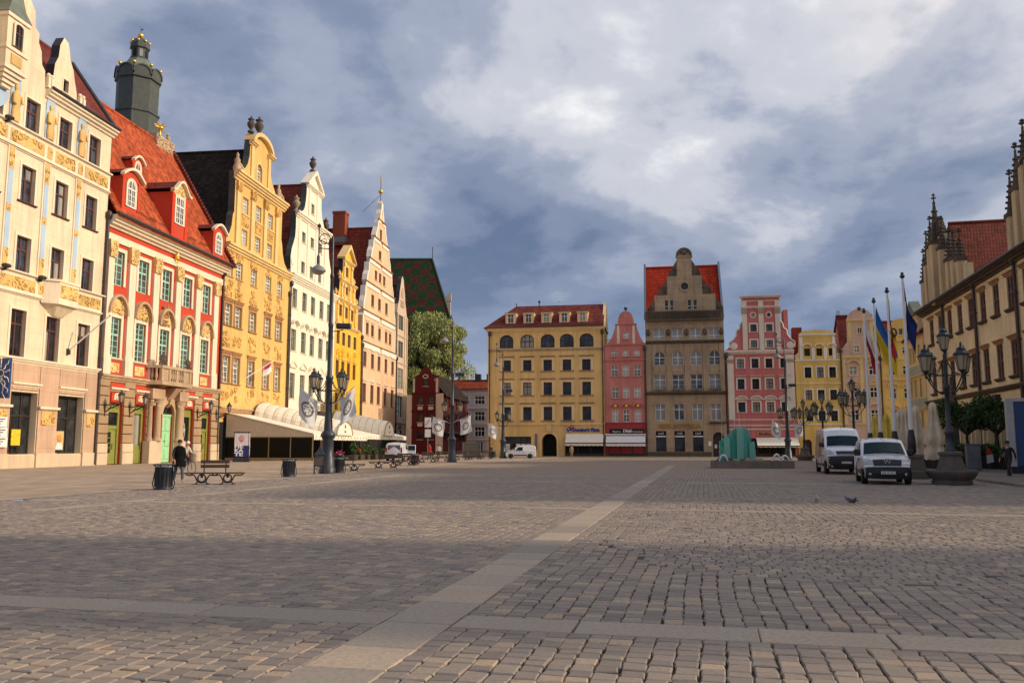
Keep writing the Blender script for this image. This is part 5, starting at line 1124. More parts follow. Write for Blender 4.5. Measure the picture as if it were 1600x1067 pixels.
def library():
    t0 = 22.05; H = House('library_building', 'tall dark sandstone library with stepped gable and bright red roof', PF, t0, 32.55); T = lambda t: t - t0
    cols = [T(23.9), T(26.37), T(28.8), T(31.25)]
    w = dict(frame=whitef, pane=pane_l, vx=(.5,), hz=(.64,), ft=.07, bt=.09, ht=.09, mhz=(.3,), recess=.28)
    H.grid(cols, [(16.0, 17.5, 1.5)], dict(w, id='l0', pane=glass_pane('white_blind_pane', (0.4, 0.4, 0.4), 1.0, cc=(.42, .42, .42)), hz=(.25,)))
    H.grid(cols, [(12.4, 14.35, 1.55)], dict(w, id='l1', arch='round', hz=(.55,))); H.grid(cols, [(9.15, 11.15, 1.62)], dict(w, id='l2')); H.grid(cols, [(4.95, 7.15, 1.38)], dict(w, id='l3', hz=(.66,), mhz=()))
    for c in cols[:3]: H.win(c, .75, 1.38, 2.75, dict(id='l4', frame=darkf, pane=pane_d, vx=(), hz=(.75,), ft=.08, recess=.3), name='shop_window')
    H.hole(cols[3] + .2, .05, 1.45, 3.3, 'round', .6)
    for c in (T(25.0), T(25.72), T(28.1), T(28.85)): H.win(c, 20.05, .52, 1.35, dict(id='l5', frame=whitef, pane=pane_d, vx=(), hz=(.35,), ft=.05, bt=.05, recess=.2))
    H.win(T(26.95) + .55, 22.75, 1.0, 1.0, dict(id='l6', frame=darkf, pane=pane_d, vx=(), hz=(), ft=.06, arch='oval', recess=.3, sur=(.28, .1, stone_p)))
    c = T(27.5)
    st = [(H.W, 19.8), (c + 4.1, 19.8), (c + 4.1, 22.1), (c + 2.35, 22.1), (c + 2.35, 24.7), (c + 1.0, 24.7), (c + 1.0, 27.3)]
    out = [(0, -.2), (H.W, -.2)] + st + [(c + .98 * math.cos(rad(a)), 27.5 + 1.0 * math.sin(rad(a))) for a in range(0, 181, 15)] + [(2 * c - x, z) for x, z in reversed(st[1:])] + [(0, 19.8)]
    H.wall(out, [stone, stone_p], 20.0, .8)
    for z0, z1, xi, xo in ((19.85, 21.7, 4.1, 5.1), (22.15, 24.3, 2.35, 3.7), (24.7, 26.9, 1.0, 2.2)):     # volutes on the steps
        for sg in (-1, 1):
            pts = [(c + sg * xi, z0), (c + sg * xo, z0), (c + sg * (xo - .05), z0 + .4), (c + sg * (xi + (xo - xi) * .6), z0 + .9), (c + sg * (xi + (xo - xi) * .3), z0 + (z1 - z0) * .75), (c + sg * xi, z1)]
            mb = MB(); mb.prism(pts, .02, .5); relief(mb, min(p[0] for p in pts[:4]) + .1, max(p[0] for p in pts[:4]) - .1, z0 + .1, z0 + (z1 - z0) * .5, .02, 12, int(z0), .1, .22); H.add(mb, 'gable_volute', stone_d)
    o = arc_pts(c, 27.55, 1.1, 1.1, 0, 180, 12); i_ = arc_pts(c, 27.55, .75, .75, 0, 180, 12); mb = MB()
    for k in range(12): mb.prism([o[k], o[k + 1], i_[k + 1], i_[k]], -.15, .8)
    relief(mb, c - .5, c + .5, 27.5, 28.1, -.02, 24, 12, .1, .2); H.add(mb, 'crown_arch', stone_d); H.cornice(c - 1.15, c + 1.15, 27.2, .3, .2, stone_p, 'crown_moulding', 2)
    for z, h, o_, m in ((18.6, 1.2, .35, stone_d), (15.35, .4, .45, stone_d), (8.35, .45, .5, stone_d)):
        if h > 1:
            mb = MB(); mb.box(0, H.W, -.45, -.1, z + 1.05, z + 1.2); mb.box(0, H.W, -.5, .02, z - .15, z + .1)
            H.add(mb, 'parapet_rail', m); mb = MB()
            for k in range(42): mb.box(.1 + k * .248, .22 + k * .248, -.4, -.2, z + .1, z + 1.05)
            tag(H.add(mb, 'balusters', m), kind='stuff')
        else: H.cornice(0, H.W, z, h, o_, m, 'belt_course')
    mb = MB()
    for k in range(4):
        for j in range(7): mb.box(cols[k] - .75 + j * .22, cols[k] - .65 + j * .22, -.4, -.25, 8.8, 9.3)
    tag(H.add(mb, 'balusters', stone_d), kind='stuff')
    for x in [0.35] + [(cols[i] + cols[i + 1]) / 2 for i in range(3)] + [H.W - .35]:
        H.strip(x - .32, x + .32, 8.85, 15.3, .14, stone_p, 'pilaster'); mb = MB(); mb.ball((x, -.1, 16.85), .32, 8, sz=1.3); mb.ball((x, -.2, 17.2), .2, 8); H.add(mb, 'mascaron', stone_d)
    for c_ in cols: H.strip(c_ - .8, c_ + .8, 11.5, 12.2, .05, stone_p, 'spandrel')
    letter('BIBLIOTEKA', .78, stucco('bronze_lettering', (.38, .2, .06)), H.root, (T(26.4), -.05, 4.15), 5.6, bold=.02, depth=.05)
    H.cornice(cols[3] - .9, cols[3] + 1.2, 4.45, .3, .5, stone_d, 'door_hood', 2)
    mb = MB(); mb.box(cols[3] - .6, cols[3] + 1.0, .5, .56, 0, 3.4); H.add(mb, 'entrance_door', darkf); mb = MB(); mb.box(cols[3] - .3, cols[3] + .0, .46, .5, 1.2, 1.7); H.add(mb, 'door_notice', white)
    mb = MB(); mb.box(0, cols[3] - .75, -.12, .02, -.1, .7); H.add(mb, 'plinth', stone_d)
    for x in cols[:3]:
        mb = MB(); mb.box(x - .62, x + .62, .1, .24, 2.85, 3.45); H.add(mb, 'window_sign', void); letter('CAFE', .4, white, H.root, (x, .08, 3.15), .75); mb = MB(); mb.box(x - .65, x + .65, .05, .2, 2.7, 2.86); H.add(mb, 'blind_edge', white)
    mb = MB(); mb.box(cols[3] - 1.15, cols[3] - .75, -.06, .02, 1.5, 2.1); H.add(mb, 'wall_plaque', white)
    H.eave_roof(.05, H.W - .05, 19.6, 6.5, 27.3, 13, tiles('bright_red_tiles', (0.33, 0.03, 0.012), .5, var=.2, dark=.25), y0=.9, side_mat=stone_p); H.sides(13, 19.5, stone_p)
    for x in (.0, H.W):
        mb = MB(); mb.idx([(x - .14, .6, 19.5), (x + .14, .6, 19.5), (x + .14, 6.4, 27.9), (x - .14, 6.4, 27.9), (x - .14, .6, 18.8), (x + .14, .6, 18.8), (x + .14, 6.6, 26.5), (x - .14, 6.6, 26.5)], [(0, 1, 2, 3), (4, 7, 6, 5), (0, 3, 7, 4), (1, 5, 6, 2), (0, 4, 5, 1), (3, 2, 6, 7)]); H.add(mb, 'verge_flashing', plain('blue_grey_zinc', (0.14, 0.19, 0.26), .4, .2) if 'blue_grey_zinc' not in MT else MT['blue_grey_zinc'])
    return H
library()

def far_rose():
    t0 = 32.65; H = House('rose_baroque_house', 'rose red baroque house with cream giant pilasters behind the glass fountain', PF, t0, 41.55); T = lambda t: t - t0
    w = dict(frame=darkf, pane=pane_d, vx=(.5,), hz=(.6,), ft=.05, bt=.05, mt=.03, mhz=(.3,), recess=.12, sur=(.2, .06, offwhite), sill=(.14, .1, offwhite)); cols = [T(34.6), T(36.5), T(38.3), T(40.2)]
    H.grid(cols, [(11.85, 13.1, .88)], dict(w, id='r1')); H.grid(cols, [(9.0, 10.4, .9)], dict(w, id='r2', hood=('flat', .35, .14, offwhite))); H.grid(cols, [(5.95, 7.3, .92)], dict(w, id='r3', hood=('arc', .3, .55, offwhite), hoodfill=offwhite))
    gc = [T(36.45), T(38.5)]; H.grid(gc, [(14.6, 15.6, .82), (16.75, 17.75, .82)], dict(w, id='r4', pane=pane_l))
    for c in gc: H.win(c, 18.72, .6, .6, dict(id='r5', frame=offwhite, pane=pane_d, vx=(), hz=(), ft=.05, arch='oval', recess=.1, sur=(.12, .05, offwhite)))
    c = (gc[0] + gc[1]) / 2; pr = [(H.W - .1 - c, 14.3), (4.2, 14.6), (4.25, 15.3), (3.7, 15.7), (3.3, 16.3), (3.25, 16.9), (2.85, 17.2), (2.75, 17.8), (2.45, 18.2), (2.45, 21.6)]
    out = [(0, -.2), (H.W, -.2), (H.W, 14.3)] + [(c + a, z) for a, z in pr] + [(c - a, z) for a, z in reversed(pr[1:])] + [(0, 14.3)]
    H.wall(out, [pink2, offwhite], 14.5, .6)
    for z, a, b, h, o in ((13.75, 0, H.W, .5, .35), (19.95, c - 2.6, c + 2.6, .25, .25), (21.35, c - 2.7, c + 2.7, .3, .4), (20.85, c - 2.55, c + 2.55, .15, .15)): H.cornice(a, b, z, h, o, offwhite, 'cornice', 2)
    for x in (c - 2.15, c, c + 2.15): H.strip(x - .32, x + .32, 14.3, 21.0, .14, offwhite, 'pilaster'); H.strip(x - .4, x + .4, 19.2, 19.9, .2, stone_p, 'capital')
    for x in (.55, H.W - .55): H.strip(x - .5, x + .5, 5.0, 13.6, .14, offwhite, 'giant_pilaster'); H.strip(x - .56, x + .56, 12.6, 13.0, .22, stone_p, 'capital')
    for sg in (-1, 1):
        mb = MB(); x = c + sg * 3.65; mb.idx([(x + .5 * math.cos(rad(30 * i)), -.06, 14.85 + .5 * math.sin(rad(30 * i))) for i in range(12)] + [(x, -.12, 14.85)], [(i, (i + 1) % 12, 12) for i in range(12)]); H.add(mb, 'volute_boss', offwhite)
        mb = MB(); mb.tube([(c + sg * a, -.03, z) for a, z in pr[1:9]], .1, 5); H.add(mb, 'volute_edge', offwhite)
    for z in (4.85, 4.1, 3.6): H.cornice(0, H.W, z, .2, .14, offwhite, 'base_moulding', 2)
    mb = MB(); mb.box(T(36.4), T(38.3), -.12, .02, 2.75, 3.4); H.add(mb, 'fascia_board', stucco('coral_sign', (0.52, 0.2, 0.13), dirt=.1)); letter('Bulka', .6, iron, H.root, (T(37.45), -.14, 3.08), 1.5)
    shopfront(H, T(33.3), T(41.2), 2.5, 5); awning(H, T(36.3), T(41.6), 1.55, 2.6, 1.6, canvas, .1)
    H.gable_roof(.1, H.W - .1, 14.2, c, 19.8, 12, browntile, y0=.5, side_mat=pink2); H.sides(11.8, 14.1, pink2); H.downpipe(.12, .1, 13.6, .09)
    mb = MB(); mb.box(H.W - 1.0, H.W - .45, 1.0, 3.0, 15, 19.8); H.add(mb, 'chimney', pink2); return H
far_rose()

def far_gold():
    t0 = 41.65; H = House('white_trimmed_yellow_house', 'yellow house with white trim and three small attic windows', PF, t0, 47.5); T = lambda t: t - t0
    w = dict(frame=darkf, pane=pane_d, vx=(.5,), hz=(.6,), ft=.06, bt=.07, mt=.03, mhz=(.3,), recess=.12, sur=(.16, .06, whitetrim)); cols = [T(43.25), T(44.8), T(46.35)]
    H.grid(cols, [(10.45, 11.85, .85), (7.5, 8.85, .85), (4.75, 6.1, .85)], dict(w, id='y3')); H.grid(cols, [(13.35, 14.35, .75)], dict(w, id='y3a', sur=None, hood=('arc', .2, .45, whitetrim)))
    H.hole(T(42.9), .05, .95, 2.3, 'round', .5)
    out = [(0, -.2), (H.W, -.2), (H.W, 12.7), (H.W - .1, 13.4), (H.W - .5, 13.9), (H.W - .7, 16.3)] + [(H.W / 2 + (H.W / 2 - .7) * math.cos(rad(a)), 16.3 + .55 * math.sin(rad(a))) for a in range(15, 180, 15)] + [(.7, 16.3), (.5, 13.9), (.1, 13.4), (0, 12.7)]
    H.wall(out, [yelfar, whitetrim], 12.9, .5)
    for z, h in ((12.65, .22), (9.6, .16), (4.2, .2)): H.cornice(0, H.W, z, h, .15, whitetrim, 'belt_course', 2)
    H.cornice(.6, H.W - .6, 16.0, .3, .25, whitetrim, 'gable_cornice', 2)
    for x in (.85, H.W - .85, (cols[0] + cols[1]) / 2, (cols[1] + cols[2]) / 2): H.strip(x - .2, x + .2, 12.9, 15.9 if x < 1 or x > 5 else 14.5, .08, whitetrim, 'pilaster')
    for sg in (0, 1):
        mb = MB(); x = .28 if not sg else H.W - .28; mb.tube([(x + .25 * math.cos(a * .7), -.05, 13.3 + .25 * math.sin(a * .7)) for a in range(9)], .05, 5); H.add(mb, 'volute', whitetrim)
    mb = MB(); mb.box(T(42.3), T(43.5), .4, .46, 0, 2.5); H.add(mb, 'entrance_door', darkf); mb = MB(); mb.tube([(T(44.3), -.1, 3.4), (T(44.3), -1.0, 3.4)], .03, 5); mb.box(T(44.28), T(44.34), -1.0, -.5, 2.5, 3.3); H.add(mb, 'hanging_shop_sign', plain('sign_yellow', (0.7, 0.5, 0.05), .5))
    H.gable_roof(.1, H.W - .1, 13, H.W / 2, 16.5, 12, rooftile, y0=.5, side_mat=yelfar); H.sides(11.8, 12.8, yelfar)
    mb = MB(); mb.box(.3, 1.5, 3, 4.4, 14, 17.6); H.add(mb, 'chimney', MT['chimney_brick']); shopfront(H, T(44.2), T(47), 2.4, 3); H.downpipe(H.W - .05, .1, 14, .1); return H
far_gold()

def far_beige():
    t0 = 47.55; H = House('dusty_pink_gabled_house', 'dusty pink and cream house with curved gable behind the flagpoles', PF, t0, 52.4); T = lambda t: t - t0
    w = dict(frame=whitef, pane=pane_d, vx=(.5,), hz=(.62,), ft=.07, bt=.07, recess=.12, sur=(.12, .05, yeltrim), sill=(.12, .1, offwhite)); cols = [T(48.95), T(51.4)]
    H.grid(cols, [(10.75, 11.9, .95)], dict(w, id='b1', hood=('arc', .3, .55, yeltrim))); H.grid(cols, [(7.75, 9.1, .95)], dict(w, id='b2', hood=('tri', .3, .55, yeltrim))); H.grid(cols, [(4.8, 6.2, .95)], dict(w, id='b3', hood=('arc', .3, .55, yeltrim)))
    H.grid([T(49.5), T(50.9)], [(13.65, 14.6, .65)], dict(w, id='b4')); H.win(T(50.0), 16.2, .6, .8, dict(w, id='b5', hz=()))
    c = T(50.1); out = [(0, -.2), (H.W, -.2), (H.W, 13.3), (H.W - .2, 14.2), (c + 1.65, 15.2), (c + 1.6, 18.1)] + [(c + 1.55 * math.cos(rad(a)), 18.2 + 1.35 * math.sin(rad(a))) for a in range(10, 180, 20)] + [(c - 1.6, 18.1), (c - 1.65, 15.2), (.2, 14.2), (0, 13.3)]
    H.wall(out, [beige, offwhite], 13.5, .5); H.cornice(0, H.W, 12.9, .35, .25, yeltrim, 'belt_course', 2); H.cornice(c - 1.75, c + 1.75, 17.8, .3, .25, yeltrim, 'gable_cornice', 2); H.cornice(0, H.W, 4.2, .18, .15, yeltrim, 'belt_course', 2)
    for x in (.25, H.W / 2, H.W - .25): H.strip(x - .22, x + .22, 4.4, 12.9, .08, yeltrim, 'pilaster')
    for x in (c - 1.35, c + 1.35): H.strip(x - .22, x + .22, 15.2, 17.8, .08, yeltrim, 'pilaster')
    mb = MB(); mb.ball((c, .1, 19.5), .3, 8); H.add(mb, 'gable_ball', stone_d)
    H.eave_roof(.1, H.W - .1, 13.2, 3.0, 19.0, 9, browntile, y0=.6, side_mat=beige); H.sides(8.8, 13.1, beige); H.strip(.1, H.W - .1, .1, 3.6, .04, beige, 'shop_wall')
    mb = MB(); mb.lathe([(.0001, 0), (.5, .0), (.5, .06), (.0001, .06)], (0, 0, 0), 16); o = inst('round_sign', mb.mesh('round_sign', white), H.root, (T(50.9), -.1, 3.3), (rad(90), 0, 0)); mb = MB(); mb.box(-.25, .25, -.12, .12, .06, .08); mb.build('sign_print', iron, o)
    shopfront(H, .3, H.W - .3, 2.6); H.downpipe(H.W - .05, .1, 12.9, .1)
    for x in (.3, .55): mb = MB(); mb.tube([(x, 3, 18.9), (x, 3, 19.8)], .05, 6); H.add(mb, 'chimney_pipe', iron)
    return H
far_beige()

def far_last():
    t0 = 52.45; H = House('slim_yellow_house', 'slim yellow house with small arched gable left of the blue flag', PF, t0, 57.2); T = lambda t: t - t0
    w = dict(frame=whitef, pane=pane_d, vx=(.5,), hz=(.62,), ft=.07, bt=.07, recess=.12, sill=(.12, .1, yeltrim)); cols = [T(53.75), T(55.5)]
    H.grid(cols, [(13.45, 14.3, .75), (10.7, 11.85, .85)], dict(w, id='s1')); H.grid(cols, [(7.6, 8.95, .85), (4.9, 6.2, .85)], dict(w, id='s2', hood=('arc', .2, .4, yeltrim)))
    c = T(55.2); H.win(c - .1, 15.9, .6, .9, dict(w, id='s3', hz=(), vx=(), pane=pane_shut))
    out = [(0, -.2), (H.W, -.2), (H.W, 15.2), (c + 1.5, 15.4), (c + 1.3, 17.2)] + [(c + 1.25 * math.cos(rad(a)), 17.3 + .8 * math.sin(rad(a))) for a in range(15, 180, 25)] + [(c - 1.3, 17.2), (c - 1.5, 15.4), (0, 15.2)]
    H.wall(out, [yelfar, yeltrim], 15.3, .5)
    for z in (15.0, 12.6, 9.9, 4.2): H.cornice(0, H.W, z, .25, .18, yeltrim, 'belt_course', 2)
    H.eave_roof(.1, H.W - .1, 15.1, 2.5, 18.0, 9, browntile, y0=.6, side_mat=yelfar); H.sides(8.8, 15, yelfar); shopfront(H, .4, H.W - .4, 3.2); return H
far_last()
# ================================================================ right side: town hall and its neighbours
towntile = tiles('town_hall_tiles', (0.155, 0.038, 0.024), 0.4, var=.25, colw=.24)
def town_hall():
    t0, t1 = 1.5, 62.0; H = House('town_hall', 'cream town hall with gothic pinnacles, brown windows and red roof on the right', PR, t0, t1); T = lambda t: t - t0
    w = dict(frame=brownf, pane=pane_shut, vx=(.5,), hz=(.5,), ft=.16, bt=.13, recess=.07, mt=.06, mhz=(.25, .75), sill=(.26, .22, stone_d), hood=('flat', .05, .28, brownst))
    cols = [T(4.6 + 3.06 * k) for k in range(19)]
    H.grid(cols, [(10.85, 13.1, 1.35), (6.3, 8.75, 1.4)], dict(w, id='t1'))
    for k, c in enumerate(cols):
        if k != 2: H.hole(c, .1, 1.9, 3.5, .5, .5)
    g1 = [(3.2, 14.2), (3.2, 16.6), (4.9, 16.6), (4.9, 18.2), (6.3, 18.2), (6.3, 20.0), (7.5, 20.0), (7.6, 21.0), (8.7, 21.0), (8.8, 20.0), (10.2, 20.0), (10.2, 18.2), (12.2, 18.2), (12.2, 16.6), (15.8, 16.2), (15.8, 14.2)]
    g2 = [(a + 24.2, z) for a, z in g1]
    out = [(0, -.2), (H.W, -.2), (H.W, 14.2)] + [(T(a), z) for a, z in reversed(g2)] + [(T(a), z) for a, z in reversed(g1)] + [(0, 14.2)]
    H.wall(out, [townwall, townst], 14.4, .7)
    for k, c in enumerate(cols):
        if k == 2: continue
        mb = MB(); mb.box(c - .9, c + .9, .45, .5, .1, 3.5); H.add(mb, 'arcade_door', void if k % 3 else pane_d); mb = MB(); mb.box(c - 1.42, c - 1.08, -.22, .02, .0, 3.9); mb.box(c - 1.5, c - 1.0, -.3, .02, 3.7, 4.0); H.add(mb, 'arcade_pier', townst)
    H.cornice(0, H.W, 5.35, .35, .3, stone_d, 'string_course'); H.cornice(0, H.W, 13.75, .5, .6, stone_d, 'eave_cornice'); mb = MB(); mb.tube([(0, -.68, 14.28), (H.W, -.68, 14.28)], .13, 8); H.add(mb, 'gutter', blackcop)
    for t in (18.35, 9.2, 27.4): H.downpipe(T(t), .2, 14.0, .12)
    def pinnacle(t, z0, zs, zt, w, y=-.05):
        "rendered shaft with a soot-black spire, crockets and a cross finial"
        s = T(t); mb = MB(); mb.rbox(s - w, s + w, y - w, y + w, z0, zs, .06, 0); mb.box(s - w * 1.25, s + w * 1.25, y - w * 1.25, y + w * 1.25, zs - .15, zs + .12, 1)
        h = zt - zs; mb.lathe([(w * 1.15, .1), (w * .95, h * .12), (w * .55, h * .45), (w * .22, h * .78), (w * .30, h * .80), (w * .14, h * .84), (.05, h * .9), (.05, h)], (s, y, zs), 4, 1, False, rad(45))
        for k in range(5):
            z = zs + h * (.15 + .12 * k); r = w * (1.05 - .17 * k)
            for a in range(4): mb.ball((s + r * math.cos(rad(90 * a)), y + r * math.sin(rad(90 * a)), z), .09 + .02 * w, 5, 1)
        for zz, q in ((zs + h * .9, .2), (zs + h * .96, .13)): mb.box(s - q, s + q, y - .06, y + .06, zz - .05, zz + .06, 1); mb.box(s - .06, s + .06, y - q, y + q, zz - .05, zz + .06, 1)
        H.add(mb, 'pinnacle', [townst, stone_d])
    for d in (0, 24.2):
        for t, z0, zs, zt, w in ((3.3, 14.0, 17.0, 20.2, .32), (4.7, 14.0, 18.4, 21.6, .34), (6.3, 14.0, 19.6, 22.6, .36), (8.15, 14.0, 19.6, 24.2, .55), (10.1, 14.0, 18.7, 21.6, .36), (12.2, 14.0, 17.2, 20.0, .36), (13.6, 14.0, 17.0, 19.5, .34), (15.2, 14.0, 16.6, 19.2, .34)): pinnacle(t + d, z0, zs, zt, w)
        mb = MB(); mb.prism([(T(6.9 + d), 20.0), (T(9.4 + d), 20.0), (T(8.7 + d), 21.2), (T(8.15 + d), 21.9), (T(7.6 + d), 21.2)], .02, .6); relief(mb, T(7.0 + d), T(9.4 + d), 20.1, 21.6, .0, 10, 3, .12, .26); H.add(mb, 'gable_crown', stone_d)
        for t in (5.5, 7.3, 9.2, 11.2): mb = MB(); mb.prism([(T(t + d) + x, 15.0 + z) for x, z in opening(.8, 2.6, 'round')], -.04, .02); H.add(mb, 'blind_niche', brownst)
        H.gable_roof(T(2.6 + d), T(16.4 + d), 14.4, T(9.4 + d), 21.0, 16, towntile, y0=.7, side_mat=townwall)
    H.eave_roof(0, H.W, 14.3, 9.0, 19.2, 18, towntile, y0=-.5, side_mat=townwall); H.sides(17.5, 14.1, townwall)
    # gothic portal gable
    c = cols[2]; mb = MB(); mb.prism([(c - 1.5, 3.9), (c + 1.5, 3.9), (c + .25, 6.3), (c, 7.4), (c - .25, 6.3)], -.3, .02); relief(mb, c - .9, c + .9, 4.1, 5.2, -.3, 16, 8, .1, .22)
    for k in range(6): f = k / 5; mb.ball((c - 1.4 + 1.2 * f, -.2, 4.2 + 2.2 * f), .16, 6); mb.ball((c + 1.4 - 1.2 * f, -.2, 4.2 + 2.2 * f), .16, 6)
    H.add(mb, 'portal_gable', stone_d); mb = MB(); mb.prism([(c + x, z) for x, z in opening(1.9, 3.9, .9)], -.06, .02); H.add(mb, 'portal_door', void)
    mb = MB(); mb.box(T(21.7), T(22.5), -.35, .02, 4.3, 5.2); H.add(mb, 'wall_lantern', iron)
    return H
town_hall()
def sage_house():
    t0 = -6.9; H = House('sage_green_house', 'sage green and cream house squeezed between the yellow row and the town hall', PR, t0, 1.35); T = lambda t: t - t0
    w = dict(frame=whitef, pane=pane_g, vx=(), hz=(.6,), ft=.1, recess=.15, sur=(.14, .05, yeltrim)); cols = [.9, 2.5, 4.1, 6.3]
    H.grid(cols, [(9.8, 11.4, .8), (6.3, 8.1, .8), (3.2, 4.9, .8)], dict(w, id='sg')); 
    c = 4.1; H.win(c - .7, 12.9, .7, 1.2, dict(w, id='sg2')); H.win(c + .7, 12.9, .7, 1.2, dict(w, id='sg2'))
    H.wall([(0, -.2), (H.W, -.2), (H.W, 12.4), (c + 2.1, 12.4), (c + 1.9, 14.6), (c, 15.9), (c - 1.9, 14.6), (c - 2.1, 12.4), (0, 12.4)], [yeltrim, copper_l], 12.5, .5)
    for z in (8.5, 5.2): H.strip(.1, H.W - .1, z, z + .95, .07, sage, 'green_panel')
    for z in (12.1, 8.3, 5.0): H.cornice(0, H.W, z, .2, .2, yeltrim, 'belt_course', 2)
    mb = MB(); mb.prism([(c - 2.2, 14.5), (c + 2.2, 14.5), (c, 16.1)], -.25, .7); H.add(mb, 'dormer_pediment', copper_l)
    H.eave_roof(0, H.W, 12.5, 3.5, 16.0, 8, browntile, y0=-.3, side_mat=yeltrim); H.sides(8, 12.3, yeltrim); shopfront(H, .4, H.W - .4, 2.6)
sage_house()
# house on the near right corner, out of the picture: it closes the square there and throws its shadow on the paving
def corner_house():
    P = Plane((24.3, 9.9), (-0.02, -1.0)); H = House('corner_tenement', 'tall ochre corner house to the right of the camera', P, 0, 6.0)
    H.grid([1.2, 2.8, 4.4], [(16, 18, 1.2), (12.3, 14.5, 1.2), (8.4, 10.7, 1.2), (4.6, 6.9, 1.2)], dict(id='c1', frame=whitef, pane=pane_d, vx=(.5,), hz=(.65,), sur=(.16, .05, trim), sill=(.15, .12, trim)))
    H.hole(2.8, .05, 1.6, 3.2, 'round', .5); H.wall([(0, -.2), (H.W, -.2), (H.W, 20), (0, 20)], [ochre]); H.cornice(-.1, H.W + .1, 19.4, .6, .5, trim); H.sides(12, 19.9, ochre); H.eave_roof(0, H.W, 20, 5.5, 26, 12, browntile, side_mat=ochre)
    mb = MB(); mb.box(1.9, 3.7, .4, .46, 0, 3.3); H.add(mb, 'entrance_door', brownf)
corner_house()

# ================================================================ the north-west corner: small red house, church, lilac house
def small_red():
    A = at_depth(642, 712, 150.0); P = Plane((A.x, A.y), (0.9925, -0.122)); H = House('small_maroon_house', 'small maroon house with pale corner strip and black roof below the willow', P, 0, 6.0)
    w = dict(frame=darkf, pane=pane_d, vx=(.5,), hz=(.6,), ft=.08, bt=.07, recess=.15, sur=(.12, .06, maroon), sill=(.12, .1, palepanel)); cols = [1.55, 3.45]
    H.grid(cols, [(8.6, 10.0, .85), (5.6, 7.0, .85), (2.6, 4.2, .9)], dict(w, id='m1')); H.win(2.45, 11.9, .75, 1.1, dict(w, id='m2')); H.win(2.45, 13.35, .7, .5, dict(w, id='m3', arch='oval', vx=(), hz=(), sill=None, sur=(.14, .06, palepanel)))
    H.wall([(0, -.2), (5.6, -.2), (5.6, 10.7), (4.85, 10.7), (4.85, 13.6), (3.6, 14.0), (3.2, 14.9), (2.45, 15.3), (1.7, 14.9), (1.3, 14.0), (.15, 13.4), (.15, 10.7), (0, 10.7)], [maroon, maroon], 10.9, .4)
    H.strip(4.35, 5.62, .1, 10.6, .08, palepanel, 'pale_quoin'); H.strip(-.9, .05, .1, 10.4, .02, palepanel, 'side_strip'); H.strip(.2, .55, 10.8, 13.3, .06, palepanel, 'gable_strip'); H.strip(4.3, 4.7, 10.8, 13.3, .06, palepanel, 'gable_strip')
    for z in (10.6, 4.6, 7.4): H.cornice(-.05, 4.35, z, .18, .14, maroon, 'belt_course', 2)
    for c in cols:
        for z in (7.75, 4.85): mb = MB(); mb.prism([(c + x, z + zz) for x, zz in ((-.45, .1), (-.3, 0), (.3, 0), (.45, .1), (.45, .5), (.3, .6), (-.3, .6), (-.45, .5))], -.1, .02); H.add(mb, 'pale_panel', palepanel)
    # long side towards the street with its own windows
    mb = MB(); mb.box(.02, 5.58, .35, 24, -.2, 10.5); H.add(mb, 'side_wall', maroon)
    ps = win_parts(.9, 1.5, dict(w, id='m4', sill=None, recess=-.05))
    for k in range(6):
        for z in (8.4, 5.4, 2.4):
            o = inst('window', ps['frame'], H.root, (5.68, 2.2 + 3.6 * k, z), (0, 0, rad(90))); inst('pane', ps['panes'][0], o); inst('surround', ps['surround'], o)
    mb = MB()
    for (a, za, b, zb) in ((-.2, 10.5, 2.6, 14.6), (2.6, 14.6, 6.1, 10.3)): mb.idx([(a, .4, za), (b, .4, zb), (b, 24.3, zb), (a, 24.3, za), (a, .4, za - .2), (b, .4, zb - .2), (b, 24.3, zb - .2), (a, 24.3, za - .2)], [(0, 1, 2, 3), (7, 6, 5, 4), (0, 4, 5, 1), (3, 2, 6, 7), (0, 3, 7, 4), (1, 5, 6, 2)])
    H.add(mb, 'roof', darktile)
    mb = MB(); mb.box(5.5, 6.3, 1.0, 22, 3.7, 4.0); H.add(mb, 'canopy', darkf)
    letter('C', .7, palepanel, H.root, (4.2, -.1, 13.0))
small_red()
def unseen_house():  # added out of view to keep the sun off the small maroon house
    P = Plane((1.5, 170.0), (0.05, -1.0)); H = House('shade_house', 'unseen ochre house added behind the ochre corner house to shade the maroon house', P, 0, 24)
    H.grid([2.5 + 3.8 * k for k in range(6)], [(9, 11, 1.2), (5, 7.2, 1.2), (1.2, 3.4, 1.2)], dict(id='bh', frame=whitef, pane=pane_d, vx=(.5,), hz=(.65,), sur=(.16, .05, trim)))
    H.wall([(0, -.2), (H.W, -.2), (H.W, 13), (0, 13)], [ochre]); H.sides(10, 12.9, ochre); H.eave_roof(0, H.W, 13, 5, 15.5, 10, browntile, side_mat=ochre)
unseen_house()
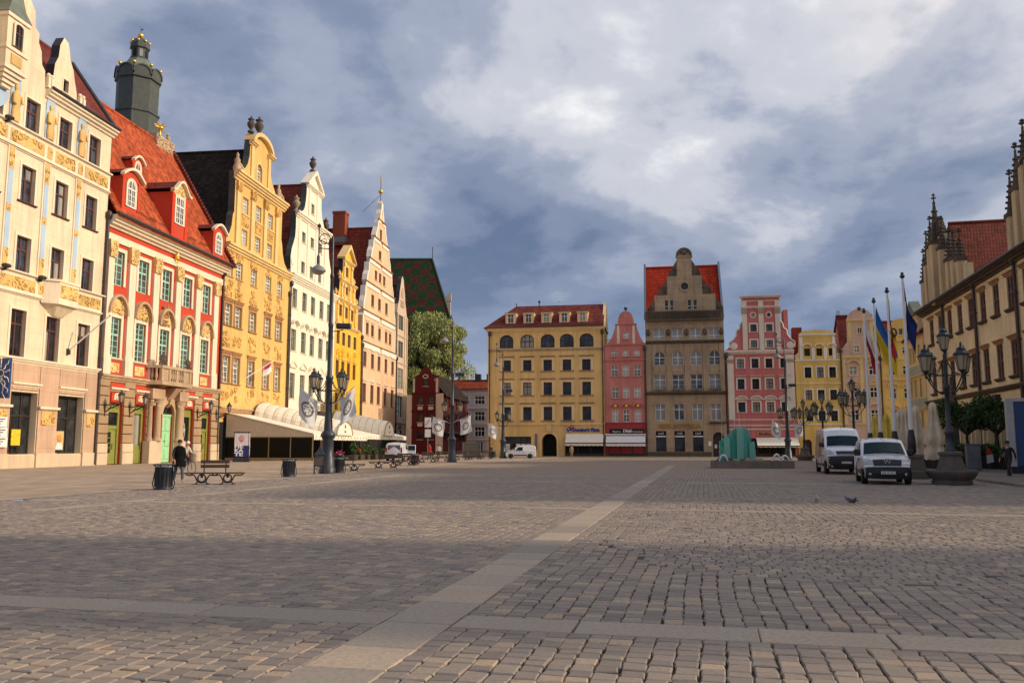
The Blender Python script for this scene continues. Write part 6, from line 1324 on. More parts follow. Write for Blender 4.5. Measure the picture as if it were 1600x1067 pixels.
def lilac_house():
    A = at_depth(700, 712, 178.0); P = Plane((A.x, A.y), (0.992, -0.13)); H = House('lilac_grey_house', 'lilac grey house with red roof far down the street left of the ochre corner house', P, 0, 13.5)
    w = dict(frame=whitef, pane=pane_d, vx=(.33, .66), hz=(.6,), ft=.1, bt=.09, recess=.15, sur=(.2, .06, offwhite), hood=('flat', .2, .2, offwhite)); c0 = 6.6
    for z0, h in ((10.0, 1.7), (6.6, 1.9), (3.4, 2.0)): 
        for c in (c0 - 3.4, c0, c0 + 3.4): H.win(c, z0, 2.1, h, dict(w, id='li'))
    H.wall([(0, -.2), (13.5, -.2), (13.5, 13.2), (0, 13.2)], [lilac])
    for z in (12.9, 9.0, 5.8, 2.6): H.cornice(0, 13.5, z, .3, .25, offwhite, 'belt_course', 2)
    H.eave_roof(0, 13.5, 13.3, 4, 15.3, 8, redtile, side_mat=lilac); H.sides(8, 13.1, lilac)
    for x in (5.0, 7.5): mb = MB(); mb.box(x, x + 1.2, 3.2, 4.4, 14, 16.6); H.add(mb, 'chimney', darkf)
    mb = MB(); mb.box(5.9, 7.2, -.1, .02, .1, 2.3); H.add(mb, 'doorway', void)
lilac_house()
def church():
    r = empty('brick_church', (-40, 200, 0), 0, 'tall church roof of green and dark red chequered tiles behind the willow', 'church')
    zr, ze = 45.7, 29.7; x1, xe = 21.0, 26.3
    mb = MB(); mb.face([(-34, -12, ze), (xe, -12, ze), (x1, 0, zr), (-34, 0, zr)]); mb.face([(xe, -12, ze), (xe, 12, ze), (x1, 0, zr)]); mb.face([(xe, 12, ze), (-34, 12, ze), (-34, 0, zr), (x1, 0, zr)]); mb.build('roof', chktile, r)
    mb = MB(); mb.tube([(-34, 0, zr), (x1, 0, zr)], .3, 6); mb.tube([(x1, 0, zr), (xe, -12, ze)], .22, 6); mb.build('ridge_tiles', plain('green_ridge_tile', (0.02, 0.07, 0.03), .5), r)
    mb = MB(); mb.box(-34, xe - .6, -11.4, 11.4, -.2, ze); mb.build('wall', stucco('church_brick', (0.30, 0.10, 0.055), var=.25), r)
    mb = MB(); mb.tube([(x1, 0, zr), (x1, 0, zr + 3)], .1, 5); mb.build('roof_cross', iron, r)
    mb = MB(); mb.box(24.6, 25.9, -7, -5.6, 28, 34.4); mb.prism([(24.4, 34.4), (26.1, 34.4), (26.0, 36.2), (25.3, 36.2)], -7.1, -5.5); mb.build('stair_turret', [palepanel], r)
    for k in range(8):
        mb = MB(); mb.prism([(x, z) for x, z in opening(2.4, 14, 2.0)], -11.6, -11.3); mb.build('lancet_window', pane_d, r, (-30 + 7 * k, 0, 8))
church()
def tower():
    Y = 150.0; c = at_depth(212.5, 190, Y); r = empty('church_tower', (c.x, Y, 0), 0, 'dark copper helm of the church tower with gilded balls above the red roof', 'tower')
    Z = lambda y, x=212: at_depth(x, y, Y).z
    k = Y / 1342.0; rt = rad(12)
    def oct(mb, prof, m=0): mb.lathe([(r_ * .91, z_) for r_, z_ in prof], (0, 0, 0), 8, m, False, rt)
    z0, z1, z2, z3 = Z(215), Z(181), Z(129), Z(108)
    mb = MB(); oct(mb, [(5.4, 0), (5.4, 20), (5.0, 20.2), (4.7, z0)]); mb.build('shaft', stucco('tower_brick', (0.2, 0.09, 0.06), var=.25), r)
    mb = MB(); oct(mb, [(4.2, z0 - 2), (4.2, z1 - .2), (4.45, z1 - .15), (4.45, z1 + .15), (4.05, z1 + .3), (4.1, z2 - .3), (4.45, z2 - .2), (4.5, z2 + .1), (4.1, z2 + .3)]); mb.build('helm_wall', copper, r)
    mb = MB(); oct(mb, [(4.0, z2 + .2), (3.7, z2 + 1.5), (2.9, z3 + .2), (2.1, z3 + 1.4), (1.75, Z(97)), (1.7, Z(96))]); mb.build('helm_roof', copper_l, r)
    for i in range(8):                       # round gables of the helm, one per side
        a = rt + rad(22.5 + 45 * i); g = empty('round_gable', (3.5 * math.cos(a), 3.5 * math.sin(a), z2), a + rad(90), parent=r)
        mb = MB(); mb.prism([(-1.37, 0), (1.37, 0)] + arc_pts(0, .5, 1.37, 1.5, 0, 180, 10), -.25, .25); mb.build('gable_face', copper, g)
        o = arc_pts(0, .5, 1.62, 1.68, 0, 180, 10); q = arc_pts(0, .5, 1.4, 1.42, 0, 180, 10); mb = MB()
        for j in range(10): mb.prism([o[j], o[j + 1], q[j + 1], q[j]], -.42, .42)
        mb.build('gable_rim', copper, g)
        b = rt + rad(45 * i); mb = MB(); mb.ball((3.75 * math.cos(b), 3.75 * math.sin(b), z2 + 2.35 - .0), .34, 8); mb.build('gilded_ball', goldm, r)
        mb = MB(); mb.tube([(3.75 * math.cos(b), 3.75 * math.sin(b), z2), (3.75 * math.cos(b), 3.75 * math.sin(b), z2 + 2.1)], .1, 5); mb.build('ball_rod', copper, r)
    zl0, zl1 = Z(96), Z(78)
    mb = MB(); oct(mb, [(1.95, zl0 - .2), (2.0, zl0 + .2), (1.62, zl0 + .35), (1.62, zl1 - .2), (1.95, zl1), (1.95, zl1 + .25)]); mb.build('lantern', copper, r)
    for i in range(8):
        a = rt + rad(22.5 + 45 * i); mb = MB(); mb.prism([(x, z) for x, z in opening(.62, zl1 - zl0 - .8, 'round')], -.06, .06); mb.build('lantern_opening', void if i % 2 else pane_l, r, (1.4 * math.cos(a), 1.4 * math.sin(a), zl0 + .45), (0, 0, a + rad(90)))
        b = rt + rad(45 * i); mb = MB(); mb.ball((1.6 * math.cos(b), 1.6 * math.sin(b), zl1 + 1.25), .26, 8); mb.build('gilded_ball', goldm, r)
    mb = MB(); oct(mb, [(1.9, zl1 + .2), (1.85, zl1 + .9), (1.3, zl1 + 1.7), (.5, zl1 + 2.2), (.12, zl1 + 2.5), (.1, Z(52))]); mb.build('cupola', copper, r)
    mb = MB(); mb.ball((0, 0, Z(56.5)), .52, 12); mb.build('gilded_ball', goldm, r); mb = MB(); mb.tube([(0, 0, Z(52)), (0, 0, Z(43))], .05, 5); mb.prism([(.05, Z(48)), (.5, Z(47.5)), (.4, Z(46)), (.05, Z(46.5))], -.02, .02); mb.build('weathervane', iron, r)
tower()

# ================================================================ ground
GA = (math.sin(rad(12.6)), math.cos(rad(12.6))); GB = (GA[1], -GA[0]); GO = gnd(660, 968)
def gp(a, b, z=0.0): return (GO[0] + GA[0] * a + GB[0] * b, GO[1] + GA[1] * a + GB[1] * b, z)
def g_ab(x, y): dx, dy = x - GO[0], y - GO[1]; return dx * GA[0] + dy * GA[1], dx * GB[0] + dy * GB[1]
def paving_mat():
    "far paving: rows of setts too small to tell apart"
    m, N, K, b = nodes('far_setts')
    p = _mapped(N, K, (1, 1, 1)); rot = N.new('ShaderNodeMapping'); K.new(p, rot.inputs[0]); rot.inputs['Rotation'].default_value = (0, 0, rad(90 + 12.6))
    br = N.new('ShaderNodeTexBrick'); K.new(rot.outputs[0], br.inputs['Vector']); br.inputs['Scale'].default_value = 1.0
    br.inputs['Brick Width'].default_value = .16; br.inputs['Row Height'].default_value = .18; br.inputs['Mortar Size'].default_value = .012; br.inputs['Mortar Smooth'].default_value = .4
    br.inputs['Color1'].default_value = (.26, .21, .17, 1); br.inputs['Color2'].default_value = (.36, .285, .225, 1); br.inputs['Mortar'].default_value = (.05, .042, .034, 1)
    n1 = _noise(N, K, p, .12, 4); col = _mixc(N, K, _map(N, K, n1, .35, .7, 0, .45), br.outputs[0], (.24, .195, .165)); n2 = _noise(N, K, p, 1.4, 5); col = _mixc(N, K, _map(N, K, n2, .45, .75, 0, .4), col, (.38, .30, .235))
    K.new(col, b.inputs['Base Color']); b.inputs['Roughness'].default_value = .9; b.inputs['Specular IOR Level'].default_value = .15; _bump(N, K, _mul(N, K, br.outputs[1], -1.0), b, .7, .02); return m
def slab_mat(name, c, bw, rh, rot_deg, var=.18):
    m, N, K, b = nodes(name); p = _mapped(N, K, (1, 1, 1)); rot = N.new('ShaderNodeMapping'); K.new(p, rot.inputs[0]); rot.inputs['Rotation'].default_value = (0, 0, rad(rot_deg))
    br = N.new('ShaderNodeTexBrick'); K.new(rot.outputs[0], br.inputs['Vector']); br.inputs['Scale'].default_value = 1.0; br.inputs['Brick Width'].default_value = bw; br.inputs['Row Height'].default_value = rh; br.inputs['Mortar Size'].default_value = .012
    br.inputs['Color1'].default_value = (*scale_c(c, 1 - var), 1); br.inputs['Color2'].default_value = (*scale_c(c, 1 + var), 1); br.inputs['Mortar'].default_value = (*scale_c(c, .4), 1)
    n1 = _noise(N, K, p, .35, 5); col = _mixc(N, K, _map(N, K, n1, .4, .7, 0, .55), br.outputs[0], scale_c(c, .62)); n2 = _noise(N, K, p, 9, 4); col = _mixc(N, K, _map(N, K, n2, .4, .8, 0, .3), col, scale_c(c, .7))
    K.new(col, b.inputs['Base Color']); b.inputs['Roughness'].default_value = .85; b.inputs['Specular IOR Level'].default_value = .2; _bump(N, K, _mul(N, K, br.outputs[1], -1.0), b, .5, .015); return m
farsett = paving_mat(); pavem = slab_mat('tan_pavement', (.40, .31, .235), 1.0, .62, 97)
soil = plain('joint_sand', (.075, .058, .038), .95, var=.5, scale=14); _n = soil.node_tree.nodes; _k = soil.node_tree.links; _b = _n['Principled BSDF']; _s0 = _b.inputs['Base Color'].links[0].from_socket
_k.new(_mixc(_n, _k, _map(_n, _k, _noise(_n, _k, _mapped(_n, _k, (1, 1, 1)), .7, 4), .5, .62, 0, .8), _s0, (.05, .07, .018)), _b.inputs['Base Color'])
A_MAX = 36.0; B_L = -17.0
bed = [gp(-9, B_L), gp(-9, 17), gp(14, 24), gp(A_MAX, 30), gp(A_MAX, B_L)]
def ground():
    big = [(-900, -300), (900, -300), (900, 2500), (-900, 2500)]
    vs = [Vector(p) for p in big] + [Vector(p[:2]) for p in bed]; ed = [(0, 1), (1, 2), (2, 3), (3, 0)] + [(4 + i, 4 + (i + 1) % 5) for i in range(5)]
    ov, _, of, _, _, _ = delaunay_2d_cdt(vs, ed, [], 0, 1e-5); mb = MB()
    def ins(p):
        c = False; P = [b[:2] for b in bed]; j = 4
        for i in range(5):
            if (P[i][1] > p[1]) != (P[j][1] > p[1]) and p[0] < (P[j][0] - P[i][0]) * (p[1] - P[i][1]) / (P[j][1] - P[i][1]) + P[i][0]: c = not c
            j = i
        return c
    for f in of:
        q = sum((ov[i] for i in f), Vector((0, 0))) / len(f)
        if ins(q): continue
        pts = [ov[i] for i in f]; ar = sum(pts[i].x * pts[(i + 1) % len(pts)].y - pts[(i + 1) % len(pts)].x * pts[i].y for i in range(len(pts)))
        mb.face([(p.x, p.y, -.004) for p in (pts if ar > 0 else pts[::-1])])
    tag(mb.build('ground', farsett), kind='structure')
    mb = MB(); mb.face([(p[0], p[1], -.034) for p in bed]); tag(mb.build('sett_bed', soil), kind='structure')
    # smooth pavement along the left row, kerbed by a line of slabs
    q = [PL.p(-60, -.0, .004), PL.p(160, 0, .004)]; a0 = gp(-40, B_L - .02, .004); a1 = gp(60, B_L - .02, .004); a2 = gp(150, B_L + 4, .004)
    mb = MB(); mb.face([tuple(q[0]), a0, a1, a2, tuple(q[1])]); tag(mb.build('pavement', pavem), kind='structure')
    mb = MB(); f0, f1 = PF.p(-2, -.1), PF.p(70, -.1); g0, g1 = PF.p(-2, -4.2), PF.p(70, -4.2)
    mb.idx([(f0.x, f0.y, .09), (f1.x, f1.y, .09), (g1.x, g1.y, .09), (g0.x, g0.y, .09), (g1.x, g1.y, -.02), (g0.x, g0.y, -.02)], [(3, 2, 1, 0), (5, 4, 2, 3)]); tag(mb.build('far_pavement', slab_mat('far_pavement_slabs', (.38, .30, .22), 1.2, .8, -10)), kind='structure')
    mb = MB(); a, b = PR.p(-8, -9.0), PR.p(64, -9.0); c, d = PR.p(64, -.1), PR.p(-8, -.1)
    mb.idx([(a.x, a.y, .1), (b.x, b.y, .1), (c.x, c.y, .1), (d.x, d.y, .1), (a.x, a.y, -.03), (b.x, b.y, -.03)], [(0, 1, 2, 3), (4, 5, 1, 0)]); tag(mb.build('town_hall_pavement', slab_mat('grey_pavement_slabs', (.24, .20, .17), .9, .6, 77)), kind='structure')
ground()
def sett_material(name, cols, spread=1.0, gr=.25):
    m, N, K, b = nodes(name); geo = N.new('ShaderNodeNewGeometry'); oi = N.new('ShaderNodeObjectInfo')
    r = _mul(N, K, _mul(N, K, geo.outputs['Random Per Island'], oi.outputs['Random'], 'ADD'), 0, 'FRACT')
    rp = N.new('ShaderNodeValToRGB'); K.new(r, rp.inputs[0]); e = rp.color_ramp.elements
    while len(e) < len(cols): e.new(.5)
    for i, (p, c) in enumerate(cols): e[i].position = p; e[i].color = (*c, 1)
    p = _mapped(N, K, (1, 1, 1)); n1 = _noise(N, K, p, 22, 5, .7); n2 = _noise(N, K, p, .5, 4); n3 = _noise(N, K, p, 90, 3, .7)
    col = _mixc(N, K, _map(N, K, n1, .38, .72, 0, .5), rp.outputs[0], (.155, .13, .11)); col = _mixc(N, K, _map(N, K, n2, .45, .7, 0, .35), col, (.30, .24, .185)); col = _mixc(N, K, _map(N, K, n3, .55, .75, 0, gr), col, (.42, .37, .33))
    K.new(col, b.inputs['Base Color']); K.new(_map(N, K, n1, .3, .7, .75, .95), b.inputs['Roughness']); b.inputs['Specular IOR Level'].default_value = .15; _bump(N, K, n1, b, .35, .012); return m
settm = sett_material('granite_setts', [(0, (.185, .16, .145)), (.2, (.255, .215, .19)), (.45, (.30, .25, .21)), (.7, (.235, .20, .18)), (.86, (.33, .27, .22)), (.95, (.42, .325, .235)), (1, (.37, .265, .205))])
slabm = sett_material('granite_slabs', [(0, (.27, .235, .21)), (.3, (.34, .29, .245)), (.6, (.40, .33, .26)), (1, (.45, .36, .275))], gr=.5)
SV = [0, 1, 2, 3]
def stone_geo(quad, z, h, inset, drop, V, F):
    "one sett: sides, a rounded shoulder and a slightly domed top"
    b = len(V); cx = sum(p[0] for p in quad) / 4; cy = sum(p[1] for p in quad) / 4
    for p in quad: V.append((p[0], p[1], z - h))
    for p in quad: V.append((p[0], p[1], z - drop))
    for p in quad:
        dx, dy = cx - p[0], cy - p[1]; l = math.hypot(dx, dy) or 1; V.append((p[0] + dx / l * inset, p[1] + dy / l * inset, z))
    for k in (0, 4):
        for i in range(4): j = (i + 1) % 4; F.append((b + k + i, b + k + j, b + k + 4 + j, b + k + 4 + i))
    F.append((b + 8, b + 9, b + 10, b + 11))
def setts():
    g = random.Random(5); W, L, J = .178, .155, .012; V = []; F = []; near = []
    bands_a = [(0, .26), (13.8, .23), (29.6, .22)]; bands_b = [(0, .31), (-13.3, .24), (14.6, .24)]
    def infield(a, b):
        x, y, _ = gp(a, b)
        if y < 3.2 or b < B_L + .1: return False
        if abs(x) > .64 * y + 3.2: return False
        return a < A_MAX - .1
    def blocked(a, b): return any(abs(a - c) < w + .03 for c, w in bands_a) or any(abs(b - c) < w + .03 for c, w in bands_b)
    def oval(a, b):
        for ca, cb, ra, rb in ((6.8, 4.2, 3.6, 3.2), (9.6, 7.8, 2.4, 5.5), (17.6, 3.4, 2.0, 2.4), (11.0, 2.7, 1.9, 1.8)):
            if ((a - ca) / ra) ** 2 + ((b - cb) / rb) ** 2 < 1 + .12 * math.sin(3 * a + b): return True
        return False
    def put(a0, a1, b0, b1):
        ca, cb = (a0 + a1) / 2, (b0 + b1) / 2; x, y, _ = gp(ca, cb); d = math.hypot(x, y); j = .012
        z = g.gauss(0, .0025) + .004 * math.sin(ca * 1.1 + cb * .7) * math.sin(cb * .9)
        th = g.gauss(0, .02)
        q = []
        for (a, b) in ((a0, b0), (a0, b1), (a1, b1), (a1, b0)): 
            w = .014 * math.sin(a * 1.7 + .4 * b) + .008 * math.sin(b * 3.1 + a)
            q.append(gp(a + g.uniform(-j, j) + (b - cb) * th, b + g.uniform(-j, j) - (a - ca) * th + w * .8)[:2])
        near.append((d, q[::-1], z)) if False else near.append((d, q, z))
    # longitudinal courses
    def gaps(lo, hi, bands):
        out = []; x = lo
        for c, w in sorted(bands):
            if c - w > x: out.append((x, c - w))
            x = max(x, c + w)
        if hi > x: out.append((x, hi))
        return out
    for lo, hi in gaps(B_L + .05, 31.0, bands_b):
        n = max(1, round((hi - lo) / W)); w = (hi - lo) / n
        for i in range(n):
            b0 = lo + i * w
            for alo, ahi in gaps(-8.0, A_MAX - .05, bands_a):
                a = alo - g.uniform(0, L * .6)
                while a < ahi - .02:
                    l = L * g.uniform(.78, 1.3)
                    if ahi - (a + l) < L * .4: l = ahi - a
                    a_ = max(a, alo); ca, cb = (a_ + a + l) / 2, b0 + w / 2
                    if a + l - a_ > .05 and infield(ca, cb) and not oval(ca, cb): put(a_ + J * .5, a + l - J * .5, b0 + J * .5, b0 + w - J * .5)
                    a += l
    # patches laid across
    i = 0; a0 = 1.0
    while a0 < 21:
        b = .4 + g.uniform(0, L)
        while b < 15:
            l = L * g.uniform(.85, 1.35); ca, cb = a0 + W / 2, b + l / 2
            if infield(ca, cb) and not blocked(ca, cb) and oval(ca, cb): put(a0 + J * .5, a0 + W - J * .5, b + J * .5, b + l - J * .5)
            b += l
        a0 += W
    near.sort(key=lambda t: t[0])
    root = tag(empty('setts'), kind='structure'); root.name = 'stone_setts'
    vis = [t for t in near if t[1][0][1] > 5.4 and abs(t[1][0][0]) < .61 * t[1][0][1]][:280]; ids = set(map(id, vis))
    for d, q, z in vis:
        cx = sum(p[0] for p in q) / 4; cy = sum(p[1] for p in q) / 4; v, f = [], []; stone_geo([(p[0] - cx, p[1] - cy) for p in q], 0, .05, .014, .009, v, f)
        me = bpy.data.meshes.new('sett'); me.from_pydata(v, [], f); me.materials.append(settm); inst('sett', me, root, (cx, cy, z))
    for t in near:
        if id(t) not in ids: stone_geo(t[1], t[2], .05, .014, .009, V, F)
    me = bpy.data.meshes.new('setts_field'); me.from_pydata(V, [], F); me.materials.append(settm)
    tag(inst('setts_field', me, root), kind='stuff')
    # granite slab bands
    slabs = tag(empty('granite_bands'), kind='structure')
    def slab(a0, a1, b0, b1):
        v, f = [], []; ca, cb = (a0 + a1) / 2, (b0 + b1) / 2; o = gp(ca, cb); q = [gp(a, b) for a, b in ((a0, b0), (a0, b1), (a1, b1), (a1, b0))]
        stone_geo([(p[0] - o[0] + g.uniform(-.008, .008), p[1] - o[1] + g.uniform(-.008, .008)) for p in q], 0, .06, .012, .008, v, f); me = bpy.data.meshes.new('slab'); me.from_pydata(v, [], f); me.materials.append(slabm); inst('slab', me, slabs, (o[0], o[1], .004 + g.gauss(0, .002)))
    a = -5.0
    while a < 62:
        l = g.uniform(.55, 1.15); slab(a + .009, a + l - .009, -.31, .31); a += l
    for c, w in bands_a:
        if w < .1: continue
        for lo, hi in ((-16.5, -.325), (.325, 24.0)):
            b = lo
            while b < hi - .1:
                l = g.uniform(.9, 1.6)
                if hi - b - l < .8: l = hi - b
                x, y, _ = gp(c, b + l / 2)
                if abs(x) < .64 * y + 3: slab(c - w, c + w, b + .007, b + l - .007)
                b += l
    for c, w in bands_b[1:]:
        a = -3.0
        while a < A_MAX - 1:
            l = g.uniform(.8, 1.4); x, y, _ = gp(a + l / 2, c)
            if abs(x) < .66 * y + 3 and y > 3: slab(a + .007, a + l - .007, c - w, c + w)
            a += l
    print('SETTS', len(near))
setts()
# ================================================================ street lamps
lampglass = plain('lamp_glass', (0.36, 0.31, 0.22), 0.15, var=.2, spec=.6)
def lantern_meshes(k=1.0):
    mb = MB(); mb.lathe([(.02 * k, -.28 * k), (.05 * k, -.2 * k), (.03 * k, -.1 * k), (.12 * k, -.02 * k), (.14 * k, .02 * k)], (0, 0, 0), 6, 0, False)
    for i in range(6):
        a = rad(60 * i); mb.tube([(.13 * k * math.cos(a), .13 * k * math.sin(a), 0), (.24 * k * math.cos(a), .24 * k * math.sin(a), .55 * k)], .014 * k, 4)
    mb.lathe([(.25 * k, .54 * k), (.30 * k, .57 * k), (.27 * k, .62 * k), (.16 * k, .72 * k), (.15 * k, .76 * k), (.17 * k, .78 * k), (.08 * k, .86 * k), (.03 * k, .9 * k), (.05 * k, .94 * k), (.008 * k, 1.05 * k)], (0, 0, 0), 6, 0, False)
    fr = mb.mesh('lantern', iron)
    mb = MB(); mb.lathe([(.125 * k, .01 * k), (.235 * k, .55 * k)], (0, 0, 0), 6, 0, False); gl = mb.mesh('lantern_glass', lampglass); return fr, gl
LF, LG = lantern_meshes(1.0)
def lantern(parent, loc, k=1.0):
    o = inst('lantern', LF, parent, loc, (0, 0, rad(15)), (k, k, k)); inst('lantern_glass', LG, o); return o
def scroll(mb, p0, p1, sag, r=.025, n=8):
    "iron bracket curling from p0 to p1"
    a, b = Vector(p0), Vector(p1); mb.tube([a.lerp(b, i / n) + Vector((0, 0, -sag * math.sin(math.pi * i / n))) for i in range(n + 1)], r, 5)
def tall_lamp(label, loc, rz, arm=-1):
    o = empty('tall_street_lamp', loc, rz, label, 'street lamp', 'tall street lamps with an overhead arm')
    mb = MB(); mb.lathe([(.46, 0), (.46, .3), (.40, .36), (.38, .9), (.33, 1.0), (.31, 1.9), (.36, 2.0), (.42, 2.12), (.36, 2.26), (.24, 2.4)], (0, 0, 0), 12); mb.build('base', ironblue, o)
    mb = MB(); mb.lathe([(.25, 2.38), (.19, 3.4), (.17, 5.2), (.21, 5.25), (.21, 5.4), (.15, 5.5), (.13, 8.2), (.15, 8.25), (.15, 8.4), (.12, 8.5), (.10, 11.0), (.12, 11.05), (.12, 11.2), (.085, 11.3), (.06, 13.3), (.02, 13.5)], (0, 0, 0), 10); mb.build('pole', ironblue, o)
    mb = MB()
    for i in range(4):
        a = rad(45 + 90 * i); d = (math.cos(a), math.sin(a)); scroll(mb, (.15 * d[0], .15 * d[1], 3.95), (1.05 * d[0], 1.05 * d[1], 4.65), .28, .03); mb.tube([(.15 * d[0], .15 * d[1], 4.6), (1.25 * d[0], 1.25 * d[1], 4.62)], .022, 5); scroll(mb, (.2 * d[0], .2 * d[1], 5.2), (.85 * d[0], .85 * d[1], 4.7), .22, .02)
    mb.build('lantern_bracket', iron, o)
    for i in range(4): a = rad(45 + 90 * i); lantern(o, (1.05 * math.cos(a), 1.05 * math.sin(a), 4.72), 1.05)
    mb = MB(); s = arm; mb.tube([(0, 0, 12.4), (.25 * s, 0, 13.0), (.8 * s, 0, 13.25)], .035, 6); mb.tube([(.8 * s, 0, 14.2), (.8 * s, 0, 12.1)], .035, 6); mb.tube([(0, 0, 12.7), (.8 * s, 0, 12.75)], .03, 6)
    mb.tube([(.45 * s + .3 * math.cos(rad(a)), 0, 13.3 + .3 * math.sin(rad(a))) for a in range(0, 361, 30)], .025, 5); mb.tube([(.5 * s + .16 * math.cos(rad(a)), 0, 13.15 + .16 * math.sin(rad(a))) for a in range(0, 361, 40)], .02, 5); mb.ball((.8 * s, 0, 14.05), .12, 8); mb.lathe([(.09, 0), (.09, .5), (.05, .6)], (.8 * s, 0, 11.75), 8)
    mb.build('arm', iron, o)
    mb = MB(); mb.lathe([(.44, 0), (.42, .1), (.24, .28), (.12, .34), (.09, .42)], (.8 * s, 0, 11.4), 14); hl = mb.build('hanging_shade', plain('grey_shade', (.20, .21, .22), .4), o) if 'grey_shade' not in MT else mb.build('hanging_shade', MT['grey_shade'], o)
    mb = MB(); mb.lathe([(.06, -.2), (.28, -.14), (.42, 0)], (.8 * s, 0, 11.4), 14); mb.build('hanging_glass', lampglass, hl)
    mb = MB(); mb.tube([(.1, 0, 7.95), (.7, 0, 8.05)], .03, 5); mb.rbox(.3, 1.15, -.15, .15, 8.1, 8.42, .06); mb.build('camera_housing', iron, o)
    return o
def banner(label, lamp, side, ang=35, z=3.6, tw=0.0):
    o = empty('white_banner', lamp.location, lamp.rotation_euler.z, label, 'banner', 'white banners on the street lamps')
    L = 1.75; p0 = Vector((.18 * side, -.05, z - .35)); d = Vector((side * math.cos(rad(ang)), -.15, math.sin(rad(ang)))).normalized(); p1 = p0 + d * L
    mb = MB(); mb.tube([p0, p1], .025, 6); mb.build('banner_rod', white, o)
    mb = MB(); n, m = 8, 8
    def pt(u, v):
        p = p0.lerp(p1, .32 + .66 * u); return (p.x + side * v * .12 + .05 * math.sin(v * 4 + u * 3), p.y + .12 * math.sin(u * 5 + v * 3 + tw), p.z - v * 1.45 - .08 * math.sin(u * 3))
    for i in range(n):
        for j in range(m): mb.face([pt(i / n, j / m), pt((i + 1) / n, j / m), pt((i + 1) / n, (j + 1) / m), pt(i / n, (j + 1) / m)], 0, True)
    c = mb.build('banner_cloth', canvas_w, o)
    for sgn in (-.014, .014):
        mb = MB()
        for k in range(16):
            q0, q1 = 2 * math.pi * k / 16, 2 * math.pi * (k + 1) / 16
            P = [pt(.5 + r * math.cos(q) * .32, .5 + r * math.sin(q) * .26) for r, q in ((1, q0), (1, q1), (.72, q1), (.72, q0))]
            if k % 2 == 0 or True: mb.face([(x, y + sgn, zz) for x, y, zz in P])
        for k in range(6):
            q = 2 * math.pi * k / 6; P = [pt(.5 + a, .5 + b) for a, b in ((.10 * math.cos(q), .08 * math.sin(q)), (.17 * math.cos(q + .3), .14 * math.sin(q + .3)), (.17 * math.cos(q + .8), .14 * math.sin(q + .8)))]; mb.face([(x, y + sgn, zz) for x, y, zz in P])
        mb.build('printed_seal', seal, c)
    return o
canvas_w = plain('white_flag_cloth', (.70, .70, .71), .85, var=.04); seal = plain('grey_brown_print', (.20, .15, .11), .8, var=.3)
L1 = tall_lamp('tall lamp with four lanterns and curled arm in front of the ivory house', gnd(511, 740), rad(4))
L2 = tall_lamp('tall lamp with four lanterns standing before the small maroon house', gnd(706, 722), rad(2))
L3 = tall_lamp('tall lamp with four lanterns before the left end of the ochre corner house', gnd(786, 716), rad(0))
L4 = tall_lamp('tall lamp with four lanterns before the rose red baroque house', gnd(1232, 718), rad(-8))
banner('white banner left on the lamp before the ivory house', L1, -1, 38, 4.0); banner('white banner right on the lamp before the golden house', L1, 1, 42, 4.05, 1.2)
banner('white banner left on the lamp before the maroon house', L2, -1, 20, 4.0); banner('white banner right on the lamp before the maroon house', L2, 1, 22, 4.1, 1)
banner('white banner left on the lamp at the ochre corner house', L3, -1, 25, 3.9); banner('white banner right on the lamp before the rose red house', L4, 1, 25, 3.9)
banner('white banner left on the lamp before the rose red house', L4, -1, 30, 3.8, .7)
def candelabra(label, loc, rz=0.0, k=1.0):
    o = empty('five_armed_lamp', loc, rz, label, 'street lamp', 'five-armed candelabra lamps on stone bowls'); o.scale = (k, k, k)
    mb = MB(); mb.lathe([(.72, 0), (.76, .14), (.68, .18), (.82, .26), (.95, .46), (.97, .56), (.90, .58), (.62, .56)], (0, 0, 0), 20); mb.build('stone_bowl', stucco('grey_granite', (.145, .125, .105), var=.25, dirt=.5) if 'grey_granite' not in MT else MT['grey_granite'], o)
    mb = MB(); mb.lathe([(.60, .5), (.52, .7), (.44, .95), (.40, 1.15), (.46, 1.18), (.46, 1.28), (.36, 1.32)], (0, 0, 0), 8, 0, False, rad(22.5)); mb.build('stone_pedestal', MT['grey_granite'], o)
    mb = MB(); mb.lathe([(.22, 1.3), (.22, 1.4), (.17, 1.46), (.16, 2.0), (.20, 2.05), (.17, 2.15), (.10, 2.25), (.085, 3.8), (.13, 3.85), (.13, 3.95), (.08, 4.05), (.07, 5.25)], (0, 0, 0), 10); mb.build('pole', ironblue, o)
    mb = MB()
    for i in range(4):
        a = rad(8 + 90 * i); d = (math.cos(a), math.sin(a)); scroll(mb, (.08 * d[0], .08 * d[1], 3.7), (.92 * d[0], .92 * d[1], 4.35), .26, .028); mb.tube([(.06 * d[0], .06 * d[1], 4.38), (1.1 * d[0], 1.1 * d[1], 4.4)], .022, 5); scroll(mb, (.1 * d[0], .1 * d[1], 5.0), (.7 * d[0], .7 * d[1], 4.45), .2, .018)
    mb.build('lantern_bracket', iron, o)
    for i in range(4): a = rad(8 + 90 * i); lantern(o, (.92 * math.cos(a), .92 * math.sin(a), 4.52), 1.08)
    lantern(o, (0, 0, 5.42), 1.0); return o
candelabra('five-armed lamp on a stone bowl nearest at the right, beside the parked white van', gnd(1488, 757), rad(5))
candelabra('five-armed lamp rising behind the tall white van', tuple(at_depth(1337, 729, 61.5).xy) + (0,), rad(0))
candelabra('five-armed lamp left of the tall white van before the white-trimmed yellow house', tuple(at_depth(1288, 722, 79).xy) + (0,), rad(10))
candelabra('five-armed lamp farthest back, beside the rose red house', tuple(at_depth(1258, 720, 89).xy) + (0,), rad(-4))

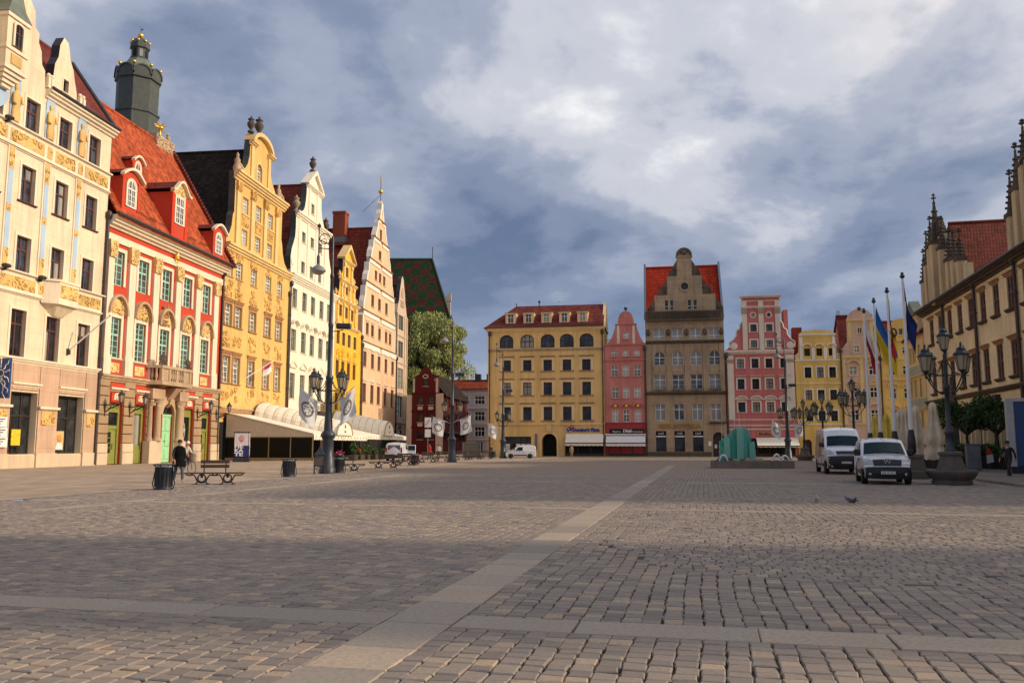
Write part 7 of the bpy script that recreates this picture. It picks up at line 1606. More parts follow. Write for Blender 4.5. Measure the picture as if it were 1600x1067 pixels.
# ================================================================ benches, bins and small street furniture
benchwood = plain('dark_bench_wood', (.065, .038, .026), .6, var=.3, scale=8)
def make_bench():
    o = empty('park_bench')
    for k, y in enumerate((-.30, -.21, -.12, .12, .21, .30)): mb = MB(); mb.rbox(-1.15, 1.15, y - .04, y + .04, .43, .475, .012); mb.build('seat_slat', benchwood, o)
    for z in (.66, .84): mb = MB(); mb.rbox(-.56, .56, -.03, .03, z, z + .13, .012); mb.build('backrest_slat', benchwood, o)
    mb = MB(); mb.tube([(-.42, 0, .4), (-.42, 0, .98)], .025, 6); mb.build('backrest_post', iron, o); mb = MB(); mb.tube([(.42, 0, .4), (.42, 0, .98)], .025, 6); mb.build('backrest_post', iron, o)
    for x in (-.5, .5):
        mb = MB()
        mb.tube([(x - .62, 0, .41), (x - .5, 0, .36), (x - .3, 0, .38), (x - .22, 0, .25), (x - .16, 0, .1), (x - .26, 0, .0)], .03, 6); mb.tube([(x + .62, 0, .41), (x + .5, 0, .36), (x + .3, 0, .38), (x + .22, 0, .25), (x + .16, 0, .1), (x + .26, 0, .0)], .03, 6)
        mb.tube([(x + .15 * math.cos(rad(a)), 0, .25 + .15 * math.sin(rad(a))) for a in range(0, 361, 24)], .03, 5); mb.ball((x, 0, .32), .06, 8); mb.tube([(x - .16, 0, .1), (x, 0, .07), (x + .16, 0, .1)], .028, 6)
        for sx in (-.24, .24): mb.box(x + sx - .03, x + sx + .03, -.3, .3, 0, .035)
        mb.box(x - .03, x + .03, -.32, .32, .39, .43); mb.build('iron_leg', iron, o)
    return o
spots = [((335, 756.5), 9, 'dark bench nearest the camera, beside the walking man in a black coat'), ((540, 737), 9, 'dark bench right behind the tall lamp and its flower bin'), ((603, 732), 9, 'dark bench in front of the restaurant plants'), ((632, 728), 9, 'dark bench just before the white van with its open door'),
         ((668, 723), 9, 'dark bench in front of the two standing people'), ((690, 721), 9, 'dark bench close to the left of the lamp with two banners'), ((722, 719), 9, 'dark bench close to the right of the lamp with two banners'), ((742, 718), 9, 'dark bench beside the steel frame'), ((760, 717), 9, 'dark bench farthest along the row, before the ochre corner house')]
bench = make_bench()
for i, (p, a, lab) in enumerate(spots):
    b = bench if i == 0 else copy_tree(bench); b.location = gnd(*p); b.rotation_euler = (0, 0, rad(a)); tag(b, lab, 'bench', 'benches along the pavement edge')
def make_bin():
    o = empty('litter_bin')
    mb = MB(); mb.lathe([(.30, .0), (.32, .05), (.27, .08), (.26, .12), (.29, .75), (.31, .78)], (0, 0, 0), 14); mb.build('bin_body', plain('bin_dark_blue', (.018, .024, .032), .45, var=.3), o)
    mb = MB()
    for k in range(16): a = rad(22.5 * k); mb.box(.295 * math.cos(a) - .012, .295 * math.cos(a) + .012, .295 * math.sin(a) - .012, .295 * math.sin(a) + .012, .1, .76)
    mb.tube([(.34 * math.cos(rad(a)), .34 * math.sin(rad(a)), .86) for a in range(0, 361, 24)], .02, 5)
    for k in range(8): a = rad(45 * k); mb.tube([(.29 * math.cos(a), .29 * math.sin(a), .72), (.34 * math.cos(a), .34 * math.sin(a), .86)], .014, 4)
    for sg in (-1, 1): mb.tube([(sg * .40, 0, .86), (sg * .30, 0, .78), (sg * .36, 0, .4), (sg * .40, 0, .2), (sg * .34, 0, .02)], .02, 5)
    mb.build('bin_cage', iron, o)
    mb = MB(); mb.lathe([(.25, .76), (.26, .84)], (0, 0, 0), 12); mb.build('bin_liner', plain('bin_liner_grey', (.5, .52, .5), .6), o); return o
binp = make_bin()
for i, (p, lab) in enumerate((((255, 764.5), 'dark litter bin nearest the camera, left of the first bench'), ((451, 745), 'dark litter bin standing alone on the pavement edge before the tent'), ((529, 739), 'dark bin topped with flowers behind the tall lamp'), ((648, 726.5), 'dark litter bin beside the white van with its open door'), ((770, 715), 'dark litter bin at the corner of the ochre corner house'))):
    b = binp if i == 0 else copy_tree(binp); b.location = gnd(*p); b.scale = (1.0, 1.0, 1.02); tag(b, lab, 'litter bin', 'dark litter bins')
def foliage(mb, c, r, n, size, seed, m=0, flat=1.0, nm=1):
    g = random.Random(seed)
    for k in range(n):
        while True:
            v = Vector((g.uniform(-1, 1), g.uniform(-1, 1), g.uniform(-1, 1)))
            if v.length < 1: break
        v = v * (.55 + .45 * g.random()); p = Vector((c[0] + v.x * r[0], c[1] + v.y * r[1], c[2] + v.z * r[2]))
        a = Vector((g.gauss(0, 1), g.gauss(0, 1), g.gauss(0, .7))).normalized(); b = a.cross(Vector((g.gauss(0, 1), g.gauss(0, 1), g.gauss(0, 1)))).normalized(); s = size * g.uniform(.6, 1.4)
        mb.face([p - a * s, p + b * s * .45, p + a * s, p - b * s * .45], m + (g.randrange(nm) if nm > 1 else 0))
def leafm(name, c, var=.45):
    m, N, K, b = nodes(name); g = N.new('ShaderNodeNewGeometry'); r = g.outputs['Random Per Island']
    K.new(_mixc(N, K, r, scale_c(c, 1 - var), scale_c(c, 1 + var)), b.inputs['Base Color']); b.inputs['Roughness'].default_value = .7; b.inputs['Specular IOR Level'].default_value = .2
    b.inputs['Transmission Weight'].default_value = 0.0; b.inputs['Subsurface Weight'].default_value = 0.0; return m
leaf_w = leafm('willow_leaves', (.33, .37, .13)); leaf_d = leafm('dark_leaves', (.045, .085, .022)); leaf_p = leafm('plant_leaves', (.05, .10, .025)); flow = leafm('pink_flowers', (.55, .06, .22), .3); flow2 = leafm('red_flowers', (.5, .05, .04), .4); bark = plain('bark', (.06, .045, .035), .9, var=.4, bump=.6)
fb = MB(); foliage(fb, (0, 0, 1.0), (.33, .33, .22), 90, .09, 3); fb2 = MB(); foliage(fb2, (0, 0, 1.1), (.34, .34, .2), 90, .06, 4)
fo = fb.build('flower_bunch', leaf_p, None, gnd(529, 739)); tag(fo, 'pink flowers and leaves on top of the bin behind the lamp', 'flowers'); fb2.build('blossom', flow, fo)
def lantern_stand():
    o = empty('iron_lantern_stand', gnd(499, 741), rad(8), 'dark iron garden lantern on legs left of the tall lamp', 'lantern')
    for x in (-.28, .28):
        for y in (-.2, .2): mb = MB(); mb.tube([(x, y, 0), (x, y, 1.05)], .022, 5); mb.build('leg', iron, o)
    mb = MB(); mb.box(-.31, .31, -.23, .23, .42, .47); mb.box(-.31, .31, -.23, .23, 1.03, 1.08); mb.lathe([(.42, 1.06), (.2, 1.28), (.06, 1.42), (.02, 1.55)], (0, 0, 0), 4, 0, False, rad(45)); mb.build('lantern_roof', iron, o); mb = MB()
    mb.box(-.27, .27, -.19, .19, .48, 1.02); mb.build('lantern_glass', plain('dusty_glass', (.10, .085, .07), .2), o)
    mb = MB(); mb.tube([(.0 + .14 * math.cos(rad(a)), -.21, .26 + .14 * math.sin(rad(a))) for a in range(0, 361, 30)], .018, 5); mb.tube([(-.28, -.21, .4), (-.1, -.21, .3), (0, -.21, .12), (.1, -.21, .3), (.28, -.21, .4)], .015, 5); mb.build('scroll_work', iron, o)
lantern_stand()
def ad_column():
    o = empty('advertising_column', gnd(377, 721.5), PL.rz - rad(90) + rad(20), 'four-sided advertising column with pale portrait and dark blue lower half', 'advertising column'); w = .68; h = 2.85
    mb = MB(); mb.box(-w - .06, w + .06, -w - .06, w + .06, 0, .45); mb.box(-w - .04, w + .04, -w - .04, w + .04, h - .06, h); mb.build('column_frame', iron, o)
    mb = MB(); mb.box(-w, w, -w, w, .45, h - .06); mb.build('column_body', void, o)
    pw = plain('poster_pale', (.62, .56, .58), .5); pb = plain('poster_navy', (.015, .02, .13), .5); pp = plain('poster_portrait', (.50, .30, .30), .5)
    for rz in (0, 90):
        f = empty('poster', (0, 0, 0), rad(rz), parent=o); mb = MB(); mb.box(-w + .05, w - .05, -w - .02, -w, 1.55, h - .12); mb.build('poster_sheet', pw, f); mb = MB(); mb.box(-w + .05, w - .05, -w - .02, -w, .5, 1.545); mb.build('poster_sheet', pb, f)
        mb = MB(); mb.idx([(.27 * math.cos(rad(20 * i)), -w - .025, 2.2 + .36 * math.sin(rad(20 * i))) for i in range(18)], [tuple(range(18))]); mb.build('poster_face', pp, f)
        mb = MB(); mb.idx([(.11 * math.cos(rad(30 * i)), -w - .03, 2.0 + .06 * math.sin(rad(30 * i))) for i in range(12)], [tuple(range(12))]); mb.build('poster_mouth', MT['flag_red'], f)
        for j, tx in enumerate(('HE', 'KA', 'TE')): letter(tx, .44, white, f, (-.22 if rz == 0 else .15, -w - .03, 1.45 - .37 * j), .8, bold=.015, depth=.004)
ad_column()

# ================================================================ restaurant tents on the left pavement
def tent(label, tA, tB, yF, zW, zF, va, vb, vrise, nseg, side, closed):
    "sloping canvas roof from the wall to the front posts, with a ribbed half-barrel vault over the middle"
    o = empty('restaurant_tent', PL.p(tA), PL.rz, label, 'tent', 'restaurant tents before the left row'); L = tB - tA; y0 = -.35
    mb = MB(); mb.idx([(0, y0, zW), (L, y0, zW), (L, yF, zF), (0, yF, zF), (0, y0, zW - .08), (L, y0, zW - .08), (L, yF, zF - .08), (0, yF, zF - .08)], [(0, 3, 2, 1), (4, 5, 6, 7), (0, 4, 7, 3), (1, 2, 6, 5), (2, 3, 7, 6)]); mb.build('canvas_roof', canvas, o)
    rf = lambda y: zF + (zW - zF) * (y - yF) / (y0 - yF)
    c = (va + vb) / 2 - tA; a = (vb - va) / 2; n = 10
    def vp(ang, y, k=1.0): zb = rf(y) + .02; return (c + a * math.cos(ang) * k, y, zb + vrise * math.sin(ang) * k)
    for s in range(nseg):
        ya, yb = yF - .25 + (y0 - yF + .15) * s / nseg, yF - .25 + (y0 - yF + .15) * (s + 1) / nseg; mb = MB()
        for i in range(n):
            q0, q1 = math.pi * i / n, math.pi * (i + 1) / n; ym = (ya + yb) / 2
            mb.face([vp(q0, ya), vp(q1, ya), vp(q1, ym, 1.025), vp(q0, ym, 1.025)], 0, True); mb.face([vp(q0, ym, 1.025), vp(q1, ym, 1.025), vp(q1, yb), vp(q0, yb)], 0, True)
        mb.build('vault_panel', canvas, o)
    for s in range(nseg + 1):
        y = yF - .25 + (y0 - yF + .15) * s / nseg; mb = MB(); mb.tube([vp(math.pi * i / n, y, .99) for i in range(n + 1)], .045, 5); mb.build('vault_rib', plain('ochre_edge', (.30, .22, .10), .7) if 'ochre_edge' not in MT else MT['ochre_edge'], o)
    mb = MB(); yy = yF - .24; P = [vp(math.pi * i / n, yy, .97) for i in range(n + 1)]; mb.face(P[::-1]); mb.build('vault_end', canvas, o)
    mb = MB()
    for i in range(n): 
        q0, q1 = math.pi * i / n, math.pi * (i + 1) / n; mb.face([vp(q0, yF - .26, 1.0), vp(q1, yF - .26, 1.0), vp(q1, yF - .26, 1.09), vp(q0, yF - .26, 1.09)])
    mb.build('vault_band', MT['ochre_edge'], o)
    letter('R', .55, iron, o, (c, yF - .3, rf(yF) + vrise * .6)); letter('bar', .34, iron, o, (c, yF - .3, rf(yF) + vrise * .25))
    nv = max(2, int(L / 4.5))
    for k in range(nv):
        x0, x1 = L * k / nv + .06, L * (k + 1) / nv - .06; mb = MB(); m = 16
        for i in range(m): u0, u1 = x0 + (x1 - x0) * i / m, x0 + (x1 - x0) * (i + 1) / m; mb.box(u0, u1, yF - .03, yF + .0, zF - .62 + (.07 if i % 2 else 0), zF - .02, 0)
        mb.build('valance', canvas, o)
        mb = MB(); 
        for i in range(4): u = x0 + (x1 - x0) * (i + .5) / 4; mb.tube([(u - .12, yF - .05, zF - .42), (u + .12, yF - .05, zF - .2)], .03, 4)
        mb.build('valance_print', benchwood, o)
    for k in range(nv + 1):
        x = min(max(L * k / nv, .08), L - .08); mb = MB(); mb.box(x - .06, x + .06, yF + .05, yF + .17, 0, zF - .05); mb.build('post', iron, o)
    if side:
        mb = MB(); mb.face([(.0, y0, zW - .05), (.0, yF, zF - .05), (.0, yF, 2.45), (.0, y0, 2.45)][::-1]); mb.face([(.04, y0, zW - .05), (.04, yF, zF - .05), (.04, yF, 2.45), (.04, y0, 2.45)]); mb.build('side_canvas', canvas_t, o)
        mb = MB(); mb.tube([(-.02, y0, zW + .02), (-.02, yF, zF + .02)], .09, 6); mb.build('side_hem', canvas, o)
        for k in range(4):
            ya, yb = yF + .1 + (y0 - yF - .1) * k / 4, yF + .1 + (y0 - yF - .1) * (k + 1) / 4; mb = MB(); mb.box(.0, .02, ya + .05, yb - .05, .3, 2.4); mb.build('clear_sheet', plain('smoky_sheet', (.010, .009, .007), .35, spec=.12) if 'smoky_sheet' not in MT else MT['smoky_sheet'], o)
            mb = MB(); mb.box(-.03, .05, ya - .05, ya + .05, .05, 2.42); mb.build('side_post', MT['ochre_edge'], o)
        mb = MB(); mb.box(-.03, .05, yF, y0, 2.38, 2.48); mb.box(-.03, .05, yF, y0, .05, .3); mb.build('side_rail', MT['ochre_edge'], o)
        mb = MB(); mb.box(.02, 1.0, y0 + .03, y0 + .3, 0, zW - .3); mb.build('wall_post', void, o)
    return o
tent('cream tent with tan side wall and ribbed vault next to the red house', 22.3, 41.4, -9.9, 4.95, 2.75, 29.0, 34.6, 1.55, 9, True, True)
tent('cream tent with ribbed vault farther along before the golden and peach houses', 44.0, 69.0, -8.0, 4.6, 3.0, 55.5, 60.6, 2.0, 8, False, False)
# restaurant furniture and planters in front of the tents
def planter(label, loc, rz, w, d, h, fh, seed, fl=None, grp='planters before the restaurant tents'):
    o = empty('planter', loc, rz, label, 'planter', grp); mb = MB(); mb.rbox(-w / 2, w / 2, -d / 2, d / 2, 0, h, .03); mb.build('planter_box', benchwood, o)
    mb = MB(); foliage(mb, (0, 0, h + fh * .45), (w * .52, d * .6, fh * .55), int(260 * w), .16, seed); mb.build('leaves', leaf_p, o)
    if fl: mb = MB(); foliage(mb, (0, 0, h + fh * .5), (w * .55, d * .68, fh * .5), int(60 * w), .10, seed + 9); mb.build('blossom', fl, o)
for k, (px, py, lab, fl, fh) in enumerate(((552, 719, 'leafy planter left of the restaurant entrance behind the lamp', None, 1.5), (563, 718.5, 'planter with red blossom behind the second bench', flow2, .9), (574, 718, 'planter with tall leaves at the tent corner', None, 1.3), (586, 717.8, 'planter with pink blossom before the second tent', flow, .8), (597, 717.5, 'planter with pink blossom left of the white van', flow, .7))):
    planter(lab, gnd(px, py), PL.rz, 1.5, .6, .55, fh, 30 + k, fl)
# ================================================================ glass fountain
def fountain():
    c = gnd(1180, 731.5); o = empty('glass_fountain', (c[0], c[1] + 2.2, 0), rad(-6), 'fountain of upright green glass slabs in a low stone basin', 'fountain')
    gl, N, K, b = nodes('sea_green_glass'); b.inputs['Coat Weight'].default_value = .5; b.inputs['Alpha'].default_value = .74; p = _mapped(N, K, (1.5, 1.5, .25)); n1 = _noise(N, K, p, 2.2, 4)
    oi = N.new('ShaderNodeObjectInfo'); K.new(_mixc(N, K, oi.outputs['Random'], _mixc(N, K, n1, (.035, .36, .27), (.08, .50, .38)), _mixc(N, K, n1, (.26, .64, .52), (.42, .76, .66))), b.inputs['Base Color']); b.inputs['Roughness'].default_value = .12; b.inputs['Transmission Weight'].default_value = .12; b.inputs['IOR'].default_value = 1.4
    st = stucco('basin_stone', (.25, .215, .18), var=.25, dirt=.5, ashlar=(.3, .9, .5))
    O = [(-2.75, -2.0), (2.85, -2.3), (3.6, 1.6), (-2.2, 2.2)]; I = [(-2.45, -1.7), (2.55, -2.0), (3.25, 1.35), (-1.95, 1.9)]
    for i in range(4):
        j = (i + 1) % 4; mb = MB(); mb.idx([(*O[i], 0), (*O[j], 0), (*I[j], 0), (*I[i], 0), (*O[i], .5), (*O[j], .5), (*I[j], .5), (*I[i], .5)], [(0, 1, 5, 4), (4, 5, 6, 7), (2, 3, 7, 6), (1, 2, 6, 5), (3, 0, 4, 7)]); mb.build('basin_wall', st, o)
    mb = MB(); mb.face([(*q, .34) for q in I]); wt = plain('fountain_water', (.02, .035, .035), .06, var=.2, spec=.7); mb.build('water', wt, o)
    g = random.Random(3)
    sl = [(-1.65, .1, 1.85, .5), (-1.15, -.2, 2.05, .5), (-.75, .3, 2.2, .4), (-.42, -.35, 2.75, .52), (.05, .1, 2.65, .5), (.12, -.5, 2.72, .6), (.5, .2, 2.78, .55), (.62, -.4, 2.7, .5), (1.0, -.1, 2.75, .5), (1.02, .4, 2.1, .45), (1.35, -.2, 1.75, .45), (1.55, .2, 1.5, .35), (.3, .7, 2.6, .6), (-.3, .8, 2.3, .6), (-1.4, .4, 2.0, .4), (-.95, .0, 2.3, .4), (-.6, -.1, 2.5, .4), (.3, -.2, 2.9, .5), (.85, .3, 2.5, .5), (1.2, .1, 2.2, .4), (-1.75, -.2, 1.3, .3), (1.65, -.1, 1.2, .3)]
    for x, y, h, w in sl:
        h *= .9; w *= .8; mb = MB(); mb.prism([(-w / 2, 0), (w / 2, 0), (w / 2 + .02, h - g.uniform(.05, .25)), (g.uniform(-.1, .15), h), (-w / 2 - .02, h - g.uniform(.0, .2))], -.06, .06); mb.build('glass_slab', gl, o, (x * .66 - .55, y, .3), (0, rad(g.uniform(-2.5, 2.5)), rad(g.uniform(-28, 28))))
    for k in range(26):
        a = g.uniform(0, 6.28); r = g.uniform(.9, 1.9); s = g.uniform(.14, .3); mb = MB()
        mb.lathe([(s * .7, 0), (s, s * .5), (s * .8, s * 1.1), (s * .3, s * 1.5), (.01, s * 1.55)], (0, 0, 0), 6, 0, False, g.random()); mb.build('boulder', stone_d if k % 2 else stone_p, o, (r * .8 * math.cos(a) - .45, r * .75 * math.sin(a) - .1, .28), (g.uniform(-.3, .3), g.uniform(-.3, .3), 0))
    jet = plain('water_jet', (.75, .78, .80), .25, spec=.6)
    for x, y, sx, h in ((-2.1, -1.2, .7, .55), (1.55, -1.2, .7, .6), (2.1, -.9, .8, .5)): mb = MB(); mb.tube([(x + sx * i / 8, y, .34 + h * 4 * (i / 8) * (1 - i / 8)) for i in range(9)], [.05, .06, .07, .08, .08, .08, .07, .06, .05], 6); mb.build('water_jet', jet, o)
    for x, h in ((-1.6, 3.2), (-1.3, 3.1), (-.7, 3.9), (-.35, 4.1)): mb = MB(); mb.tube([(x, .5, .4), (x + .02, .5, h)], [.035, .012], 5); mb.build('water_jet', jet, o)
fountain()

# ================================================================ vehicles
tyre = plain('tyre_rubber', (.012, .012, .013), .8, var=.3); chrome = plain('chrome', (.6, .6, .62), .2, .9); blackpl = plain('black_plastic', (.014, .014, .016), .5, var=.3)
vanw = plain('white_car_paint', (.70, .71, .74), .25, var=.03, coat=.6); vglass = plain('car_glass', (.008, .022, .028), .08, var=.3, spec=.22); headl = plain('headlight', (.42, .43, .45), .12, .4, var=.3, scale=30); redl = plain('tail_light', (.3, .01, .01), .2)
def van(label, loc, rz, prof, hw, wb, wr, ws, gb, hl, grille, extra):
    "prof: side outline (y, z) from front bottom over the roof to rear bottom; front looks to -y"
    o = empty('white_van', loc, rz, label, 'van', 'white delivery vans')
    zmax = max(z for _, z in prof); ymin = min(y for y, _ in prof)
    def wd(y, z):
        f = 1.0 if z < 1.0 else 1.0 - .13 * ((z - 1.0) / (zmax - 1.0)) ** 1.5
        e = max(0, (ymin + .55 - y) / .55); return hw * f * (1 - .10 * e * e)
    ts = [-1, -.96, -.8, -.4, 0, .4, .8, .96, 1]; n = len(prof)
    def nrm(u):
        i = min(max(int(u), 0), n - 2); dy, dz = prof[i + 1][0] - prof[i][0], prof[i + 1][1] - prof[i][1]; l = math.hypot(dy, dz); return (-dz / l, dy / l)
    def nv(i):
        a, b = nrm(max(i - 1, 0)), nrm(min(i, n - 2)); x, y = a[0] + b[0], a[1] + b[1]; l = math.hypot(x, y) or 1; return (x / l, y / l)
    def S(u, t, off=0.0):
        i = min(int(u), n - 2); f = u - i; y = prof[i][0] * (1 - f) + prof[i + 1][0] * f; z = prof[i][1] * (1 - f) + prof[i + 1][1] * f
        a, b = nv(i), nv(i + 1); ny, nz = a[0] * (1 - f) + b[0] * f, a[1] * (1 - f) + b[1] * f
        cr = .07 * (1 - t * t) - (.05 if abs(t) > .99 else .015 if abs(t) > .9 else 0) + off
        return (t * wd(y, z), y - ny * -cr if False else y + ny * cr, z + nz * cr)
    sgn = 1 if nv(n // 2)[1] > 0 else -1
    if sgn < 0:
        _nv = nv; nv = lambda i: (-_nv(i)[0], -_nv(i)[1])
    def patch(name, mat, u0, u1, t0, t1, off, nu=4, nt=6, par=None, t0b=None, t1b=None):
        mb = MB(); t0b = t0 if t0b is None else t0b; t1b = t1 if t1b is None else t1b
        P = [[S(u0 + (u1 - u0) * i / nu, (t0 + (t0b - t0) * i / nu) * (1 - j / nt) + (t1 + (t1b - t1) * i / nu) * j / nt, off) for j in range(nt + 1)] for i in range(nu + 1)]
        Q = [[S(u0 + (u1 - u0) * i / nu, (t0 + (t0b - t0) * i / nu) * (1 - j / nt) + (t1 + (t1b - t1) * i / nu) * j / nt, -.03) for j in range(nt + 1)] for i in range(nu + 1)]
        for i in range(nu):
            for j in range(nt): mb.face([P[i][j], P[i][j + 1], P[i + 1][j + 1], P[i + 1][j]], 0, True)
        ring = [(0, j) for j in range(nt + 1)] + [(i, nt) for i in range(1, nu + 1)] + [(nu, j) for j in range(nt - 1, -1, -1)] + [(i, 0) for i in range(nu - 1, 0, -1)]
        for k in range(len(ring)): a, b = ring[k], ring[(k + 1) % len(ring)]; mb.face([P[a[0]][a[1]], P[b[0]][b[1]], Q[b[0]][b[1]], Q[a[0]][a[1]]])
        return mb.build(name, mat, par or o)
    mb = MB(); R = [[S(i, t) for t in ts] for i in range(n)]
    for i in range(n - 1):
        for j in range(len(ts) - 1): mb.face([R[i][j], R[i][j + 1], R[i + 1][j + 1], R[i + 1][j]], 0, True)
    for j in (0, len(ts) - 1):
        L = [R[i][j] for i in range(n)]; mb.face(L if j == 0 else L[::-1])
    mb.face([R[0][j] for j in range(len(ts))] + [R[-1][j] for j in range(len(ts) - 1, -1, -1)])
    mb.build('body', vanw, o)
    patch('bumper', blackpl, 0, gb, -1.0, 1.0, .03, 4, 10)
    patch('windscreen', vglass, ws[0] + .06, ws[0] + .94, -.88, .88, .012, 5, 8, None, -.84, .84)
    for sg in (-1, 1):
        patch('headlight', headl, hl[0], hl[1], sg * hl[2], sg * hl[3], .018, 3, 3, None, sg * (hl[2] + .12), sg * hl[3])
    gr = patch('grille', blackpl, grille[0], grille[1], -grille[2], grille[2], .022, 3, 6, None, -grille[2] * 1.05, grille[2] * 1.05)
    for e in (grille[0], grille[1]): mb = MB(); mb.tube([S(e, -grille[2] + 2 * grille[2] * i / 8, .03) for i in range(9)], .02, 5); mb.build('grille_trim', vanw, gr)
    for y in wb:
        for sg in (-1, 1):
            w = empty('wheel', (sg * (hw - .10), y, wr), parent=o); mb = MB(); mb.lathe([(wr * .6, -.11), (wr * .95, -.11), (wr, -.07), (wr, .07), (wr * .95, .11), (wr * .6, .11)], (0, 0, 0), 18); mb.build('tyre', tyre, w, (0, 0, 0), (0, rad(90), 0)); mb = MB(); mb.lathe([(wr * .62, -.07), (wr * .5, .0), (wr * .2, .04), (.01, .05)], (0, 0, 0), 14); mb.build('rim', lead, w, (0, 0, 0), (0, rad(90 * sg), 0))
            mb = MB(); mb.idx([(sg * (hw + .006), y + (wr + .07) * math.cos(rad(15 * i)), wr + (wr + .07) * math.sin(rad(15 * i))) for i in range(0, 13)] + [(sg * (hw + .006), y - wr - .07, .25), (sg * (hw + .006), y + wr + .07, .25)], [tuple(range(15))]); mb.build('wheel_arch', blackpl, o)
    for sg in (-1, 1):
        z = prof[ws[0]][1]; y = prof[ws[0]][0]; mb = MB(); mb.rbox(sg * hw * .97 + (0 if sg > 0 else -.26), sg * hw * .97 + (.26 if sg > 0 else 0), y + .28, y + .42, z + .0, z + .27, .05); mb.build('mirror', blackpl, o)
        for y0, y1 in extra['side']:
            mb = MB(); x = wd(y0, z + .25) + .008; q = extra['wz']; mb.idx([(sg * (wd(y0, q[0]) + .006), y0, q[0]), (sg * (wd(y1, q[0]) + .006), y1, q[0]), (sg * (wd(y1, q[1]) + .006), y1, q[1]), (sg * (wd(y0, q[1]) + .006), y0 + extra.get('rake', 0), q[1])], [(0, 1, 2, 3)]); mb.build('side_window', vglass, o)
        mb = MB(); mb.box(sg * hw - .01, sg * hw + .025, wb[0] + wr + .12, wb[1] - wr - .12, .42, .56); mb.build('side_strip', blackpl, o)
        mb = MB(); mb.box(sg * hw - .01, sg * hw + .02, prof[ws[0]][0] + 1.0, prof[ws[0]][0] + 1.2, .98, 1.03); mb.build('door_handle', blackpl, o)
        mb = MB(); mb.rbox(sg * hw * .86 - .08, sg * hw * .86 + .08, prof[-1][0] - .02, prof[-1][0] + .05, .85, 1.35, .02); mb.build('tail_light', redl, o)
        mb = MB(); mb.ball((sg * hw * .72, S(.5, .7)[1] - .02, .42), .06, 8); mb.build('fog_light', headl, o)
        for yv in extra.get('seams', ()): mb = MB(); mb.box(sg * hw - .004, sg * hw + .006, yv - .008, yv + .008, .5, 1.0); mb.build('panel_seam', blackpl, o)
    f = S(gb * .55, 0, .05); mb = MB(); mb.rbox(-.26, .26, f[1] - .015, f[1] + .01, f[2] - .055, f[2] + .055, .006); pl = mb.build('number_plate', white, o); letter(extra['plate'], .11, iron, pl, (0, f[1] - .02, f[2]), .44, depth=.002)
    mb = MB(); p = prof[ws[0] + 1]; mb.tube([(0, p[1] * 0 + p[0] + .25, zmax - .05), (0, p[0] + .32, zmax + .16)], .012, 4); mb.build('aerial', blackpl, o)
    mb = MB(); mb.tube([S(ws[0] - .06, -.9 + .18 * i, .004) for i in range(11)], .009, 4); mb.tube([S(ws[0] - 1 + .35 * i if i < 3 else ws[0] - .06, -.93, .002) for i in range(4)], .008, 4); mb.tube([S(ws[0] - 1 + .35 * i if i < 3 else ws[0] - .06, .93, .002) for i in range(4)], .008, 4); mb.build('bonnet_gap', blackpl, o)
    mb = MB(); mb.tube([S(ws[0] + .1, -.1, .025), S(ws[0] + .14, .6, .03)], .012, 4); mb.tube([S(ws[0] + .1, -.75, .025), S(ws[0] + .14, -.15, .03)], .012, 4); mb.build('wiper', blackpl, o)
    return o, S
small = [(-2.10, .26), (-2.16, .45), (-2.15, .66), (-2.08, .86), (-1.95, .99), (-1.22, 1.14), (-.50, 1.66), (-.2, 1.77), (.6, 1.82), (1.6, 1.80), (2.02, 1.74), (2.14, 1.45), (2.17, .95), (2.17, .3)]
v1, S1 = van('small white van with star badge and black bumper parked facing the camera', gnd(1379, 754), rad(-17.5), small, .91, (-1.38, 1.33), .315, (5,), 2.15, (2.7, 4.2, .60, .99), (2.2, 3.6, .60), dict(side=((-.62, .35),), wz=(1.17, 1.66), rake=.42, plate='DW 9N 053', seams=(-.8, .5, 1.3)))
p = S1(3.1, 0, .05); mb = MB(); mb.tube([(.105 * math.cos(rad(a)), 0, .105 * math.sin(rad(a))) for a in range(0, 361, 20)], .014, 6)
for a in (90, 210, 330): mb.tube([(0, 0, 0), (.10 * math.cos(rad(a)), 0, .10 * math.sin(rad(a)))], [.022, .008], 5)
mb.build('star_badge', chrome, v1, p)
big = [(-2.86, .30), (-2.94, .52), (-2.94, .85), (-2.86, 1.08), (-2.70, 1.24), (-2.12, 1.46), (-1.50, 2.08), (-1.15, 2.36), (-.6, 2.50), (1.5, 2.52), (2.85, 2.50), (2.98, 2.30), (3.0, 1.2), (3.0, .32)]
v2, S2 = van('tall white high-roof van parked behind the small white van', gnd(1312, 738.5), rad(-13.5), big, 1.02, (-1.95, 2.0), .36, (5,), 2.5, (3.0, 4.3, .66, .99), (2.75, 3.7, .50), dict(side=((-1.75, -.75),), wz=(1.50, 2.02), rake=.5, plate='KR 4A 118', seams=(-.6, .9)))
mb = MB(); mb.idx([(-1.03, -.3, .95), (-1.03, 2.7, .95), (-.93, 2.6, 2.2), (-.93, .0, 2.2)], [(3, 2, 1, 0)]); mb.build('printed_side_panel', stucco('van_print', (.42, .30, .18), var=.6), v2)
v3, S3 = van('white van with its rear to the camera and a door open beyond the benches', gnd(622, 719.5), rad(176), small, .91, (-1.38, 1.33), .315, (5,), 2.15, (3.0, 4.15, .60, .99), (2.45, 3.75, .52), dict(side=((-.62, .35),), wz=(1.17, 1.66), rake=.42, plate='WR 2C 771', seams=()))
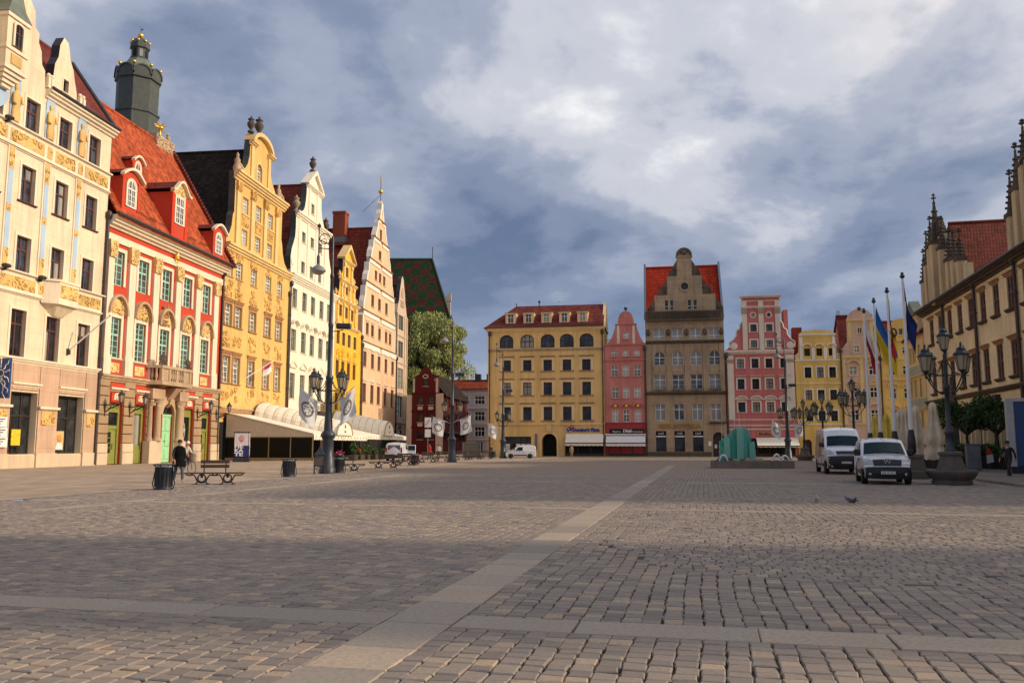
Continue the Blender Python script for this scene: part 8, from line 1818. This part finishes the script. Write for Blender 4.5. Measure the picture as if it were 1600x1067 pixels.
mb = MB(); mb.box(-.62, .62, 2.13, 2.21, 1.12, 1.6); mb.build('rear_window', pane_l, v3); mb = MB(); mb.rbox(-.95, .95, 2.1, 2.3, .28, .62, .05); mb.build('rear_bumper', blackpl, v3); mb = MB(); mb.rbox(-1.75, -.9, -.5, -.42, .45, 1.62, .05); dr = mb.build('open_door', vanw, v3); mb = MB(); mb.box(-1.68, -.98, -.53, -.40, 1.05, 1.55); mb.build('door_window', vglass, dr)
v4, S4 = van('white van parked sideways before the ochre corner house', gnd(813, 716), rad(-88), small, .91, (-1.38, 1.33), .315, (5,), 2.15, (3.0, 4.15, .60, .99), (2.45, 3.75, .52), dict(side=((-.72, .3),), wz=(1.1, 1.6), rake=.42, plate='DW 3F 204', seams=(.4,)))
v4.scale = (.86, .86, .86)

# ================================================================ flags, parasols, trees on the right
def flagpole(label, flabel, px, Y, cols, seed, horiz=True, base=False):
    b = at_depth(px, 740, Y); o = empty('flagpole', (b.x, Y, 0), 0, label, 'flagpole', 'white flagpoles before the town hall'); h = 9.55
    mb = MB(); mb.tube([(0, 0, 1.2), (0, 0, 2.4), (0, 0, h)], [.11, .10, .05], 10); mb.build('pole', white, o); mb = MB(); mb.lathe([(.34, 0), (.36, .5), (.17, .62), (.16, 1.2), (.2, 1.25), (.18, 1.9), (.12, 2.3)], (0, 0, 0), 10); mb.build('iron_foot', iron, o); mb = MB(); mb.lathe([(.03, 0), (.12, .08), (.12, .14), (.06, .2), (.09, .26), (.01, .34)], (0, 0, h), 8); mb.build('finial', iron, o)
    if base: mb = MB(); mb.lathe([(.78, 0), (.78, .34), (.66, .40), (.50, .95), (.56, 1.0), (.56, 1.12), (.2, 1.16)], (0, 0, 0), 4, 0, False, rad(40)); mb.build('stone_pedestal', MT['grey_granite'], o)
    f = empty('flag', (b.x, Y, 0), 0, flabel, 'flag'); hoist, fly = cols['hoist'], cols['fly']; nu, nvv = 12, 10; nb = len(cols['c'])
    for k, cm in enumerate(cols['c']):
        mb = MB(); v0, v1 = k / nb, (k + 1) / nb
        def pt(u, v):
            x = .06 + u * cols['spread'] * (.55 + .45 * u) + .05 * math.sin(v * 6 + u * 5 + seed); z = h - .15 - v * hoist - fly * (u * (1 - .12 * u)) * cols.get('droop', .93); y = .16 * math.sin(u * 8 + v * 2.5 + seed) * u + .05 * math.sin(v * 9); return (x, y, z)
        for i in range(nu):
            for j in range(5): q = [(i / nu, v0 + (v1 - v0) * j / 5), ((i + 1) / nu, v0 + (v1 - v0) * j / 5), ((i + 1) / nu, v0 + (v1 - v0) * (j + 1) / 5), (i / nu, v0 + (v1 - v0) * (j + 1) / 5)]; mb.face([pt(*a) for a in q], 0, True)
        mb.build('flag_stripe', cm, f)
    if 'badge' in cols: mb = MB(); mb.tube([(.2 + .13 * math.cos(rad(a)), -.12, h - 2.1 + .2 * math.sin(rad(a))) for a in range(0, 361, 30)], .05, 5); mb.build('flag_emblem', iron, f)
def cloth(n, c): return plain(n, c, .85, var=.12, scale=2)
fw, fr_, fy, fbl, feu = cloth('flag_white_cloth', (.68, .66, .64)), cloth('flag_crimson_cloth', (.36, .015, .035)), cloth('flag_yellow_cloth', (.72, .47, .01)), cloth('flag_azure_cloth', (.012, .10, .36)), cloth('flag_navy_cloth', (.006, .018, .12))
fcr = cloth('flag_scarlet_cloth', (.55, .03, .03))
flagpole('white flagpole farthest from the camera, with the white and red flag', 'white and crimson flag hanging limp, leftmost of the four flags', 1362.5, 51.5, dict(c=[fw, fr_], hoist=1.7, fly=2.6, spread=.62), .3)
flagpole('white flagpole with the blue and yellow flag', 'blue and yellow flag hanging half unfurled', 1379, 47.8, dict(c=[fbl, fy], hoist=2.0, fly=2.7, spread=1.05, droop=.85), 1.1)
flagpole('white flagpole with the red and yellow flag', 'narrow red and yellow flag with a dark emblem', 1401, 44.6, dict(c=[fy, fcr], hoist=1.8, fly=2.6, spread=.22, badge=1), 2.0)
flagpole('white flagpole nearest the camera on a stone pedestal', 'dark blue flag hanging limp, rightmost of the four flags', 1427, 40.6, dict(c=[feu], hoist=1.7, fly=2.6, spread=.42), 2.9, base=True)
def parasol(label, px, top, h, mat, seed):
    Y = (h - EYE) * 1342 / (696 - top); b = at_depth(px, 700, Y); o = empty('closed_parasol', (b.x, Y, .0), seed, label, 'parasol', 'closed parasols of the beer garden'); g = random.Random(seed)
    mb = MB(); mb.tube([(0, 0, 0), (0, 0, h)], .035, 6); mb.lathe([(.4, .0), (.4, .14), (.06, .2)], (0, 0, 0), 10); mb.build('parasol_pole', iron, o)
    mb = MB(); n = 40; prof = [(.05, h), (.16, h - .1), (.19, h - .4), (.15, h - .5), (.19, h - .9), (.25, h - 1.3), (.33, h - 1.7), (.40, h - 2.0), (.28, h - 2.15), (.36, h - 2.4), (.42, h - 2.7), (.36, h - 2.85)]; V = []
    for i, (r, z) in enumerate(prof): V += [(r * (1 + (.42 if i > 2 else .08) * math.sin((5 * 2 * math.pi * k / n) + i * .12 + seed) + g.uniform(-.05, .05)) * math.cos(2 * math.pi * k / n), r * (1 + (.42 if i > 2 else .08) * math.sin((5 * 2 * math.pi * k / n) + i * .12 + seed) + g.uniform(-.05, .05)) * math.sin(2 * math.pi * k / n), z + g.uniform(-.03, .03)) for k in range(n)]
    mb.idx(V, [(i * n + k, i * n + (k + 1) % n, (i + 1) * n + (k + 1) % n, (i + 1) * n + k) for i in range(len(prof) - 1) for k in range(n)], 0, True); mb.face(V[:n]); mb.build('folded_canopy', mat, o)
beigecan = plain('beige_parasol_cloth', (.62, .52, .38), .85, var=.15, scale=2); yelcan = plain('yellow_parasol_cloth', (.66, .50, .08), .85, var=.12, scale=2)
for i, (px, top, m_, lab) in enumerate(((1370, 648, yelcan, 'closed yellow parasol on the left, beside the farthest flagpole'), (1387, 647, yelcan, 'closed yellow parasol between two flagpoles'), (1407.5, 641, beigecan, 'closed beige parasol leftmost of the beige ones'), (1415.6, 638, beigecan, 'closed beige parasol left of the nearest flagpole'), (1434, 634, beigecan, 'closed beige parasol right of the nearest flagpole'), (1461, 629, beigecan, 'closed beige parasol just left of the nearest five-armed lamp'))): parasol(lab, px, top, 3.7, m_, i + 1)
def tree(name, label, loc, th, tr, clumps, n, size, mat, seed, limbs=True, droop=0.0, grp=None):
    g = random.Random(seed); o = empty(name, loc, 0, label, 'tree', grp); mb = MB(); mb.tube([(0, 0, -.1), (.05, 0, th * .4), (-.03, .04, th * .8), (0, 0, th)], [tr * 1.3, tr, tr * .85, tr * .7], 8)
    for c, r in clumps: mid = Vector((c[0] * .45, c[1] * .45, th + (c[2] - th) * .35)); mb.tube([(0, 0, th * .9), mid, c], [tr * .6, tr * .4, tr * .12], 6)
    mb.build('trunk', bark, o); mb = MB()
    for k in range(n):
        c, r = clumps[g.randrange(len(clumps))]; v = Vector((g.gauss(0, 1), g.gauss(0, 1), g.gauss(0, 1))).normalized() * (g.random() ** .45); p = Vector(c) + Vector((v.x * r[0], v.y * r[1], v.z * r[2])); s = size * g.uniform(.6, 1.5)
        a = Vector((g.gauss(0, 1), g.gauss(0, 1), g.gauss(0, 1) - droop * 2)).normalized(); b = a.cross(Vector((g.gauss(0, 1), g.gauss(0, 1), g.gauss(0, 1)))).normalized(); mb.face([p - a * s, p + b * s * (.42 - .2 * droop), p + a * s, p - b * s * (.42 - .2 * droop)])
    mb.build('crown', mat, o); return o
def willow():
    g = random.Random(21); b = at_depth(690, 712, 140.0); cl = []
    for k in range(80):
        a = g.uniform(0, 6.28); h = g.uniform(8.0, 19.5); R = 5.2 * math.sqrt(max(.06, 1 - ((h - 11.5) / 9.2) ** 2)); r = R * g.uniform(.35, .95); q = g.uniform(.8, 1.5); cl.append(((r * math.cos(a) * .98 - .3, r * math.sin(a), h), (q, q, q * 1.15)))
    tree('willow_tree', 'pale green willow rising behind the small maroon house', (b.x - 5.4, 185, 0), 7.0, .5, cl, 46000, .21, leaf_w, 22, droop=.9).scale = (1.7, 1.4, 1.5)
willow()
for i, (px, Y, lab, sd) in enumerate(((1513, 58, 'small dark green tree left of the pair before the town hall', 5), (1560, 55, 'small dark green tree right of the pair, beside the blue kiosk', 8))):
    g = random.Random(sd); b = at_depth(px, 700, Y); cl = [((g.uniform(-1.45, 1.45), g.uniform(-1.3, 1.3), 3.45 + g.uniform(-.55, .75)), (.75, .75, .55)) for k in range(16)]
    tree('clipped_tree', lab, (b.x, Y, .1), 2.4, .11, cl, 5200, .11, leaf_d, sd, grp='small trees before the town hall')
# beer garden edge, kiosk and signs
for i, (px, Y, lab) in enumerate(((1444, 56, 'low planter with shrub behind the nearest flagpole'), (1469, 55, 'low planter with shrub left of the tree pair'), (1497, 54.5, 'low planter with shrub right of the nearest five-armed lamp'), (1545, 54, 'low planter with shrub under the right tree'))):
    b = at_depth(px, 700, Y); planter(lab, (b.x, Y, .1), rad(-77), 2.4, .7, .75, .9, 70 + i, None, 'planters along the beer garden')
def fence():
    a, b = at_depth(1437, 735, 52.5), at_depth(1592, 735, 51.0); v = Vector((b.x - a.x, b.y - a.y, 0)); L = v.length; o = empty('low_iron_fence', (a.x, a.y, 0.0), math.atan2(v.y, v.x), 'low dark fence round the beer garden before the town hall', 'fence'); n = 7
    for k in range(n + 1): mb = MB(); mb.tube([(L * k / n, 0, 0), (L * k / n, 0, 1.0)], .03, 5); mb.build('fence_post', iron, o)
    for k in range(n): mb = MB(); mb.box(L * k / n + .06, L * (k + 1) / n - .06, -.02, .02, .18, .92); mb.build('fence_panel', blackpl, o)
fence()
def kiosk():
    a = at_depth(1581, 725, 45.0); o = empty('blue_kiosk', (a.x, 45.0, 0), rad(-29), 'blue box kiosk with pale grey corner frame cut by the right edge', 'kiosk'); h = 4.0
    mb = MB(); mb.box(.25, 3.6, .0, 3.0, .5, h - .15); mb.build('blue_side', plain('kiosk_blue', (.010, .055, .17), .45, var=.15), o); mb = MB(); mb.rbox(-.12, .26, -.06, 3.0, .45, h, .03); mb.build('corner_frame', plain('kiosk_grey', (.42, .41, .40), .5, var=.1), o); mb = MB(); mb.box(-.1, 3.7, -.08, 3.05, h - .16, h + .02); mb.build('kiosk_roof', MT['kiosk_grey'], o); mb = MB(); mb.box(.0, 3.6, .1, 2.9, .0, .5); mb.build('kiosk_base', blackpl, o)
kiosk()
b = at_depth(1521, 720, 50); o = empty('grey_cabinet', (b.x, 50, .1), rad(-10), 'narrow grey street cabinet before the trees', 'cabinet'); mb = MB(); mb.rbox(-.38, .38, -.2, .2, 0, 1.5, .03); mb.build('cabinet_body', lead, o); mb = MB(); mb.box(-.42, .42, -.24, .24, 1.5, 1.56); mb.build('cabinet_lid', lead, o)
b = at_depth(1541, 715, 50.5); o = empty('leaning_banner', (b.x, 50.5, .1), rad(-10), 'small red and white pennant on the beer garden fence', 'pennant'); mb = MB(); mb.tube([(0, 0, 0), (0, 0, 1.5)], .02, 5); mb.build('pennant_rod', iron, o); mb = MB(); mb.prism([(.02, 1.5), (.02, .9), (.35, 1.0)], -.01, .01); mb.build('pennant_red', fcr, o); mb = MB(); mb.prism([(.02, .88), (.02, .4), (.4, .5), (.37, .95)], -.01, .01); mb.build('pennant_white', fw, o)
c = gnd(668, 720); o = empty('traffic_sign', c, 0, 'white traffic signs on a pole left of the lamp before the maroon house', 'sign'); mb = MB(); mb.tube([(0, 0, 0), (0, 0, 4.4)], .04, 6); mb.build('sign_pole', lead, o)
mb = MB(); mb.box(-.33, .33, -.06, -.03, 3.4, 4.4); mb.build('sign_plate', white, o); mb = MB(); mb.box(-.3, .3, -.06, -.03, 2.4, 3.2); mb.build('sign_plate', white, o); mb = MB(); mb.tube([(-.15, -.07, 3.6), (.15, -.07, 4.2)], .03, 4); mb.build('sign_symbol', fr_, o)
c = gnd(737, 716.5); o = empty('steel_frame_stand', c, rad(5), 'open square steel frame beyond the benches', 'frame'); 
for x in (-1.05, 1.05): mb = MB(); mb.box(x - .05, x + .05, -.05, .05, 0, 1.95); mb.build('frame_post', lead, o)
for z in (.1, 1.9): mb = MB(); mb.box(-1.0, 1.0, -.04, .04, z - .04, z + .04); mb.build('frame_rail', lead, o)
mb = MB(); mb.box(-1.0, 1.0, .0, .02, .15, 1.85); mb.build('frame_pane', MT['dusty_glass'], o)
c = gnd(653, 721.5); o = empty('red_cone', c, 0, 'small red cone beside the bin and the white van', 'cone'); mb = MB(); mb.lathe([(.22, .0), (.22, .04), (.16, .05), (.1, .5), (.04, .85)], (0, 0, 0), 10); mb.build('cone_body', fcr, o); mb = MB(); mb.lathe([(.125, .38), (.098, .52)], (0, 0, 0), 10); mb.build('cone_band', white, o)
# wall lanterns of the red house: each hangs on its own iron bracket
for k, (t, lab) in enumerate(((.95, 'wall lantern on an iron bracket, leftmost on the red house'), (4.5, 'wall lantern on an iron bracket left of the mint door'), (16.3, 'wall lantern on an iron bracket right of the mint door'), (20.3, 'wall lantern on an iron bracket, rightmost on the red house'))):
    o = empty('wall_lantern', PL.p(t, -.2, 0), PL.rz, lab, 'lantern', 'wall lanterns on the red house'); mb = MB(); mb.tube([(0, .05, 4.2), (0, -.5, 4.55), (0, -1.35, 4.85)], .05, 6); mb.tube([(0, .05, 4.8), (0, -1.35, 4.85)], .035, 5); mb.tube([(0, .02, 3.9), (0, .02, 5.0)], .05, 5)
    for q in (.3, .65, 1.0): mb.tube([(0, -q + .15 * math.cos(rad(a)), 4.66 + .14 * math.sin(rad(a))) for a in range(0, 361, 40)], .022, 5)
    mb.build('bracket', iron, o); lantern(o, (0, -1.35, 5.0), 1.0)

# ================================================================ pigeons
def pigeon(label, px, py, rz, c):
    o = empty('pigeon', gnd(px, py, .0), rz, label, 'pigeon', 'pigeons on the setts'); o.scale = (.8, .8, .8); mb = MB(); P = [(0, -.20, .10), (0, -.12, .12), (0, 0, .14), (0, .08, .16), (0, .12, .21), (0, .14, .245), (0, .17, .25)]; mb.tube(P, [.012, .05, .075, .065, .035, .032, .012], 8); m_ = mb.build('body', c, o)
    mb = MB(); mb.tube([(0, -.1, .12), (0, -.28, .09)], [.04, .02], 5); mb.build('tail', stone_d, o)
    for sg in (-1, 1): mb = MB(); mb.tube([(sg * .03, 0, .09), (sg * .03, .01, .0)], .008, 4); mb.build('leg', redl, o); mb = MB(); mb.tube([(sg * .065, .05, .16), (sg * .07, -.08, .14), (sg * .03, -.2, .12)], [.02, .03, .008], 5); mb.build('wing', c, o)
    mb = MB(); mb.tube([(0, .17, .25), (0, .21, .24)], [.01, .003], 4); mb.build('beak', iron, o)
pg = plain('pigeon_grey', (.16, .17, .20), .7, var=.3); pw_ = plain('pigeon_pale', (.45, .46, .50), .7, var=.3); pd = plain('pigeon_dark', (.05, .05, .06), .7, var=.4)
pigeon('pale grey pigeon on its own, left of the others', 1276, 785, rad(160), pw_); pigeon('grey pigeon on the left of the close pair', 1328, 786, rad(70), pg); pigeon('dark pigeon on the right of the close pair', 1334, 789, rad(190), pd)

# ================================================================ people
def person(label, loc, rz, h=1.75, top=(.02, .02, .025), legs=(.03, .04, .06), skin=(.42, .24, .16), hair=(.03, .02, .015), shoes=(.3, .28, .26), pose='stand', coat=None, cap=None, seatz=0.0):
    k = h / 1.75; o = empty('person', loc, rz, label, 'person', 'people on the square'); J = {}
    st = dict(stand=((.09, .0), (-.09, .0), (.28, .05), (-.28, .02)), walk=((.09, -.30), (-.09, .28), (.26, .22), (-.26, -.2)), ride=((.09, -.25), (-.09, -.2), (.25, -.4), (-.25, -.4)))[pose]
    pel = Vector((0, 0, .95 + seatz)); che = Vector((0, -.02, 1.32 + seatz)); nec = Vector((0, -.02, 1.50 + seatz)); hd = Vector((0, -.05, 1.62 + seatz)); tp = Vector((0, -.04, 1.70 + seatz))
    if pose == 'ride': che += Vector((0, -.16, -.03)); nec += Vector((0, -.24, -.05)); hd += Vector((0, -.30, -.05)); tp += Vector((0, -.29, -.05))
    V = [pel, pel.lerp(che, .5), che, nec, hd, tp]; R = [(.16, .12), (.145, .11), (.17, .12), (.06, .06), (.085, .10), (.06, .07)]; E = [(0, 1), (1, 2), (2, 3), (3, 4), (4, 5)]; reg = [1, 0, 0, 2, 2, 2]
    for s, (x, dy) in zip((1, -1), st[:2]):
        b = len(V); hip = pel + Vector((s * .09, 0, -.06)); ank = Vector((s * .10, dy, .09 + (0 if pose != 'ride' else .25 + .2 * (s > 0)))); kn = hip.lerp(ank, .5) + Vector((0, -.06 if pose != 'ride' else -.28, .0 if pose != 'ride' else .12)); toe = ank + Vector((0, -.17, -.05))
        V += [hip, kn, ank, toe]; R += [(.10, .10), (.068, .07), (.045, .05), (.04, .035)]; E += [(0, b), (b, b + 1), (b + 1, b + 2), (b + 2, b + 3)]; reg += [1, 1, 1, 3]
    for s, (x, dy) in zip((1, -1), st[2:]):
        b = len(V); sh = che + Vector((s * .19, 0, .10)); el = sh + Vector((s * .07, dy * .35 + .02, -.28)); wr = sh + Vector((s * .06, dy * 1.0 - .05, -.50 if pose != 'ride' else -.36)); ha = wr + Vector((0, -.03 + dy * .1, -.09))
        V += [sh, el, wr, ha]; R += [(.065, .065), (.05, .05), (.035, .04), (.04, .025)]; E += [(2, b), (b, b + 1), (b + 1, b + 2), (b + 2, b + 3)]; reg += [0, 0, 0, 2]
        for q in range(5):
            f = len(V); sx = (q - 1.5) * .016; V += [ha + Vector((sx if q < 4 else s * -.02, -.02 if q < 4 else -.05, -.03 if q < 4 else .0)), ha + Vector((sx if q < 4 else s * -.025, -.03 if q < 4 else -.07, -.075 if q < 4 else -.03))]; R += [(.010, .010), (.008, .008)]; E += [(b + 3, f), (f, f + 1)]; reg += [2, 2]
    me = bpy.data.meshes.new('body'); me.from_pydata([v * k for v in V], E, []); ob = bpy.data.objects.new('body', me); COL.objects.link(ob)
    md = ob.modifiers.new('s', 'SKIN'); 
    for i, sv in enumerate(me.skin_vertices[0].data): sv.radius = (R[i][0] * k, R[i][1] * k); sv.use_root = i == 0
    sb = ob.modifiers.new('u', 'SUBSURF'); sb.levels = 1; sb.render_levels = 1
    m2 = bpy.data.meshes.new_from_object(ob.evaluated_get(bpy.context.evaluated_depsgraph_get())); bpy.data.objects.remove(ob); m2.name = 'body'
    for nme, c in (('clothing_top', top), ('clothing_legs', legs), ('skin', skin), ('shoes', shoes)): m2.materials.append(plain(nme, c, .8, var=.15, scale=9))
    segs = [(V[a] * k, V[b] * k, reg[b]) for a, b in E]
    for p in m2.polygons:
        c = p.center; best = 9; mi = 0
        for a, b, r in segs:
            d = b - a; t = max(0, min(1, (c - a).dot(d) / max(1e-9, d.length_squared))); q = (a + d * t - c).length
            if q < best: best = q; mi = r
        p.material_index = mi; p.use_smooth = True
    inst('body', m2, o)
    hc = hd * k + Vector((0, .015, .035)) * k; mb = MB(); mb.lathe([(.10, -.02), (.105, .03), (.085, .08), (.04, .11), (.005, .118)], (hc.x, hc.y, hc.z), 10); mb.build('cap' if cap else 'hair', plain('headwear' if cap else 'hair', cap or hair, .8), o)
    mb = MB(); mb.ball((hd.x * k, hd.y * k - .105 * k, hd.z * k - .01), .018, 6); mb.ball((hd.x - .1 * k, hd.y * k, hd.z * k - .01), .022, 6); mb.ball((hd.x + .1 * k, hd.y * k, hd.z * k - .01), .022, 6); mb.build('nose_and_ears', m2.materials[2], o)
    mb = MB(); mb.ball((-.032 * k, hd.y * k - .092 * k, hd.z * k + .02), .011, 6); mb.ball((.032 * k, hd.y * k - .092 * k, hd.z * k + .02), .011, 6); mb.build('eyes', iron, o)
    if coat:
        L_, c = coat; mb = MB(); n = 16; rows = [(.10, .09, 1.50), (.20, .14, 1.42), (.215, .155, 1.25), (.19, .145, 1.05), (.24, .19, .9), (.30, .24, 1.42 - L_)]
        for i in range(len(rows) - 1):
            a, b = rows[i], rows[i + 1]; 
            for j in range(n): q0, q1 = 2 * math.pi * j / n, 2 * math.pi * (j + 1) / n; mb.face([(a[0] * k * math.cos(q0), a[1] * k * math.sin(q0) - .01, a[2] * k), (a[0] * k * math.cos(q1), a[1] * k * math.sin(q1) - .01, a[2] * k), (b[0] * k * math.cos(q1), b[1] * k * math.sin(q1) - .01, b[2] * k), (b[0] * k * math.cos(q0), b[1] * k * math.sin(q0) - .01, b[2] * k)], 0, True)
        mb.build('coat', plain('coat_cloth', c, .95, var=.2, spec=.1), o)
    return o
person('man in a long black coat and jeans walking past the first bench', gnd(278, 753), rad(35), 1.80, top=(.006, .006, .007), pose='walk', coat=(.78, (.006, .006, .007)), legs=(.05, .07, .10))
bk = gnd(289, 741); br = rad(60)
def bicycle():
    o = empty('bicycle', (bk[0], bk[1], 0), br, 'dark bicycle ridden by the cyclist in white', 'bicycle')
    for y in (-.52, .52):
        w = empty('wheel', (0, y, .34), parent=o); mb = MB(); mb.tube([(0, .33 * math.cos(rad(a)), .33 * math.sin(rad(a))) for a in range(0, 361, 15)], .017, 5); mb.build('tyre', tyre, w); mb = MB()
        for a in range(0, 360, 30): mb.tube([(0, 0, 0), (0, .32 * math.cos(rad(a)), .32 * math.sin(rad(a)))], .003, 3)
        mb.build('spokes', lead, w)
    mb = MB(); A, B, Cc, D, Ee = (0, .52, .34), (0, .12, .30), (0, .22, .82), (0, -.36, .84), (0, -.52, .34)
    for a, b in ((A, B), (B, Cc), (Cc, A), (Cc, D), (B, D), (D, Ee)): mb.tube([a, b], .018, 6)
    mb.build('bicycle_frame', iron, o); mb = MB(); mb.tube([D, (0, -.34, 1.0)], .015, 5); mb.tube([(-.28, -.26, 1.0), (-.2, -.36, 1.02), (.2, -.36, 1.02), (.28, -.26, 1.0)], .014, 5); mb.build('handlebar', iron, o); mb = MB(); mb.rbox(-.08, .08, .1, .36, .90, .96, .03); mb.build('saddle', iron, o); mb = MB(); mb.tube([(-.14, .12, .2), (.14, .12, .4)], .012, 4); mb.build('pedal', iron, o)
    mb = MB(); mb.rbox(-.25, -.07, .35, .75, .42, .75, .04); mb.rbox(.07, .25, .35, .75, .42, .75, .04); mb.build('pannier', blackpl, o)
bicycle()
person('cyclist in a white shirt and white cap behind the man in black', (bk[0] - .1 * math.sin(br) * 2, bk[1] + .1, 0), br, 1.75, top=(.62, .60, .58), cap=(.72, .72, .70), pose='ride', seatz=.08)
person('man in a red jacket standing behind the benches', gnd(671, 717), rad(20), 1.75, top=(.32, .03, .03), coat=(.62, (.30, .03, .025)))
person('person in a white shirt standing behind the benches', gnd(685, 717), rad(-10), 1.70, top=(.62, .62, .60), legs=(.02, .02, .03))
person('person in black shorts and cap by the blue kiosk', gnd(1578, 747), rad(-60), 1.78, top=(.015, .015, .017), legs=(.02, .02, .022), cap=(.02, .02, .022), pose='walk')
person('dark-clothed person at the corner of the ochre corner house', gnd(767, 714.5), rad(30), 1.7)
person('person in a tan jacket beside the gateway of the ochre corner house', gnd(893, 715.0), rad(10), 1.65, top=(.36, .24, .13), legs=(.28, .2, .12))
